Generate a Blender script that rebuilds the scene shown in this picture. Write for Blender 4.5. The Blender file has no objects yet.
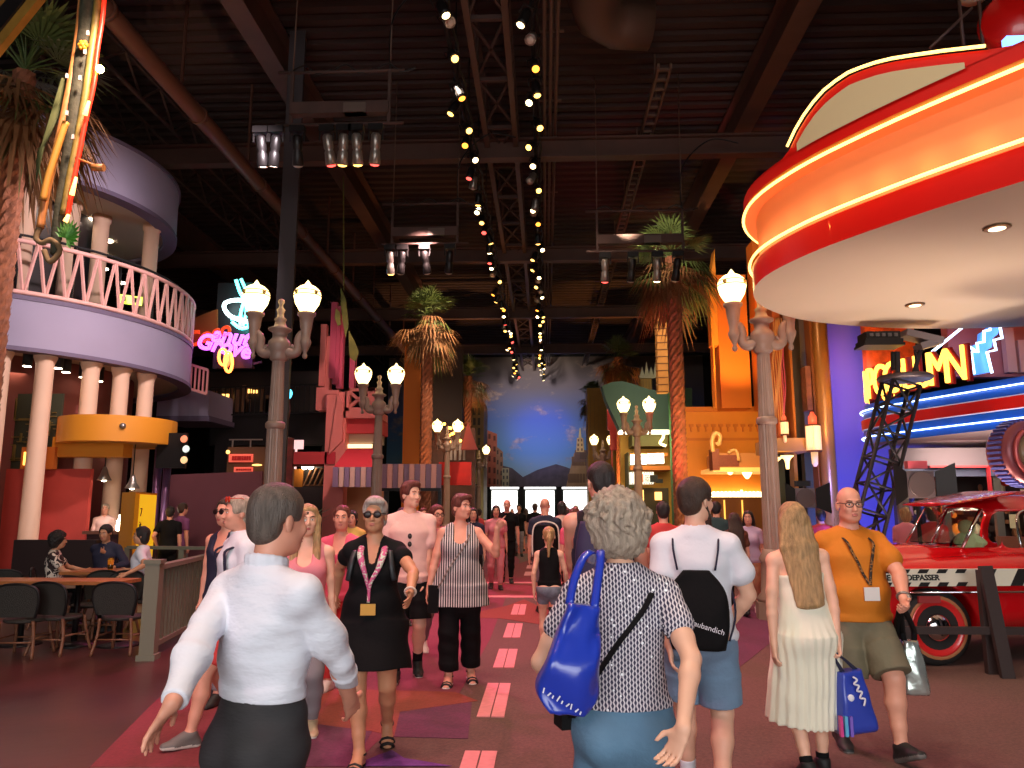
import bpy, bmesh, math, random
import numpy as np
from mathutils import Vector, Matrix, Euler
PI = math.pi
C = bpy.context.scene.collection
rnd = random.Random(7)

# ---------------------------------------------------------------- camera, world, exposure
FPX = 769.0
PITCH, YAW, CAMZ = math.radians(9.3), math.radians(2.46), 1.57
cam_d = bpy.data.cameras.new('camera')
cam_d.sensor_width = 36.0
cam_d.lens = FPX / 1024 * 36.0
cam_d.clip_start, cam_d.clip_end = 0.05, 300
cam = bpy.data.objects.new('camera', cam_d)
C.objects.link(cam)
cam.location = (0, 0, CAMZ)
cam.rotation_euler = (PI / 2 + PITCH, 0, YAW)
S = bpy.context.scene
S.camera = cam
S.view_settings.view_transform = 'Standard'
S.view_settings.look = 'None'
S.view_settings.gamma = 1.0
S.view_settings.use_curve_mapping = False
S.view_settings.exposure = 0.35
S.cycles.use_denoising = True
S.cycles.max_bounces = 6
S.cycles.diffuse_bounces = 3
S.cycles.glossy_bounces = 3
S.cycles.transmission_bounces = 6
S.cycles.transparent_max_bounces = 8
S.cycles.sample_clamp_indirect = 4.0

world = bpy.data.worlds.new('daylight')
S.world = world
world.use_nodes = True
bg = world.node_tree.nodes['Background']
bg.inputs[0].default_value = (1.0, 0.98, 0.95, 1)      # daylight outside the doors
bg.inputs[1].default_value = 2.2

def lamp(name, kind, loc, energy, col=(1, 1, 1), size=0.2, target=None, angle=60, blend=0.6, size_y=None):
    d = bpy.data.lights.new(name, kind)
    d.energy = energy
    d.color = col
    o = bpy.data.objects.new(name, d)
    C.objects.link(o)
    o.location = loc
    if kind == 'AREA':
        d.size = size
        if size_y:
            d.shape = 'RECTANGLE'; d.size_y = size_y
    else:
        d.shadow_soft_size = size
    if kind == 'SPOT':
        d.spot_size = math.radians(angle); d.spot_blend = blend
    if target is not None:
        o.rotation_euler = (Vector(target) - Vector(loc)).to_track_quat('-Z', 'Y').to_euler()
    return o

# daylight through the open entrance front behind the camera, and through the doors at the far end
lamp('entrance_daylight', 'AREA', (0, -9.4, 4.2), 620, (0.93, 0.97, 1.0), 13, (0, 6, 1.2), size_y=4.5)
# ceiling spotlights on the two long bars (warm), aimed at the street
for yy, e in ((1, 650), (5, 600), (10, 700), (16, 700), (23, 800), (31, 900), (40, 900)):
    lamp('bar_spot', 'SPOT', (-2.0, yy, 11.0), e, (1.0, 0.80, 0.62), 0.25, (-1.0, yy + 1.5, 0), 85)
    lamp('bar_spot', 'SPOT', (-0.2, yy + 2, 11.0), e, (1.0, 0.74, 0.55), 0.25, (2.0, yy + 3.5, 0), 85)
# magenta and red show lights washing the street from the battens
lamp('magenta_wash', 'SPOT', (-3.6, 13.5, 8.9), 1300, (1.0, 0.12, 0.38), 0.15, (-1.6, 7.6, 0.6), 62, 0.9)
lamp('magenta_wash', 'SPOT', (-3.2, 19.6, 8.9), 2200, (1.0, 0.10, 0.35), 0.15, (-1.4, 13.5, 0.5), 70, 0.9)
lamp('red_wash', 'SPOT', (2.4, 19.6, 8.7), 1000, (1.0, 0.12, 0.15), 0.15, (0.6, 13.0, 0.3), 60, 0.9)

# added spots that brighten the left club building, the near palm and the terrace
lamp('club_fill', 'SPOT', (-4.6, 13.0, 9.0), 2300, (1.0, 0.86, 0.92), 0.2, (-11.0, 17.0, 6.0), 75, 0.8)
lamp('club_fill', 'SPOT', (-5.5, 9.0, 9.5), 1500, (1.0, 0.72, 0.6), 0.2, (-9.5, 15.0, 2.0), 70, 0.8)
lamp('house_fill', 'SPOT', (-3.0, 19.4, 9.0), 1800, (1.0, 0.66, 0.62), 0.2, (-6.6, 24.5, 4.6), 60, 0.8)  # extra spot added to brighten the pink house
lamp('house_fill', 'SPOT', (-2.4, 25.5, 11.0), 2600, (1.0, 0.74, 0.5), 0.2, (-5.4, 30.5, 6.5), 60, 0.8)  # extra spot added to brighten the orange pylon
lamp('pink_front', 'SPOT', (-5.5, 0.5, 10.5), 1500, (1.0, 0.26, 0.36), 0.2, (-1.6, 6.4, 1.4), 50, 0.9)
lamp('cinema_fill', 'AREA', (4.4, 28.5, 4.2), 120, (1, 0.78, 0.4), 1.5, (5.2, 34, 4.2))  # area lamp added in front of the cinema to brighten it
lamp('palm_fill', 'SPOT', (2.0, 19.4, 9.0), 900, (1.0, 0.84, 0.62), 0.2, (4.15, 24, 9.6), 45, 0.8)  # added to lift the crown of the tall right palm
lamp('green_wall_fill', 'SPOT', (2.4, 23.5, 11.0), 1800, (1.0, 0.86, 0.66), 0.2, (5.4, 29, 7.0), 60, 0.8)  # added so the dark green wall shows up
lamp('mural_flood', 'SPOT', (-1.2, 49.6, 10.4), 1800, (1.0, 0.88, 0.74), 0.3, (0, 58, 8.8), 84, 0.9)
# ---------------------------------------------------------------- pixel helpers (place things where they stand)
_f = Vector((-math.sin(YAW) * math.cos(PITCH), math.cos(YAW) * math.cos(PITCH), math.sin(PITCH)))
_r = Vector((math.cos(YAW), math.sin(YAW), 0))
_u = Vector((math.sin(YAW) * math.sin(PITCH), -math.cos(YAW) * math.sin(PITCH), math.cos(PITCH)))
def ray(px, py):
    return _f + _r * ((px - 512) / FPX) + _u * ((384 - py) / FPX)
def W(px, py, y):
    d = ray(px, py)
    return Vector((0, 0, CAMZ)) + d * (y / d.y)
def WZ(px, py, z):
    d = ray(px, py)
    return Vector((0, 0, CAMZ)) + d * ((z - CAMZ) / d.z)
def G(px, py):
    return WZ(px, py, 0.0)

# ---------------------------------------------------------------- materials
def lin(c):
    return tuple(((v / 255) / 12.92 if v / 255 <= 0.04045 else ((v / 255 + 0.055) / 1.055) ** 2.4) for v in c)
MATS = {}
def mat(name, col, rough=0.6, metal=0.0, emit=None, es=0.0, noise=0.0, nscale=6.0, bump=0.0, bscale=40.0,
        coat=0.0, trans=0.0, stretch=None, spec=0.5, sss=0.0):
    if name in MATS:
        return MATS[name]
    m = bpy.data.materials.new(name)
    m.use_nodes = True
    nt = m.node_tree
    b = nt.nodes['Principled BSDF']
    c = lin(col)
    b.inputs['Base Color'].default_value = (*c, 1)
    b.inputs['Roughness'].default_value = rough
    b.inputs['Metallic'].default_value = metal
    b.inputs['Coat Weight'].default_value = coat
    b.inputs['Transmission Weight'].default_value = trans
    b.inputs['Specular IOR Level'].default_value = spec
    if sss:
        b.inputs['Subsurface Weight'].default_value = sss
        b.inputs['Subsurface Radius'].default_value = (0.01, 0.004, 0.002)
    if emit is not None:
        b.inputs['Emission Color'].default_value = (*lin(emit), 1)
        b.inputs['Emission Strength'].default_value = es
    if noise or bump:
        tc = nt.nodes.new('ShaderNodeTexCoord')
        src = tc.outputs['Object']
        if stretch:
            mp = nt.nodes.new('ShaderNodeMapping')
            mp.inputs['Scale'].default_value = stretch
            nt.links.new(src, mp.inputs[0]); src = mp.outputs[0]
    if noise:
        n = nt.nodes.new('ShaderNodeTexNoise')
        n.inputs['Scale'].default_value = nscale
        n.inputs['Detail'].default_value = 5
        nt.links.new(src, n.inputs['Vector'])
        r = nt.nodes.new('ShaderNodeValToRGB')
        r.color_ramp.elements[0].position = 0.3
        r.color_ramp.elements[1].position = 0.7
        lo = tuple(v * (1 - noise) for v in c); hi = tuple(min(1, v * (1 + noise)) for v in c)
        r.color_ramp.elements[0].color = (*lo, 1); r.color_ramp.elements[1].color = (*hi, 1)
        nt.links.new(n.outputs['Fac'], r.inputs[0])
        nt.links.new(r.outputs[0], b.inputs['Base Color'])
    if bump:
        n2 = nt.nodes.new('ShaderNodeTexNoise')
        n2.inputs['Scale'].default_value = bscale
        n2.inputs['Detail'].default_value = 3
        nt.links.new(src, n2.inputs['Vector'])
        bp = nt.nodes.new('ShaderNodeBump')
        bp.inputs['Strength'].default_value = bump
        bp.inputs['Distance'].default_value = 0.02
        nt.links.new(n2.outputs['Fac'], bp.inputs['Height'])
        nt.links.new(bp.outputs[0], b.inputs['Normal'])
    MATS[name] = m
    return m
def nodes_of(m):
    return m.node_tree, m.node_tree.nodes['Principled BSDF']
def tex_src(nt, scale=(1, 1, 1), rot=(0, 0, 0), coord='Object'):
    tc = nt.nodes.new('ShaderNodeTexCoord')
    mp = nt.nodes.new('ShaderNodeMapping')
    mp.inputs['Scale'].default_value = scale
    mp.inputs['Rotation'].default_value = rot
    nt.links.new(tc.outputs[coord], mp.inputs[0])
    return mp.outputs[0]
def ramp(nt, fac, stops, interp='LINEAR'):
    r = nt.nodes.new('ShaderNodeValToRGB')
    r.color_ramp.interpolation = interp
    while len(r.color_ramp.elements) < len(stops):
        r.color_ramp.elements.new(0.5)
    for e, (p, c) in zip(r.color_ramp.elements, stops):
        e.position = p; e.color = (*lin(c), 1)
    nt.links.new(fac, r.inputs[0])
    return r.outputs[0]
def math_node(nt, op, a, b=None, c=None):
    n = nt.nodes.new('ShaderNodeMath'); n.operation = op
    for i, v in enumerate((a, b, c)):
        if v is None: continue
        if isinstance(v, (int, float)): n.inputs[i].default_value = v
        else: nt.links.new(v, n.inputs[i])
    return n.outputs[0]

# ---------------------------------------------------------------- mesh builder
class MB:
    def __init__(s):
        s.v = []; s.f = []; s.mi = []; s.sm = []
    def add(s, vs, fs, m=0, smooth=False):
        o = len(s.v)
        s.v.extend([tuple(v) for v in vs])
        for f in fs:
            s.f.append([i + o for i in f]); s.mi.append(m); s.sm.append(smooth)
        return s
    def box(s, c, size, m=0, rz=0.0, R=None):
        x, y, z = (d / 2 for d in size)
        vs = [Vector((a, b, d)) for a in (-x, x) for b in (-y, y) for d in (-z, z)]
        M = R if R is not None else Matrix.Rotation(rz, 3, 'Z')
        vs = [M @ v + Vector(c) for v in vs]
        return s.add(vs, [(0, 1, 3, 2), (4, 6, 7, 5), (0, 4, 5, 1), (2, 3, 7, 6), (0, 2, 6, 4), (1, 5, 7, 3)], m)
    def bbox(s, x0, x1, y0, y1, z0, z1, m=0):
        return s.box(((x0 + x1) / 2, (y0 + y1) / 2, (z0 + z1) / 2), (abs(x1 - x0), abs(y1 - y0), abs(z1 - z0)), m)
    def tube(s, pts, r, n=8, m=0, closed=False, cap=True, smooth=True, flat=1.0):
        pts = [Vector(p) for p in pts]
        k = len(pts)
        rs = r if isinstance(r, (list, tuple)) else [r] * k
        prev = None; vs = []
        for i, p in enumerate(pts):
            if closed: t = pts[(i + 1) % k] - pts[i - 1]
            else: t = pts[min(i + 1, k - 1)] - pts[max(i - 1, 0)]
            if t.length < 1e-9: t = Vector((0, 0, 1))
            t.normalize()
            if prev is None:
                a = Vector((0, 0, 1)) if abs(t.z) < 0.9 else Vector((1, 0, 0))
                nx = t.cross(a).normalized()
            else:
                nx = (prev - t * prev.dot(t))
                nx = nx.normalized() if nx.length > 1e-6 else t.orthogonal().normalized()
            prev = nx
            ny = t.cross(nx)
            for j in range(n):
                a = 2 * PI * j / n
                vs.append(p + nx * math.cos(a) * rs[i] + ny * math.sin(a) * rs[i] * flat)
        fs = []
        for i in range(k if closed else k - 1):
            a, b = i * n, ((i + 1) % k) * n
            for j in range(n):
                fs.append((a + j, a + (j + 1) % n, b + (j + 1) % n, b + j))
        s.add(vs, fs, m, smooth)
        if cap and not closed:
            o = len(s.v) - len(vs)
            s.f.append([o + j for j in reversed(range(n))]); s.mi.append(m); s.sm.append(False)
            s.f.append([o + (k - 1) * n + j for j in range(n)]); s.mi.append(m); s.sm.append(False)
        return s
    def bar(s, a, b, w, h=None, m=0):
        a, b = Vector(a), Vector(b)
        h = h or w
        t = (b - a); L = t.length; t.normalize()
        up = Vector((0, 0, 1)) if abs(t.z) < 0.95 else Vector((0, 1, 0))
        x = t.cross(up).normalized(); y = x.cross(t)
        R = Matrix((x, t, y)).transposed()
        return s.box((a + b) / 2, (w, L, h), m, R=R)
    def lathe(s, prof, c=(0, 0, 0), n=24, m=0, smooth=True, sx=1.0, sy=1.0, R=None, cap=True):
        vs = []
        for rr, z in prof:
            for j in range(n):
                a = 2 * PI * j / n
                v = Vector((rr * math.cos(a) * sx, rr * math.sin(a) * sy, z))
                if R is not None: v = R @ v
                vs.append(v + Vector(c))
        fs = []
        for i in range(len(prof) - 1):
            for j in range(n):
                fs.append((i * n + j, i * n + (j + 1) % n, (i + 1) * n + (j + 1) % n, (i + 1) * n + j))
        s.add(vs, fs, m, smooth)
        o = len(s.v) - len(vs)
        if cap and prof[0][0] > 1e-5:
            s.f.append([o + j for j in reversed(range(n))]); s.mi.append(m); s.sm.append(False)
        if cap and prof[-1][0] > 1e-5:
            s.f.append([o + (len(prof) - 1) * n + j for j in range(n)]); s.mi.append(m); s.sm.append(False)
        return s
    def ell(s, c, r, m=0, n=12, k=8, R=None):
        prof = [(math.sin(PI * i / k), -math.cos(PI * i / k)) for i in range(k + 1)]
        prof[0] = (0.0, -1.0); prof[-1] = (0.0, 1.0)
        rx, ry, rz = (r, r, r) if isinstance(r, (int, float)) else r
        vs = []
        for rr, z in prof:
            for j in range(n):
                a = 2 * PI * j / n
                v = Vector((rr * math.cos(a) * rx, rr * math.sin(a) * ry, z * rz))
                if R is not None: v = R @ v
                vs.append(v + Vector(c))
        fs = [(i * n + j, i * n + (j + 1) % n, (i + 1) * n + (j + 1) % n, (i + 1) * n + j) for i in range(k) for j in range(n)]
        return s.add(vs, fs, m, True)
    def prism(s, poly, z0, z1, m=0, M=None, smooth=False):
        n = len(poly)
        zs0 = z0 if isinstance(z0, (list, tuple)) else [z0] * n
        zs1 = z1 if isinstance(z1, (list, tuple)) else [z1] * n
        vs = [Vector((p[0], p[1], z)) for p, z in zip(poly, zs0)] + [Vector((p[0], p[1], z)) for p, z in zip(poly, zs1)]
        if M is not None: vs = [M @ v for v in vs]
        s.add(vs, [[i, (i + 1) % n, n + (i + 1) % n, n + i] for i in range(n)], m, smooth)
        o = len(s.v) - 2 * n
        s.f.append([o + i for i in reversed(range(n))]); s.mi.append(m); s.sm.append(False)
        s.f.append([o + n + i for i in range(n)]); s.mi.append(m); s.sm.append(False)
        return s
    def strip(s, A, B, m=0, smooth=True, closed=False):
        n = len(A)
        return s.add(list(A) + list(B), [(i, (i + 1) % n, n + (i + 1) % n, n + i) for i in range(n if closed else n - 1)], m, smooth)
    def build(s, name, mats, parent=None, loc=None, world=True):
        """link as one mesh; vertices are world coordinates, re-based on parent/loc"""
        me = bpy.data.meshes.new(name)
        off = Vector(loc) if loc is not None else Vector((0, 0, 0))
        if parent is not None:
            Mi = parent_matrix(parent).inverted()
            vs = [Mi @ Vector(v) for v in s.v] if world else s.v
        else:
            vs = [Vector(v) - off for v in s.v]
        me.from_pydata([tuple(v) for v in vs], [], s.f)
        mats = mats if isinstance(mats, (list, tuple)) else [mats]
        for m in mats: me.materials.append(m)
        me.polygons.foreach_set('material_index', s.mi)
        me.polygons.foreach_set('use_smooth', s.sm)
        me.update()
        o = bpy.data.objects.new(name, me)
        C.objects.link(o)
        if parent is not None: o.parent = parent
        else: o.location = off
        return o
def parent_matrix(o):
    M = Matrix.Translation(o.location) @ o.rotation_euler.to_matrix().to_4x4() @ Matrix.Diagonal((*o.scale, 1))
    if o.parent: M = parent_matrix(o.parent) @ M
    return M
def tag(o, label=None, cat=None, group=None, kind=None):
    if label: o['label'] = label
    if cat: o['category'] = cat
    if group: o['group'] = group
    if kind: o['kind'] = kind
    return o
def thing(name, label, cat, loc=(0, 0, 0), rz=0.0, group=None):
    o = bpy.data.objects.new(name, None)
    C.objects.link(o)
    o.location = loc; o.rotation_euler = (0, 0, rz); o.empty_display_size = 0.1
    return tag(o, label, cat, group)
def struct(mb, name, m, loc=None):
    return tag(mb.build(name, m, loc=loc), kind='structure')
def dup(root, loc, rz=None, label=None, scale=None):
    r = root.copy(); C.objects.link(r); r.location = loc
    if rz is not None: r.rotation_euler = (0, 0, rz)
    if scale is not None: r.scale = (scale,) * 3
    if label: r['label'] = label
    for ch in list(root.children):
        c = ch.copy(); C.objects.link(c); c.parent = r
        for g in ch.children:
            d = g.copy(); C.objects.link(d); d.parent = c
    return r
def crom(pts, k=6, closed=False):
    """Catmull-Rom through points"""
    P_ = [Vector(p) for p in pts]; n = len(P_); out = []
    for i in range(n if closed else n - 1):
        if closed: a, b, c, d = P_[i - 1], P_[i], P_[(i + 1) % n], P_[(i + 2) % n]
        else: a, b, c, d = P_[max(i - 1, 0)], P_[i], P_[i + 1], P_[min(i + 2, n - 1)]
        for j in range(k):
            t = j / k
            out.append(0.5 * ((2 * b) + (c - a) * t + (2 * a - 5 * b + 4 * c - d) * t * t + (3 * b - a - 3 * c + d) * t ** 3))
    if not closed: out.append(P_[-1])
    return out
def text_mesh(txt, size=1.0, extrude=0.01, bevel=0.0, outline=False, align='CENTER', shear=0.0, space=1.0):
    """vertices/faces of lettering lying in the XY plane"""
    cu = bpy.data.curves.new('lettering', 'FONT')
    cu.body = txt; cu.size = size; cu.align_x = align; cu.align_y = 'CENTER'; cu.shear = shear
    cu.space_character = space
    cu.resolution_u = 4
    if outline:
        cu.fill_mode = 'NONE'; cu.bevel_depth = bevel; cu.bevel_resolution = 1
    else:
        cu.extrude = extrude; cu.bevel_depth = bevel
    o = bpy.data.objects.new('lettering', cu)
    C.objects.link(o)
    dg = bpy.context.evaluated_depsgraph_get(); dg.update()
    me = o.evaluated_get(dg).to_mesh()
    vs = [v.co.copy() for v in me.vertices]
    fs = [list(p.vertices) for p in me.polygons]
    o.evaluated_get(dg).to_mesh_clear()
    bpy.data.objects.remove(o); bpy.data.curves.remove(cu)
    return vs, fs
def facing(origin, rz=0.0, tilt=0.0):
    """matrix that stands XY lettering upright at origin; rz=0 faces -Y (the camera side)"""
    return Matrix.Translation(origin) @ Matrix.Rotation(rz, 4, 'Z') @ Matrix.Rotation(PI / 2, 4, 'X') @ Matrix.Rotation(tilt, 4, 'Z')
# ---------------------------------------------------------------- signed distance modelling (smooth continuous bodies)
class Sdf:
    """smooth union of tapered, flattened segments and ellipsoids; meshed as one continuous surface"""
    def __init__(s, k=0.02):
        s.p = []; s.k = k
    def seg(s, p0, p1, r0, r1=None, side=(1, 0, 0), k=None, flat=False):
        """r = radius or (half width along side, half depth)"""
        r1 = r0 if r1 is None else r1
        r0 = (r0, r0) if isinstance(r0, (int, float)) else r0
        r1 = (r1, r1) if isinstance(r1, (int, float)) else r1
        s.p.append(('seg', np.array(p0, float), np.array(p1, float), r0, r1, np.array(side, float), s.k if k is None else k, flat)); return s
    def path(s, pts, rs, side=(1, 0, 0), k=None):
        for i in range(len(pts) - 1): s.seg(pts[i], pts[i + 1], rs[i], rs[i + 1], side, k)
        return s
    def ell(s, c, r, R=None, k=None, sub=False):
        r = (r, r, r) if isinstance(r, (int, float)) else r
        s.p.append(('sub' if sub else 'ell', np.array(c, float), np.array(r, float), None if R is None else np.array(R, float), s.k if k is None else k)); return s
    def rbox(s, c, h, rad, R=None, k=None, sub=False):
        s.p.append(('rbs' if sub else 'rbx', np.array(c, float), np.array(h, float), None if R is None else np.array(R, float), s.k if k is None else k, rad)); return s
    def cut(s, p0, n):
        """remove everything on the side n points to"""
        s.p.append(('cut', np.array(p0, float), np.array(n, float))); return s
    def subseg(s, p0, p1, r0, r1=None, side=(1, 0, 0), flat=False, k=0.005):
        r1 = r0 if r1 is None else r1
        r0 = (r0, r0) if isinstance(r0, (int, float)) else r0
        r1 = (r1, r1) if isinstance(r1, (int, float)) else r1
        s.p.append(('sbs', np.array(p0, float), np.array(p1, float), r0, r1, np.array(side, float), k, flat)); return s
    def warp(s, fn):
        s.p.append(('warp', fn)); return s
    def bounds(s):
        lo = np.full(3, 1e9); hi = -lo
        for q in s.p:
            if q[0] == 'seg':
                for c, r in ((q[1], max(q[3])), (q[2], max(q[4]))): lo = np.minimum(lo, c - r); hi = np.maximum(hi, c + r)
            elif q[0] in ('ell', 'rbx'):
                r = q[2] if q[3] is None else np.full(3, float(np.linalg.norm(q[2])))
                lo = np.minimum(lo, q[1] - r); hi = np.maximum(hi, q[1] + r)
        return lo, hi
    @staticmethod
    def _segd(X, Y, Z, p0, p1, r0, r1, side, flat):
        u = p1 - p0; L = float(np.linalg.norm(u)); u = u / max(L, 1e-9)
        sd = side - u * side.dot(u); n_ = np.linalg.norm(sd)
        if n_ < 1e-4: sd = np.cross(u, [0.3, 0.5, 0.8]); n_ = np.linalg.norm(sd)
        sd = sd / n_; w = np.cross(u, sd)
        qx, qy, qz = X - p0[0], Y - p0[1], Z - p0[2]
        t = qx * u[0] + qy * u[1] + qz * u[2]
        tc = np.clip(t, 0, L); e = t - tc; tc = tc / max(L, 1e-9)
        a = r0[0] + (r1[0] - r0[0]) * tc; b = r0[1] + (r1[1] - r0[1]) * tc
        x = qx * sd[0] + qy * sd[1] + qz * sd[2]; y = qx * w[0] + qy * w[1] + qz * w[2]
        m = np.minimum(a, b)
        if flat:
            r = np.sqrt((x / a) ** 2 + (y / b) ** 2) + 1e-6; rho = np.sqrt(x * x + y * y)
            d = np.where(r < 0.15, -m, rho * (1 - 1 / r))
            return np.maximum(d, np.abs(e) - 1e-4 + np.where(e == 0, np.maximum(-t, t - L), 0))
        r = np.sqrt((x / a) ** 2 + (y / b) ** 2 + (e / m) ** 2) + 1e-6; rho = np.sqrt(x * x + y * y + e * e)
        return np.where(r < 0.15, -m, rho * (1 - 1 / r))
    def mesh(s, h, smooth=1):
        lo, hi = s.bounds(); pad = 3 * h + 0.01
        lo = lo - pad; hi = hi + pad
        N = np.ceil((hi - lo) / h).astype(int) + 1
        ax = [(lo[i] + h * np.arange(N[i])).astype(np.float32) for i in range(3)]
        D = np.full(N, 0.08, np.float32)
        def win(c0, c1):
            i0 = np.clip(np.floor((c0 - lo) / h).astype(int), 0, N - 1); i1 = np.clip(np.ceil((c1 - lo) / h).astype(int) + 1, 1, N)
            return i0, i1
        for q in s.p:
            if q[0] == 'cut':
                g = (ax[0][:, None, None] - q[1][0]) * q[2][0] + (ax[1][None, :, None] - q[1][1]) * q[2][1] + (ax[2][None, None, :] - q[1][2]) * q[2][2]
                np.maximum(D, g, out=D); continue
            if q[0] == 'warp':
                D += q[1](ax[0][:, None, None], ax[1][None, :, None], ax[2][None, None, :]).astype(np.float32); continue
            if q[0] in ('seg', 'sbs'):
                r = max(max(q[3]), max(q[4])); M_ = 0.03 + r
                c0, c1 = np.minimum(q[1], q[2]) - M_, np.maximum(q[1], q[2]) + M_
            else:
                r = q[2] if q[3] is None else np.full(3, float(np.linalg.norm(q[2])))
                c0, c1 = q[1] - r - 0.03, q[1] + r + 0.03
            i0, i1 = win(c0, c1)
            if np.any(i1 <= i0): continue
            X = ax[0][i0[0]:i1[0]][:, None, None]; Y = ax[1][i0[1]:i1[1]][None, :, None]; Z = ax[2][i0[2]:i1[2]][None, None, :]
            V = D[i0[0]:i1[0], i0[1]:i1[1], i0[2]:i1[2]]
            if q[0] in ('seg', 'sbs'):
                d = s._segd(X, Y, Z, q[1], q[2], q[3], q[4], q[5], q[7]); k = q[6]
            else:
                qx, qy, qz = X - q[1][0], Y - q[1][1], Z - q[1][2]
                if q[3] is not None:
                    R = q[3]; qx, qy, qz = (R[0, 0] * qx + R[1, 0] * qy + R[2, 0] * qz, R[0, 1] * qx + R[1, 1] * qy + R[2, 1] * qz, R[0, 2] * qx + R[1, 2] * qy + R[2, 2] * qz)
                k = q[4]
                if q[0] in ('ell', 'sub'):
                    rr_ = np.sqrt((qx / q[2][0]) ** 2 + (qy / q[2][1]) ** 2 + (qz / q[2][2]) ** 2) + 1e-6
                    rho = np.sqrt(qx * qx + qy * qy + qz * qz)
                    d = np.where(rr_ < 0.15, -q[2].min(), rho * (1 - 1 / rr_))
                else:
                    rad = q[5]
                    dx, dy, dz = np.abs(qx) - q[2][0] + rad, np.abs(qy) - q[2][1] + rad, np.abs(qz) - q[2][2] + rad
                    d = np.sqrt(np.maximum(dx, 0) ** 2 + np.maximum(dy, 0) ** 2 + np.maximum(dz, 0) ** 2) + np.minimum(np.maximum(np.maximum(dx, dy), dz), 0) - rad
            d = d.astype(np.float32)
            if q[0] in ('sub', 'sbs', 'rbs'):
                d = -d; hh = np.maximum(k - np.abs(V - d), 0) / max(k, 1e-6)
                V[...] = np.maximum(V, d) + hh * hh * k * 0.25
            else:
                hh = np.maximum(k - np.abs(V - d), 0) / max(k, 1e-6)
                V[...] = np.minimum(V, d) - hh * hh * k * 0.25
        D[0] = D[-1] = 0.05; D[:, 0] = D[:, -1] = 0.05; D[:, :, 0] = D[:, :, -1] = 0.05
        return surface_nets(D, lo, h, smooth)
def surface_nets(D, lo, h, smooth=1):
    Sg = D < 0
    n = D.shape
    c = [(i, j, k) for i in (0, 1) for j in (0, 1) for k in (0, 1)]
    sl = lambda o: tuple(slice(o[a], n[a] - 1 + o[a]) for a in range(3))
    cnt = np.zeros([v - 1 for v in n], np.int8)
    for o in c: cnt += Sg[sl(o)]
    act = (cnt > 0) & (cnt < 8)
    ids = np.argwhere(act)
    if len(ids) == 0: return np.zeros((0, 3)), []
    acc = np.zeros((len(ids), 3)); num = np.zeros(len(ids))
    for a in range(3):
        for o in c:
            if o[a]: continue
            o2 = list(o); o2[a] = 1
            i0 = ids + np.array(o); i1 = ids + np.array(o2)
            d0 = D[i0[:, 0], i0[:, 1], i0[:, 2]]; d1 = D[i1[:, 0], i1[:, 1], i1[:, 2]]
            m = (d0 < 0) != (d1 < 0)
            t = np.where(m, d0 / np.where(m, d0 - d1, 1), 0)
            pnt = np.array(o)[None, :] + np.zeros((len(ids), 3)); pnt[:, a] += t
            acc += pnt * m[:, None]; num += m
    V = lo + h * (ids + acc / num[:, None])
    idx = np.full(act.shape, -1, np.int32); idx[tuple(ids.T)] = np.arange(len(ids))
    F = []
    for a in range(3):
        b_, c_ = (a + 1) % 3, (a + 2) % 3
        s0 = [slice(1, n[i] - 1) for i in range(3)]; s1 = list(s0)
        s0[a] = slice(0, n[a] - 1); s1[a] = slice(1, n[a])
        e = Sg[tuple(s0)] != Sg[tuple(s1)]
        w = np.argwhere(e); inside0 = Sg[tuple(s0)][tuple(w.T)]
        base = w.copy(); base[:, b_] += 1; base[:, c_] += 1
        q = []
        for db, dc in ((-1, -1), (0, -1), (0, 0), (-1, 0)):
            g = base.copy(); g[:, b_] += db; g[:, c_] += dc
            q.append(idx[tuple(g.T)])
        q = np.stack(q, 1); q[~inside0] = q[~inside0][:, ::-1]
        F.append(q[(q >= 0).all(1)])
    F = np.concatenate(F)
    for _ in range(smooth):
        sm = np.zeros_like(V); ct = np.zeros(len(V))
        for i in range(4):
            a, b = F[:, i], F[:, (i + 1) % 4]
            np.add.at(sm, a, V[b]); np.add.at(ct, a, 1); np.add.at(sm, b, V[a]); np.add.at(ct, b, 1)
        V = V * 0.45 + 0.55 * sm / np.maximum(ct, 1)[:, None]
    return V, F
def sdf_obj(name, sd, h, mats, parent, smooth=1, matfn=None, extra=None):
    """mesh a field in the parent's local frame and link it; extra = MB with further islands"""
    V, F = sd.mesh(h, smooth)
    me = bpy.data.meshes.new(name)
    nv = len(V)
    fl = [list(map(int, f)) for f in F]
    vs = [tuple(v) for v in V]
    mi = np.zeros(len(fl), int)
    if matfn is not None and len(fl):
        mi = matfn(V[F].mean(1))
    mi = list(mi)
    sm_ = [True] * len(fl)
    if extra is not None:
        vs += extra.v; fl += [[i + nv for i in f] for f in extra.f]; mi += extra.mi; sm_ += extra.sm
    me.from_pydata(vs, [], fl)
    for m in (mats if isinstance(mats, (list, tuple)) else [mats]): me.materials.append(m)
    me.polygons.foreach_set('material_index', [int(v) for v in mi])
    me.polygons.foreach_set('use_smooth', sm_)
    me.update()
    o = bpy.data.objects.new(name, me); C.objects.link(o)
    o.parent = parent
    return o
# ================================================================= THE HALL
m_dark = mat('dark_steel', (72, 50, 44), 0.75, noise=0.2, nscale=2)
m_deck = mat('roof_deck', (56, 37, 33), 0.8, noise=0.15, nscale=0.6)
m_black = mat('matt_black', (18, 15, 15), 0.7)
m_hallwall = mat('black_hall_wall', (22, 15, 15), 0.9)
# floor of the hall: dark polished concrete; the street carpet lies on it
m_conc = mat('stained_concrete', (70, 34, 34), 0.32, noise=0.3, nscale=1.3, bump=0.05, bscale=8)
fl = MB(); fl.bbox(-26, 22, -10, 66, -0.3, 0)
struct(fl, 'floor', m_conc)
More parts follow.
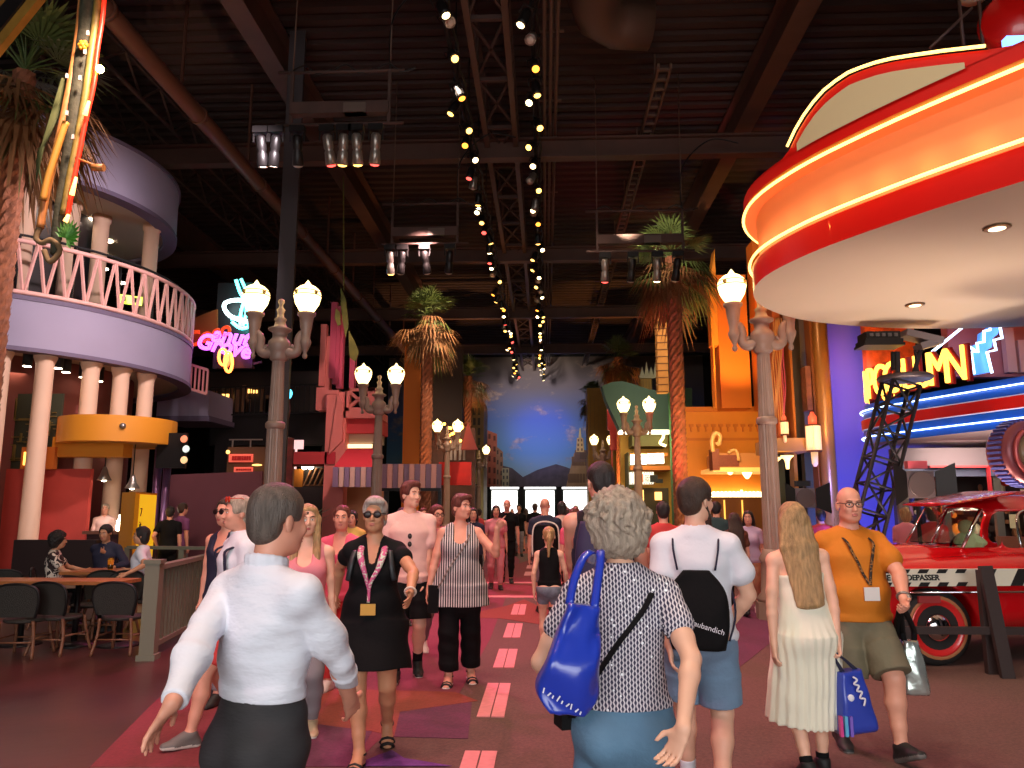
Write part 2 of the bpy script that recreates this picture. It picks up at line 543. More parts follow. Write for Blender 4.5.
# street carpet
m_street = mat('street_carpet', (98, 70, 62), 0.85, noise=0.22, nscale=45, bump=0.25, bscale=220)
poly = [(-2.15, -10), (-2.15, 2.0), (-2.82, 4.94), (-3.76, 8.95), (-4.6, 12.5), (-5.4, 20), (-5.6, 57), (6.4, 57), (9.5, 26), (12, 18), (12, -10)]
st = MB(); st.prism(poly, 0.0, 0.006)
struct(st, 'floor_street_carpet', m_street)
# coloured motifs laid flat on the street: curb strip, stars and purple wedges
m_red = mat('motif_red', (122, 44, 50), 0.85, noise=0.15, nscale=40, bump=0.2, bscale=220)
m_orange = mat('motif_orange', (138, 60, 46), 0.85, noise=0.15, nscale=40, bump=0.2, bscale=220)
m_purple = mat('motif_purple', (98, 46, 72), 0.85, noise=0.2, nscale=40, bump=0.2, bscale=220)
m_violet = mat('motif_violet', (100, 52, 128), 0.85, noise=0.2, nscale=40, bump=0.2, bscale=220)
m_berry = mat('motif_berry', (122, 48, 64), 0.85, noise=0.15, nscale=40, bump=0.2, bscale=220)
pt = MB()
def fpoly(pix, m, z):
    pt.prism([G(*p)[:2] for p in pix], z, z + 0.002, m)
fpoly([(90, 768), (152, 705), (215, 650), (240, 690), (250, 768)], 0, 0.006)                # red curb strip by the fence
fpoly([(300, 768), (345, 700), (372, 600), (420, 560), (500, 545), (520, 560), (490, 640), (455, 702), (400, 720), (352, 768)], 4, 0.006)
fpoly([(250, 716), (330, 690), (455, 693), (478, 702), (400, 713), (394, 738), (370, 732), (300, 742), (250, 760)], 1, 0.0085)   # orange star
fpoly([(395, 712), (472, 703), (468, 740), (392, 738)], 2, 0.0075)
fpoly([(250, 738), (320, 726), (372, 733), (352, 768), (250, 768)], 2, 0.0095)
fpoly([(352, 768), (378, 757), (392, 752), (404, 760), (452, 768)], 3, 0.011)                # violet point at the frame edge
fpoly([(452, 618), (508, 606), (524, 600), (552, 612), (640, 614), (560, 622), (540, 625), (500, 619)], 1, 0.0085)          # orange star further on
fpoly([(700, 600), (760, 606), (775, 640), (740, 668), (690, 655)], 2, 0.0075)
fpoly([(480, 577), (530, 560), (640, 560), (700, 590), (660, 604), (560, 600), (500, 597)], 0, 0.007)
fpoly([(500, 553), (530, 543), (570, 543), (610, 556)], 1, 0.008)
tag(pt.build('floor_pattern', [m_red, m_orange, m_purple, m_violet, m_berry]), kind='structure')
m_dash = mat('pink_lane_paint', (218, 136, 138), 0.7, noise=0.08, nscale=20)
dm = MB()
for y0, y1 in ((4.2, 5.35), (6.2, 7.35), (8.05, 9.1), (9.9, 11.1), (12.0, 13.3)):
    for dx in (-0.057, 0.0535):
        dm.bbox(-0.43 + dx - 0.05, -0.43 + dx + 0.05, y0, y1, 0.006, 0.013)
y = 19.0
while y < 44:
    dm.bbox(-0.53, -0.33, y, y + 1.2, 0.006, 0.013); y += 2.3
for y0 in (14.3, 17.0):
    dm.bbox(-3.6, 4.0, y0, y0 + 0.32, 0.006, 0.013)
struct(dm, 'floor_lane_marking', m_dash)

# walls: dark hall shell, with the entrance behind the camera left open and doors at the far end
w = MB(); w.bbox(-26.3, -26, -10, 66, 0, 14); struct(w, 'wall_left', m_hallwall)
w = MB(); w.bbox(22, 22.3, -10, 66, 0, 14); struct(w, 'wall_right', m_hallwall)
w = MB()
w.bbox(-26, -7, -10.3, -10, 0, 14); w.bbox(7, 22, -10.3, -10, 0, 14); w.bbox(-7, 7, -10.3, -10, 6.6, 14)
struct(w, 'wall_front', m_hallwall)
BY = 58.0
doors = [(-4.85, -3.0), (-2.85, -0.6), (0.0, 2.75)]
doors = [(W(a, 500, BY).x, W(b, 500, BY).x) for a, b in ((444, 476), (490, 519), (524, 556), (562, 592))]
w = MB()
xs = [-26] + [v for d in doors for v in d] + [22]
for i in range(0, len(xs), 2):
    w.bbox(xs[i], xs[i + 1], BY, BY + 0.3, 0, 3.3)
w.bbox(-26, 22, BY, BY + 0.3, 3.3, 14)
struct(w, 'wall_back', mat('backdrop_wall_paint', (34, 32, 34), 0.9))
m_dframe = mat('door_frame_metal', (60, 70, 66), 0.4, 0.6)
m_glass = mat('door_glass', (245, 250, 248), 0.02, trans=1.0)
for i, (a, b) in enumerate(doors):
    d = MB()
    for x in (a + 0.06, b - 0.06): d.bbox(x - 0.06, x + 0.06, BY - 0.04, BY + 0.16, 0, 3.1)
    for z in (0.06, 3.06): d.bbox(a, b, BY - 0.04, BY + 0.16, z - 0.05, z + 0.05)
    struct(d, 'door_%d' % (i + 1), m_dframe)

# roof deck: corrugated steel running across the hall
w = MB()
prof = []
y = -10.3
while y < 66:
    prof += [(y, 13.6), (y + 0.22, 13.6), (y + 0.27, 13.72), (y + 0.45, 13.72)]; y += 0.5
A = [(-26, a, b) for a, b in prof]; B = [(22, a, b) for a, b in prof]
w.strip(A, B, smooth=False)
w.bbox(-26.3, 22.3, -10.3, 66.3, 13.8, 14.0)
struct(w, 'ceiling', m_deck)
# transverse I-beams
def ibeam(mb, a, b, h, wd):
    a, b = Vector(a), Vector(b)
    mb.bar(a, b, wd, 0.06); mb.bar(a + Vector((0, 0, h)), b + Vector((0, 0, h)), wd, 0.06)
    mb.bar(a + Vector((0, 0, h / 2)), b + Vector((0, 0, h / 2)), 0.04, h)
m_beam = mat('beam_paint', (84, 55, 45), 0.6, noise=0.15, nscale=1.5)
for i, y in enumerate((2.3, 11.5, 20.8, 30.1, 39.4, 48.7)):
    w = MB()
    ibeam(w, (-26, y, 11.55), (22, y, 11.55), 0.55, 0.34)
    struct(w, 'ceiling_beam_%d' % (i + 1), m_beam)
# longitudinal girders
for i, (x, z, h, wd) in enumerate(((-6.7, 12.45, 1.0, 0.5), (5.8, 12.45, 1.0, 0.5), (-15, 12.45, 1.0, 0.5), (14, 12.45, 1.0, 0.5))):
    w = MB(); ibeam(w, (x, -10, z), (x, 57.5, z), h, wd)
    struct(w, 'ceiling_girder_%d' % (i + 1), m_beam)
# the hung walkway truss between the light bars
m_rail = mat('truss_paint', (92, 66, 52), 0.55)
t = thing('ceiling_truss', 'long dark walkway truss hung from the roof between two light bars', 'truss', (-1.2, 14, 12.0))
w = MB()
for x in (-1.6, -0.78): w.bar((x, -9, 12.0), (x, 57, 12.0), 0.14, 0.2)
w.build('lower_chord', m_rail, t)
w = MB()
for x in (-1.6, -0.78): w.bar((x, -9, 13.2), (x, 57, 13.2), 0.1, 0.12)
w.build('upper_chord', m_dark, t)
w = MB()
y = -9
while y < 54:
    w.bar((-1.6, y, 12.0), (-0.78, y, 12.0), 0.1); w.bar((-1.6, y, 12.05), (-0.78, y + 2.4, 12.05), 0.06); w.bar((-0.78, y, 12.05), (-1.6, y + 2.4, 12.05), 0.06)
    for x in (-1.6, -0.78):
        w.bar((x, y, 12), (x, y, 13.6), 0.07); w.bar((x, y, 12), (x, y + 1.2, 13.2), 0.05); w.bar((x, y + 1.2, 13.2), (x, y + 2.4, 12), 0.05)
    y += 2.4
w.build('brace', m_dark, t)
# duct, conduits, cable tray, left gas pipe
t = MB()
t.tube([(1.15, -9, 12.78), (1.15, 15.4, 12.78), (1.3, 16.0, 12.78), (1.75, 16.4, 12.78), (2.5, 16.5, 12.78)], 0.6, 16)
for y in range(-8, 15, 3): t.lathe([(0.63, -0.03), (0.63, 0.03)], (1.15, y, 12.78), 18, R=Matrix.Rotation(PI / 2, 3, 'X'))
tag(t.build('air_duct', mat('duct_metal', (92, 66, 54), 0.5, 0.3)), 'fat round air duct ending in an elbow above the right light bar', 'duct')
t = MB()
for k, x in enumerate((0.05, 0.2, 0.35)): t.tube([(x, -9, 12.22 + 0.03 * k), (x, 57, 12.22 + 0.03 * k)], 0.045, 6)
for y in range(-8, 57, 3): t.bbox(-0.1, 0.5, y, y + 0.06, 12.32, 12.36); t.bbox(0.3, 0.34, y, y + 0.05, 12.3, 13.6)
tag(t.build('conduit_bundle', m_rail), 'bundle of three thin conduits running along the roof beside the duct', 'conduit')
t = MB()
for x in (2.85, 3.15): t.bbox(x - 0.03, x + 0.03, 17.5, 57, 12.25, 12.4)
y = 17.6
while y < 56: t.bbox(2.85, 3.15, y, y + 0.07, 12.27, 12.33); y += 0.45
for y in range(19, 56, 4): t.bbox(2.98, 3.02, y, y + 0.04, 12.3, 13.6)
tag(t.build('cable_tray', m_rail), 'ladder shaped cable tray hung under the roof right of the duct', 'cable tray')
t = MB()
t.tube([(-8.35, -9, 11.0), (-8.3, 57, 11.0)], 0.2, 12)
for y in range(-8, 57, 4): t.bbox(-8.34, -8.28, y, y + 0.06, 11.2, 13.6); t.lathe([(0.23, -0.05), (0.23, 0.05)], (-8.33, y + 1, 11.0), 14, R=Matrix.Rotation(PI / 2, 3, 'X'))
tag(t.build('roof_pipe', mat('pipe_brown', (98, 60, 46), 0.5, 0.2)), 'long brown pipe running along the roof above the balcony building', 'pipe')
t = MB()
for x, z in ((-12.0, 12.3), (-10.6, 12.3)):
    for dz in (0, 0.8): t.bar((x, 4, z + dz), (x, 56, z + dz), 0.08)
    y = 4
    while y < 55: t.bar((x, y, z), (x, y + 0.9, z + 0.8), 0.05); t.bar((x, y + 0.9, z + 0.8), (x, y + 1.8, z), 0.05); y += 1.8
    for y in range(6, 56, 6): t.bar((x, y, z + 0.8), (x, y, 13.6), 0.05)
tag(t.build('lattice_girder', m_dark), 'pair of thin lattice girders under the roof behind the balcony building', 'girder')

# painted backdrop on the far wall: evening sky mural with mountains and painted streets (flat in the photo too)
mm = bpy.data.materials.new('sky_mural'); mm.use_nodes = True; MATS['sky_mural'] = mm
nt, b = nodes_of(mm)
src = tex_src(nt, (1, 1, 1))
sep = nt.nodes.new('ShaderNodeSeparateXYZ'); nt.links.new(src, sep.inputs[0])
zf = math_node(nt, 'DIVIDE', sep.outputs[2], 10.0)
sky = ramp(nt, zf, [(0.0, (150, 178, 188)), (0.25, (98, 140, 190)), (0.5, (84, 108, 178)), (0.75, (112, 104, 122)), (1.0, (128, 112, 100))])
vec = nt.nodes.new('ShaderNodeMapping'); vec.inputs['Scale'].default_value = (0.33, 1, 0.62); nt.links.new(src, vec.inputs[0])
n1 = nt.nodes.new('ShaderNodeTexNoise'); n1.inputs['Scale'].default_value = 1.0; n1.inputs['Detail'].default_value = 7; n1.inputs['Roughness'].default_value = 0.6
nt.links.new(vec.outputs[0], n1.inputs['Vector'])
cl = ramp(nt, n1.outputs['Fac'], [(0.0, (0, 0, 0)), (0.56, (0, 0, 0)), (0.66, (230, 230, 230)), (1, (255, 255, 255))])
n2 = nt.nodes.new('ShaderNodeTexNoise'); n2.inputs['Scale'].default_value = 3.5; n2.inputs['Detail'].default_value = 4
nt.links.new(src, n2.inputs['Vector'])
ccol = ramp(nt, n2.outputs['Fac'], [(0.3, (120, 104, 110)), (0.7, (212, 178, 158))])
mix = nt.nodes.new('ShaderNodeMix'); mix.data_type = 'RGBA'
nt.links.new(cl, mix.inputs[0]); nt.links.new(sky, mix.inputs[6]); nt.links.new(ccol, mix.inputs[7])
nt.links.new(mix.outputs[2], b.inputs['Base Color']); b.inputs['Roughness'].default_value = 0.9
t = thing('sky_mural', 'huge painted backdrop of a cloudy evening sky above the far doors', 'mural', (0, BY - 0.12, 3.3))
w = MB()
w.bbox(-12, 12, BY - 0.12, BY - 0.02, 3.3, 13.15)
w.build('canvas', mm, t)
m_hill = mat('painted_hills', (84, 76, 88), 0.9, noise=0.25, nscale=2)
w = MB()
hp = [(480, 487), (480, 474), (500, 465), (512, 468), (523, 477), (537, 470), (556, 464), (566, 467), (585, 474), (600, 478), (600, 487)]
q = [W(a, b_, BY - 0.14) for a, b_ in hp]
w.prism([(p.x, p.z) for p in q], 0, 0.02, M=Matrix.Translation((0, BY - 0.12, 0)) @ Matrix.Rotation(PI / 2, 4, 'X'))
w.build('hills', m_hill, t)
def painted_block(pix, col, name, rows, cols, wcol, dy):
    m1 = mat('painted_' + name, col, 0.9, noise=0.15, nscale=2); m2 = mat('painted_window_' + name, wcol, 0.9)
    q = [W(a, b_, BY - 0.14) for a, b_ in pix]
    w = MB()
    w.prism([(p.x, p.z) for p in q], 0, 0.02, M=Matrix.Translation((0, BY - 0.12 - dy, 0)) @ Matrix.Rotation(PI / 2, 4, 'X'))
    # quad pix order: bottom-left, bottom-right, top-right, top-left
    bl, br, tr, tl = q[0], q[1], q[2], q[3]
    for i in range(rows):
        for j in range(cols):
            def pt_(u, v): return (bl * (1 - u) + br * u) * (1 - v) + (tl * (1 - u) + tr * u) * v
            a = pt_((j + .28) / cols, (i + .25) / rows); c = pt_((j + .72) / cols, (i + .78) / rows)
            w.bbox(a.x, c.x, BY - 0.15 - dy, BY - 0.12 - dy, a.z, c.z, 1)
    w.build('painted_building', [m1, m2], t)
painted_block([(482, 487), (497, 487), (497, 434), (482, 428)], (168, 92, 78), 'red', 5, 3, (92, 52, 50), 0.02)
painted_block([(496, 487), (503, 487), (503, 452), (496, 446)], (150, 110, 96), 'pink', 4, 2, (80, 66, 66), 0.04)
painted_block([(502, 487), (509, 487), (509, 468), (502, 468)], (164, 158, 140), 'grey', 3, 2, (80, 80, 90), 0.06)
painted_block([(566, 487), (594, 487), (594, 453), (574, 453)], (166, 132, 104), 'ochre', 2, 9, (120, 92, 76), 0.02)
painted_block([(574, 462), (594, 462), (594, 450), (575, 450)], (112, 88, 84), 'brown', 1, 1, (96, 76, 74), 0.04)
painted_block([(576, 452), (584, 452), (583, 438), (577, 438)], (206, 172, 124), 'tower', 3, 2, (120, 92, 76), 0.06)
painted_block([(578.5, 438), (581.5, 438), (580.4, 428), (579.6, 428)], (200, 180, 130), 'spire', 1, 1, (200, 180, 130), 0.08)
# blue gobo on the mural
lamp('blue_mural_light', 'SPOT', (-0.2, 50.5, 10.6), 1250, (0.10, 0.16, 1.0), 0.3, (-0.2, 58, 7.2), 46, 1.0)

# ------------------------------------------------ light bars with spotlights
m_can = mat('lamp_can_black', (26, 22, 22), 0.45, 0.3)
m_can2 = mat('lamp_can_silver', (150, 140, 132), 0.35, 0.7)
m_lens = [mat('lens_warm', (255, 214, 130), 0.3, emit=(255, 190, 90), es=4.5), mat('lens_amber', (255, 170, 60), 0.3, emit=(255, 150, 50), es=3.5),
          mat('lens_white', (255, 240, 210), 0.3, emit=(255, 224, 160), es=7), mat('lens_red', (255, 70, 60), 0.3, emit=(255, 80, 70), es=3)]
m_lens_off = mat('lens_white_off', (200, 180, 165), 0.4)
def spot_proto(name, lens, mc, group):
    o = thing(name, 'spotlight', 'spotlight', (0, 0, 0), 0, group)
    a = MB(); a.lathe([(0.05, 0.02), (0.085, 0.0), (0.1, -0.08), (0.11, -0.26), (0.12, -0.34), (0.1, -0.34)], (0, 0, -0.14), 12)
    a.build('housing', mc, o)
    a = MB(); a.tube([(-0.14, 0, -0.22), (-0.14, 0, -0.02), (0.14, 0, -0.02), (0.14, 0, -0.22)], 0.016, 6); a.bar((0, 0, -0.02), (0, 0, 0.1), 0.05)
    a.build('yoke', m_can, o)
    a = MB(); a.ell((0, 0, -0.485), (0.08, 0.08, 0.03), n=12, k=6)
    a.build('lens', lens, o)
    return o
for bi, (bx, side) in enumerate(((-1.97, 'left'), (-0.2, 'right'))):
    t = MB()
    t.tube([(bx, 3, 11.35), (bx, 57, 11.35)], 0.05, 8)
    for y in range(4, 57, 3): t.tube([(bx, y, 11.35), (bx, y, 13.6)], 0.02, 6)
    # sagging feed cable
    cab = []
    for i in range(0, 109): cab.append((bx + 0.12 + 0.04 * math.sin(i * 1.9), 3 + i * 0.5, 11.44 + 0.03 * math.sin(i * 2.6)))
    t.tube(cab, 0.03, 5)
    tag(t.build('light_bar', m_can), 'long %s lighting bar with sagging cable carrying the %s row of spotlights' % (side, side), 'lighting bar')
    grp = 'spotlights on the %s ceiling bar' % side
    protos = [spot_proto('spotlight', m_lens[0], m_can, grp), spot_proto('spotlight', m_lens[1], m_can, grp), spot_proto('spotlight', m_lens[2], m_can, grp),
              spot_proto('spotlight', m_lens_off, m_can2, grp), spot_proto('spotlight', m_lens[3], m_can, grp)]
    lbls = ['%s bar ceiling spotlight glowing warm yellow', '%s bar ceiling spotlight glowing amber', '%s bar ceiling spotlight glowing white', '%s bar ceiling spotlight unlit with pale lens and silver body', '%s bar ceiling spotlight glowing red']
    seq = [4, 2, 3, 0, 1, 0, 0, 1, 2, 4, 3, 0, 2, 0, 4, 0, 2] if bi == 0 else [3, 2, 3, 1, 0, 2, 0, 0, 2, 3, 0]
    y = 12.6; k = 0; used = set()
    while y < 55:
        i = seq[k % len(seq)]
        loc = (bx + rnd.uniform(-0.03, 0.03), y, 11.195)
        lb = lbls[i] % side
        if i not in used:
            o = protos[i]; o.location = loc; used.add(i); o['label'] = lb
        else:
            o = dup(protos[i], loc, label=lb)
        o.rotation_euler = (rnd.choice((-0.75, -0.6, -0.45, 0.3, -0.1)), rnd.uniform(-0.5, 0.5), 0)
        y += rnd.choice((0.55, 0.7, 0.9, 1.2)) if y < 24 else rnd.choice((0.7, 0.95, 1.3)); k += 1
    for i, p in enumerate(protos):
        if i not in used:
            for ch in list(p.children): bpy.data.objects.remove(ch)
            bpy.data.objects.remove(p)

# ------------------------------------------------ hung battens with moving heads
def batten(cx, cy, z, w_, label, heads):
    t = thing('lighting_batten', label, 'lighting rig', (cx, cy, z))
    a = MB()
    for zz in (0, -1.15): a.tube([(cx - w_ / 2, cy, z + zz), (cx + w_ / 2, cy, z + zz)], 0.035, 8)
    for x in (-w_ / 2 + .3, w_ / 2 - .3): a.bar((cx + x, cy, z), (cx + x, cy, z - 1.15), 0.06)
    a.bbox(cx - w_ / 2 + 0.3, cx + w_ / 2 - .3, cy - 0.1, cy + 0.1, z - 0.95, z - 0.7)
    a.build('frame', m_dark, t)
    a = MB()
    for x in (-w_ / 2 + .3, w_ / 2 - .3): a = MB(); a.tube([(cx + x, cy, z), (cx + x + 0.03, cy, 13.6)], 0.015, 6); a.build('hanging_cable', m_rail, t)
    a = MB()
    for k in range(3):
        x0 = cx - w_ / 2 + 0.3 + k * w_ / 3
        a.tube(crom([(x0, cy, z + 0.05), (x0 + 0.25, cy - 0.05, z + 0.12), (x0 + 0.5, cy, z - 0.03), (x0 + 0.8, cy, z + 0.05)], 5), 0.02, 6)
    a.tube(crom([(cx + w_ / 2 - .3, cy, z), (cx + w_ / 2 - .25, cy, z + 1.2), (cx + w_ / 2 + 0.5, cy, z + 2.0), (cx + w_ / 2 + 1.3, cy, z + 1.9)], 6), 0.02, 6)
    a.build('cable', m_can, t)
    a = MB(); a.bbox(cx + 0.1, cx + 0.55, cy - 0.13, cy + 0.08, z - 0.95, z - 0.75)
    a.build('junction_box', mat('box_grey', (96, 80, 72), 0.5), t)
    for x, lit, tilt in heads:
        h = thing('moving_head_light', label.split(' lighting')[0] + ' rig stage lamp', 'spotlight', (cx + x, cy, z - 1.2), 0, 'stage lamps hung on the battens')
        R = Matrix.Rotation(tilt, 3, 'Y') @ Matrix.Rotation(0.35, 3, 'X')
        a = MB(); a.lathe([(0.06, 0.0), (0.1, -0.05), (0.1, -0.28), (0.08, -0.32), (0.1, -0.36), (0.12, -0.6), (0.1, -0.62)], (cx + x, cy, z - 1.35), 12, R=R)
        a.build('housing', m_can2 if lit != 0 else m_can, h)
        a = MB(); a.bbox(cx + x - 0.15, cx + x + .15, cy - 0.08, cy + 0.08, z - 1.32, z - 1.184); a.bar((cx + x - .14, cy, z - 1.3), (cx + x - .14, cy, z - 1.5), 0.03); a.bar((cx + x + .14, cy, z - 1.3), (cx + x + .14, cy, z - 1.5), 0.03)
        a.build('yoke', m_can, h)
        a = MB(); a.lathe([(0.0, -0.66), (0.07, -0.645), (0.095, -0.625)], (cx + x, cy, z - 1.35), 12, R=R)
        a.build('lens', {0: m_lens_off, 1: m_lens[0], 2: m_lens[3], 3: m_lens[2]}[lit], h)
        h['label'] = {0: 'unlit black stage lamp', 1: 'stage lamp with yellow glowing lens', 2: 'stage lamp with red glowing lens', 3: 'stage lamp with white glowing lens'}[lit] + ' on the ' + label.split(' lighting')[0].replace('wide ', '') + ' batten, ' + ['first', 'second', 'third', 'fourth', 'fifth', 'sixth', 'seventh'][[q_[0] for q_ in heads].index(x)] + ' from left'
batten(-4.1, 14.3, 10.4, 2.6, 'near left lighting batten hung above the left lamp post', [(-1.6, 0, .0), (-1.28, 0, .2), (-0.85, 0, .05), (-0.25, 2, -.1), (0.1, 1, .12), (0.35, 1, .0), (0.75, 2, .1)])
batten(-3.25, 20, 9.9, 2.4, 'second left lighting batten hung behind the near one', [(-0.95, 1, .0), (-0.6, 0, .15), (0.0, 0, -.1), (0.7, 0, .1)])
batten(2.6, 20, 9.6, 2.9, 'right side lighting batten hung beside the tall right palm', [(-0.95, 2, .0), (-0.2, 0, .1), (0.45, 3, .0), (1.0, 0, .1)])
# ================================================================= LEFT SIDE
def pb(mb, x0, y0, x1, y1, Y, dep, m=0):
    """box whose front face at depth Y spans the given corners; dep metres deep"""
    a, b = W(x0, y0, Y), W(x1, y1, Y); b.z = max(b.z, 0)
    return mb.bbox(a.x, b.x, Y, Y + dep, a.z, b.z, m)
m_lav = mat('lavender_render', (154, 142, 162), 0.75, noise=0.04, nscale=1)
m_lavd = mat('lavender_lip', (104, 88, 110), 0.7)
m_pink = mat('pink_railing_paint', (232, 172, 160), 0.6)
m_colm = mat('cream_column_paint', (226, 186, 158), 0.6, noise=0.03, nscale=2)
m_soff = mat('cream_soffit', (196, 178, 156), 0.8)
m_down = mat('downlight_glow', (255, 240, 215), 0.4, emit=(255, 236, 205), es=14)
BC, BR = Vector((-14.6, 19.4, 0)), 4.85
def arc(R, z, a0, a1, n=40, c=BC):
    return [(c.x + R * math.cos(math.radians(a0 + (a1 - a0) * i / n)), c.y + R * math.sin(math.radians(a0 + (a1 - a0) * i / n)), z) for i in range(n + 1)]
def ring(mb, R0, R1, z0, z1, a0=-130, a1=75, n=48, m=0, c=BC):
    p = [arc(R0, z0, a0, a1, n, c), arc(R1, z0, a0, a1, n, c), arc(R1, z1, a0, a1, n, c), arc(R0, z1, a0, a1, n, c)]
    for i in range(4): mb.strip(p[i], p[(i + 1) % 4], m)
    for e in (0, n): mb.add([q[e] for q in p], [(0, 1, 2, 3)], m)
bl = thing('balcony_building', 'round lavender club building with cream columns, pink zigzag balcony and drum roof', 'building', BC)
a = MB(); ring(a, BR - 0.25, BR, 5.05, 6.1); a.build('fascia', m_lav, bl)
a = MB(); ring(a, BR - 0.3, BR + 0.04, 4.97, 5.06); ring(a, BR - 0.4, BR + 0.02, 6.1, 6.2); a.build('fascia_lip', m_lavd, bl)
a = MB(); ring(a, 0.05, BR - 0.2, 5.1, 5.25); a.build('ground_floor_soffit', m_soff, bl)
a = MB(); ring(a, 0.05, BR - 0.2, 6.0, 6.1); a.build('balcony_deck', m_lavd, bl)
a = MB(); ring(a, 3.9, 4.2, 9.4, 10.75); a.build('roof_drum', m_lav, bl)
a = MB(); ring(a, 3.85, 4.23, 9.3, 9.41); ring(a, 3.8, 4.25, 10.72, 10.8); a.build('roof_drum_lip', m_lavd, bl)
a = MB(); ring(a, 0.05, 3.9, 9.45, 9.6); a.build('balcony_soffit', m_soff, bl)
def az(px, R, z=5.0):
    """point on radius R about the building centre that lies at pixel column px (near side)"""
    best = None
    for k in range(-1300, 230):
        an = math.radians(k / 10); p = BC + Vector((R * math.cos(an), R * math.sin(an), z))
        v = p - Vector((0, 0, CAMZ)); x = 512 + FPX * v.dot(_r) / v.dot(_f)
        if best is None or abs(x - px) < best[0]:
            best = (abs(x - px), p, an)
    return best[1], best[2]
for px in (-30, 2, 46, 92, 122, 147):
    p, an = az(px, BR - 0.36)
    a = MB(); a.lathe([(0.25, 0), (0.25, 0.12), (0.2, 0.16), (0.185, 4.78), (0.2, 4.82), (0.215, 4.87), (0.24, 4.93), (0.24, 5.1)], (p.x, p.y, 0), 24)
    a.build('column', m_colm, bl)
for px in (22, 66, 96, 147):
    p, an = az(px, (3.7 if px in (22, 147) else 2.6), 7.5)
    a = MB(); a.lathe([(0.2, 6.1), (0.2, 9.25), (0.24, 9.3), (0.24, 9.46)], (p.x, p.y, 0), 20)
    a.build('upper_column', m_colm, bl)
# balcony railing
a = MB(); a.tube(arc(BR - 0.03, 7.42, -130, 75, 60), 0.055, 8); a.build('top_rail', m_pink, bl)
a = MB(); a.tube(arc(BR - 0.03, 6.27, -130, 75, 60), 0.055, 8); a.build('bottom_rail', m_pink, bl)
a = MB(); a.tube(arc(BR - 0.25, 7.62, -130, 75, 60), 0.03, 6)
for k in range(-120, 75, 14):
    q = arc(BR - 0.25, 6.2, k, k, 1)[0]; a.bar(q, (q[0], q[1], 7.62), 0.05)
a.build('hand_rail', m_black, bl)
a = MB()
n = 40
for i in range(n):
    t0 = -128 + 200 * i / n; t1 = -128 + 200 * (i + 0.42) / n; t2 = -128 + 200 * (i + 0.5) / n; t3 = -128 + 200 * (i + 0.92) / n
    A_ = lambda t, z: arc(BR - 0.03, z, t, t, 1)[0]
    a.bar(A_(t0, 6.28), A_(t1, 7.4), 0.055); a.bar(A_(t2, 7.4), A_(t3, 6.28), 0.055)
a.build('zigzag_balusters', m_pink, bl)
# lights in both soffits
for px, py in ((33, 206), (92, 220), (108, 241), (101, 254), (104, 269), (122, 283)):
    p = WZ(px, py, 9.43); a = MB(); a.lathe([(0.13, 0), (0.13, 0.03)], (p.x, p.y, 9.415), 12); a.build('downlight', m_down, bl)
for px, py in ((27, 366), (58, 368), (66, 372), (83, 377), (99, 381), (109, 387)):
    p = WZ(px, py, 4.75); a = MB(); a.lathe([(0.1, 4.75), (0.1, 5.12)], (p.x, p.y, 0), 12); a.lathe([(0.085, 4.735), (0.085, 4.745)], (p.x, p.y, 0), 12, 1)
    a.build('can_light', [m_black, m_down], bl)
lamp('balcony_lights', 'AREA', (-13.3, 18.2, 9.2), 130, (1, 0.85, 0.7), 2.0, (-13.3, 18.2, 6))
lamp('club_ground_lights', 'AREA', (-13.3, 18.0, 4.7), 120, (1, 0.72, 0.5), 2.5, (-13.3, 18.0, 0))
# dark upstairs room and the red room walls below
m_inred = mat('red_club_wall', (150, 44, 40), 0.7, noise=0.1, nscale=1)
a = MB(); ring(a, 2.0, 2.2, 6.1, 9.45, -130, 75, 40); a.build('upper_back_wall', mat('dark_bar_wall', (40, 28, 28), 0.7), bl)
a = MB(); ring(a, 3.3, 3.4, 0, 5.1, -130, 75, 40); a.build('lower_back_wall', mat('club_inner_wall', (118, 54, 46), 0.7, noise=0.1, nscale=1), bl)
a = MB(); p = W(130, 300, 18.2); a.box(p, (0.55, 0.05, 0.22), rz=0.6); a.build('exit_sign', mat('exit_glow', (190, 220, 60), 0.4, emit=(200, 230, 70), es=2.0), bl)
a = MB()
for sx in (-0.13, 0.13):
    q = p + Vector((sx * 0.82, sx * .56 - 0.03, 0)); a.box(q, (0.1, 0.05, 0.12), rz=0.6)
a.build('exit_symbol', mat('exit_symbol', (60, 90, 20), 0.5), bl)
# lower side wing
a = MB(); pb(a, 158, 391, 208, 416, 25.0, 2.0); a.build('side_wing_fascia', m_lav, bl)
a = MB(); pb(a, 156, 416, 209, 421, 24.95, 2.1); a.build('side_wing_lip', m_lavd, bl)
# lattice panel, lit sign, red screens
t = thing('lattice_screen', 'dark green screen with gold random line lattice behind the columns', 'screen', W(28, 468, 17))
a = MB(); pb(a, -6, 394, 56, 470, 17.05, 0.06); a.build('panel', mat('dark_green_panel', (52, 52, 36), 0.6), t)
a = MB()
rr = random.Random(3)
for k in range(46):
    x, y = rr.uniform(-4, 54), rr.uniform(396, 460)
    if k % 2: pb(a, x, y, min(56, x + rr.uniform(8, 20)), y + 0.8, 17.02, 0.03)
    else: pb(a, x, y, x + 0.8, min(461, y + rr.uniform(8, 24)), 17.02, 0.03)
a.build('gold_lines', mat('gold_line', (150, 124, 66), 0.4, 0.5), t)
t = thing('lit_sign', 'small glowing orange box sign above the red partition', 'sign', W(38, 468, 15.0))
a = MB(); pb(a, 22, 447, 53, 469, 16.8, 0.14); a.build('box', mat('orange_sign_case', (206, 110, 40), 0.5), t)
a = MB(); pb(a, 24, 452, 34, 465, 16.77, 0.03); a.build('screen', mat('sign_screen', (255, 200, 90), 0.4, emit=(255, 190, 80), es=2.5), t)
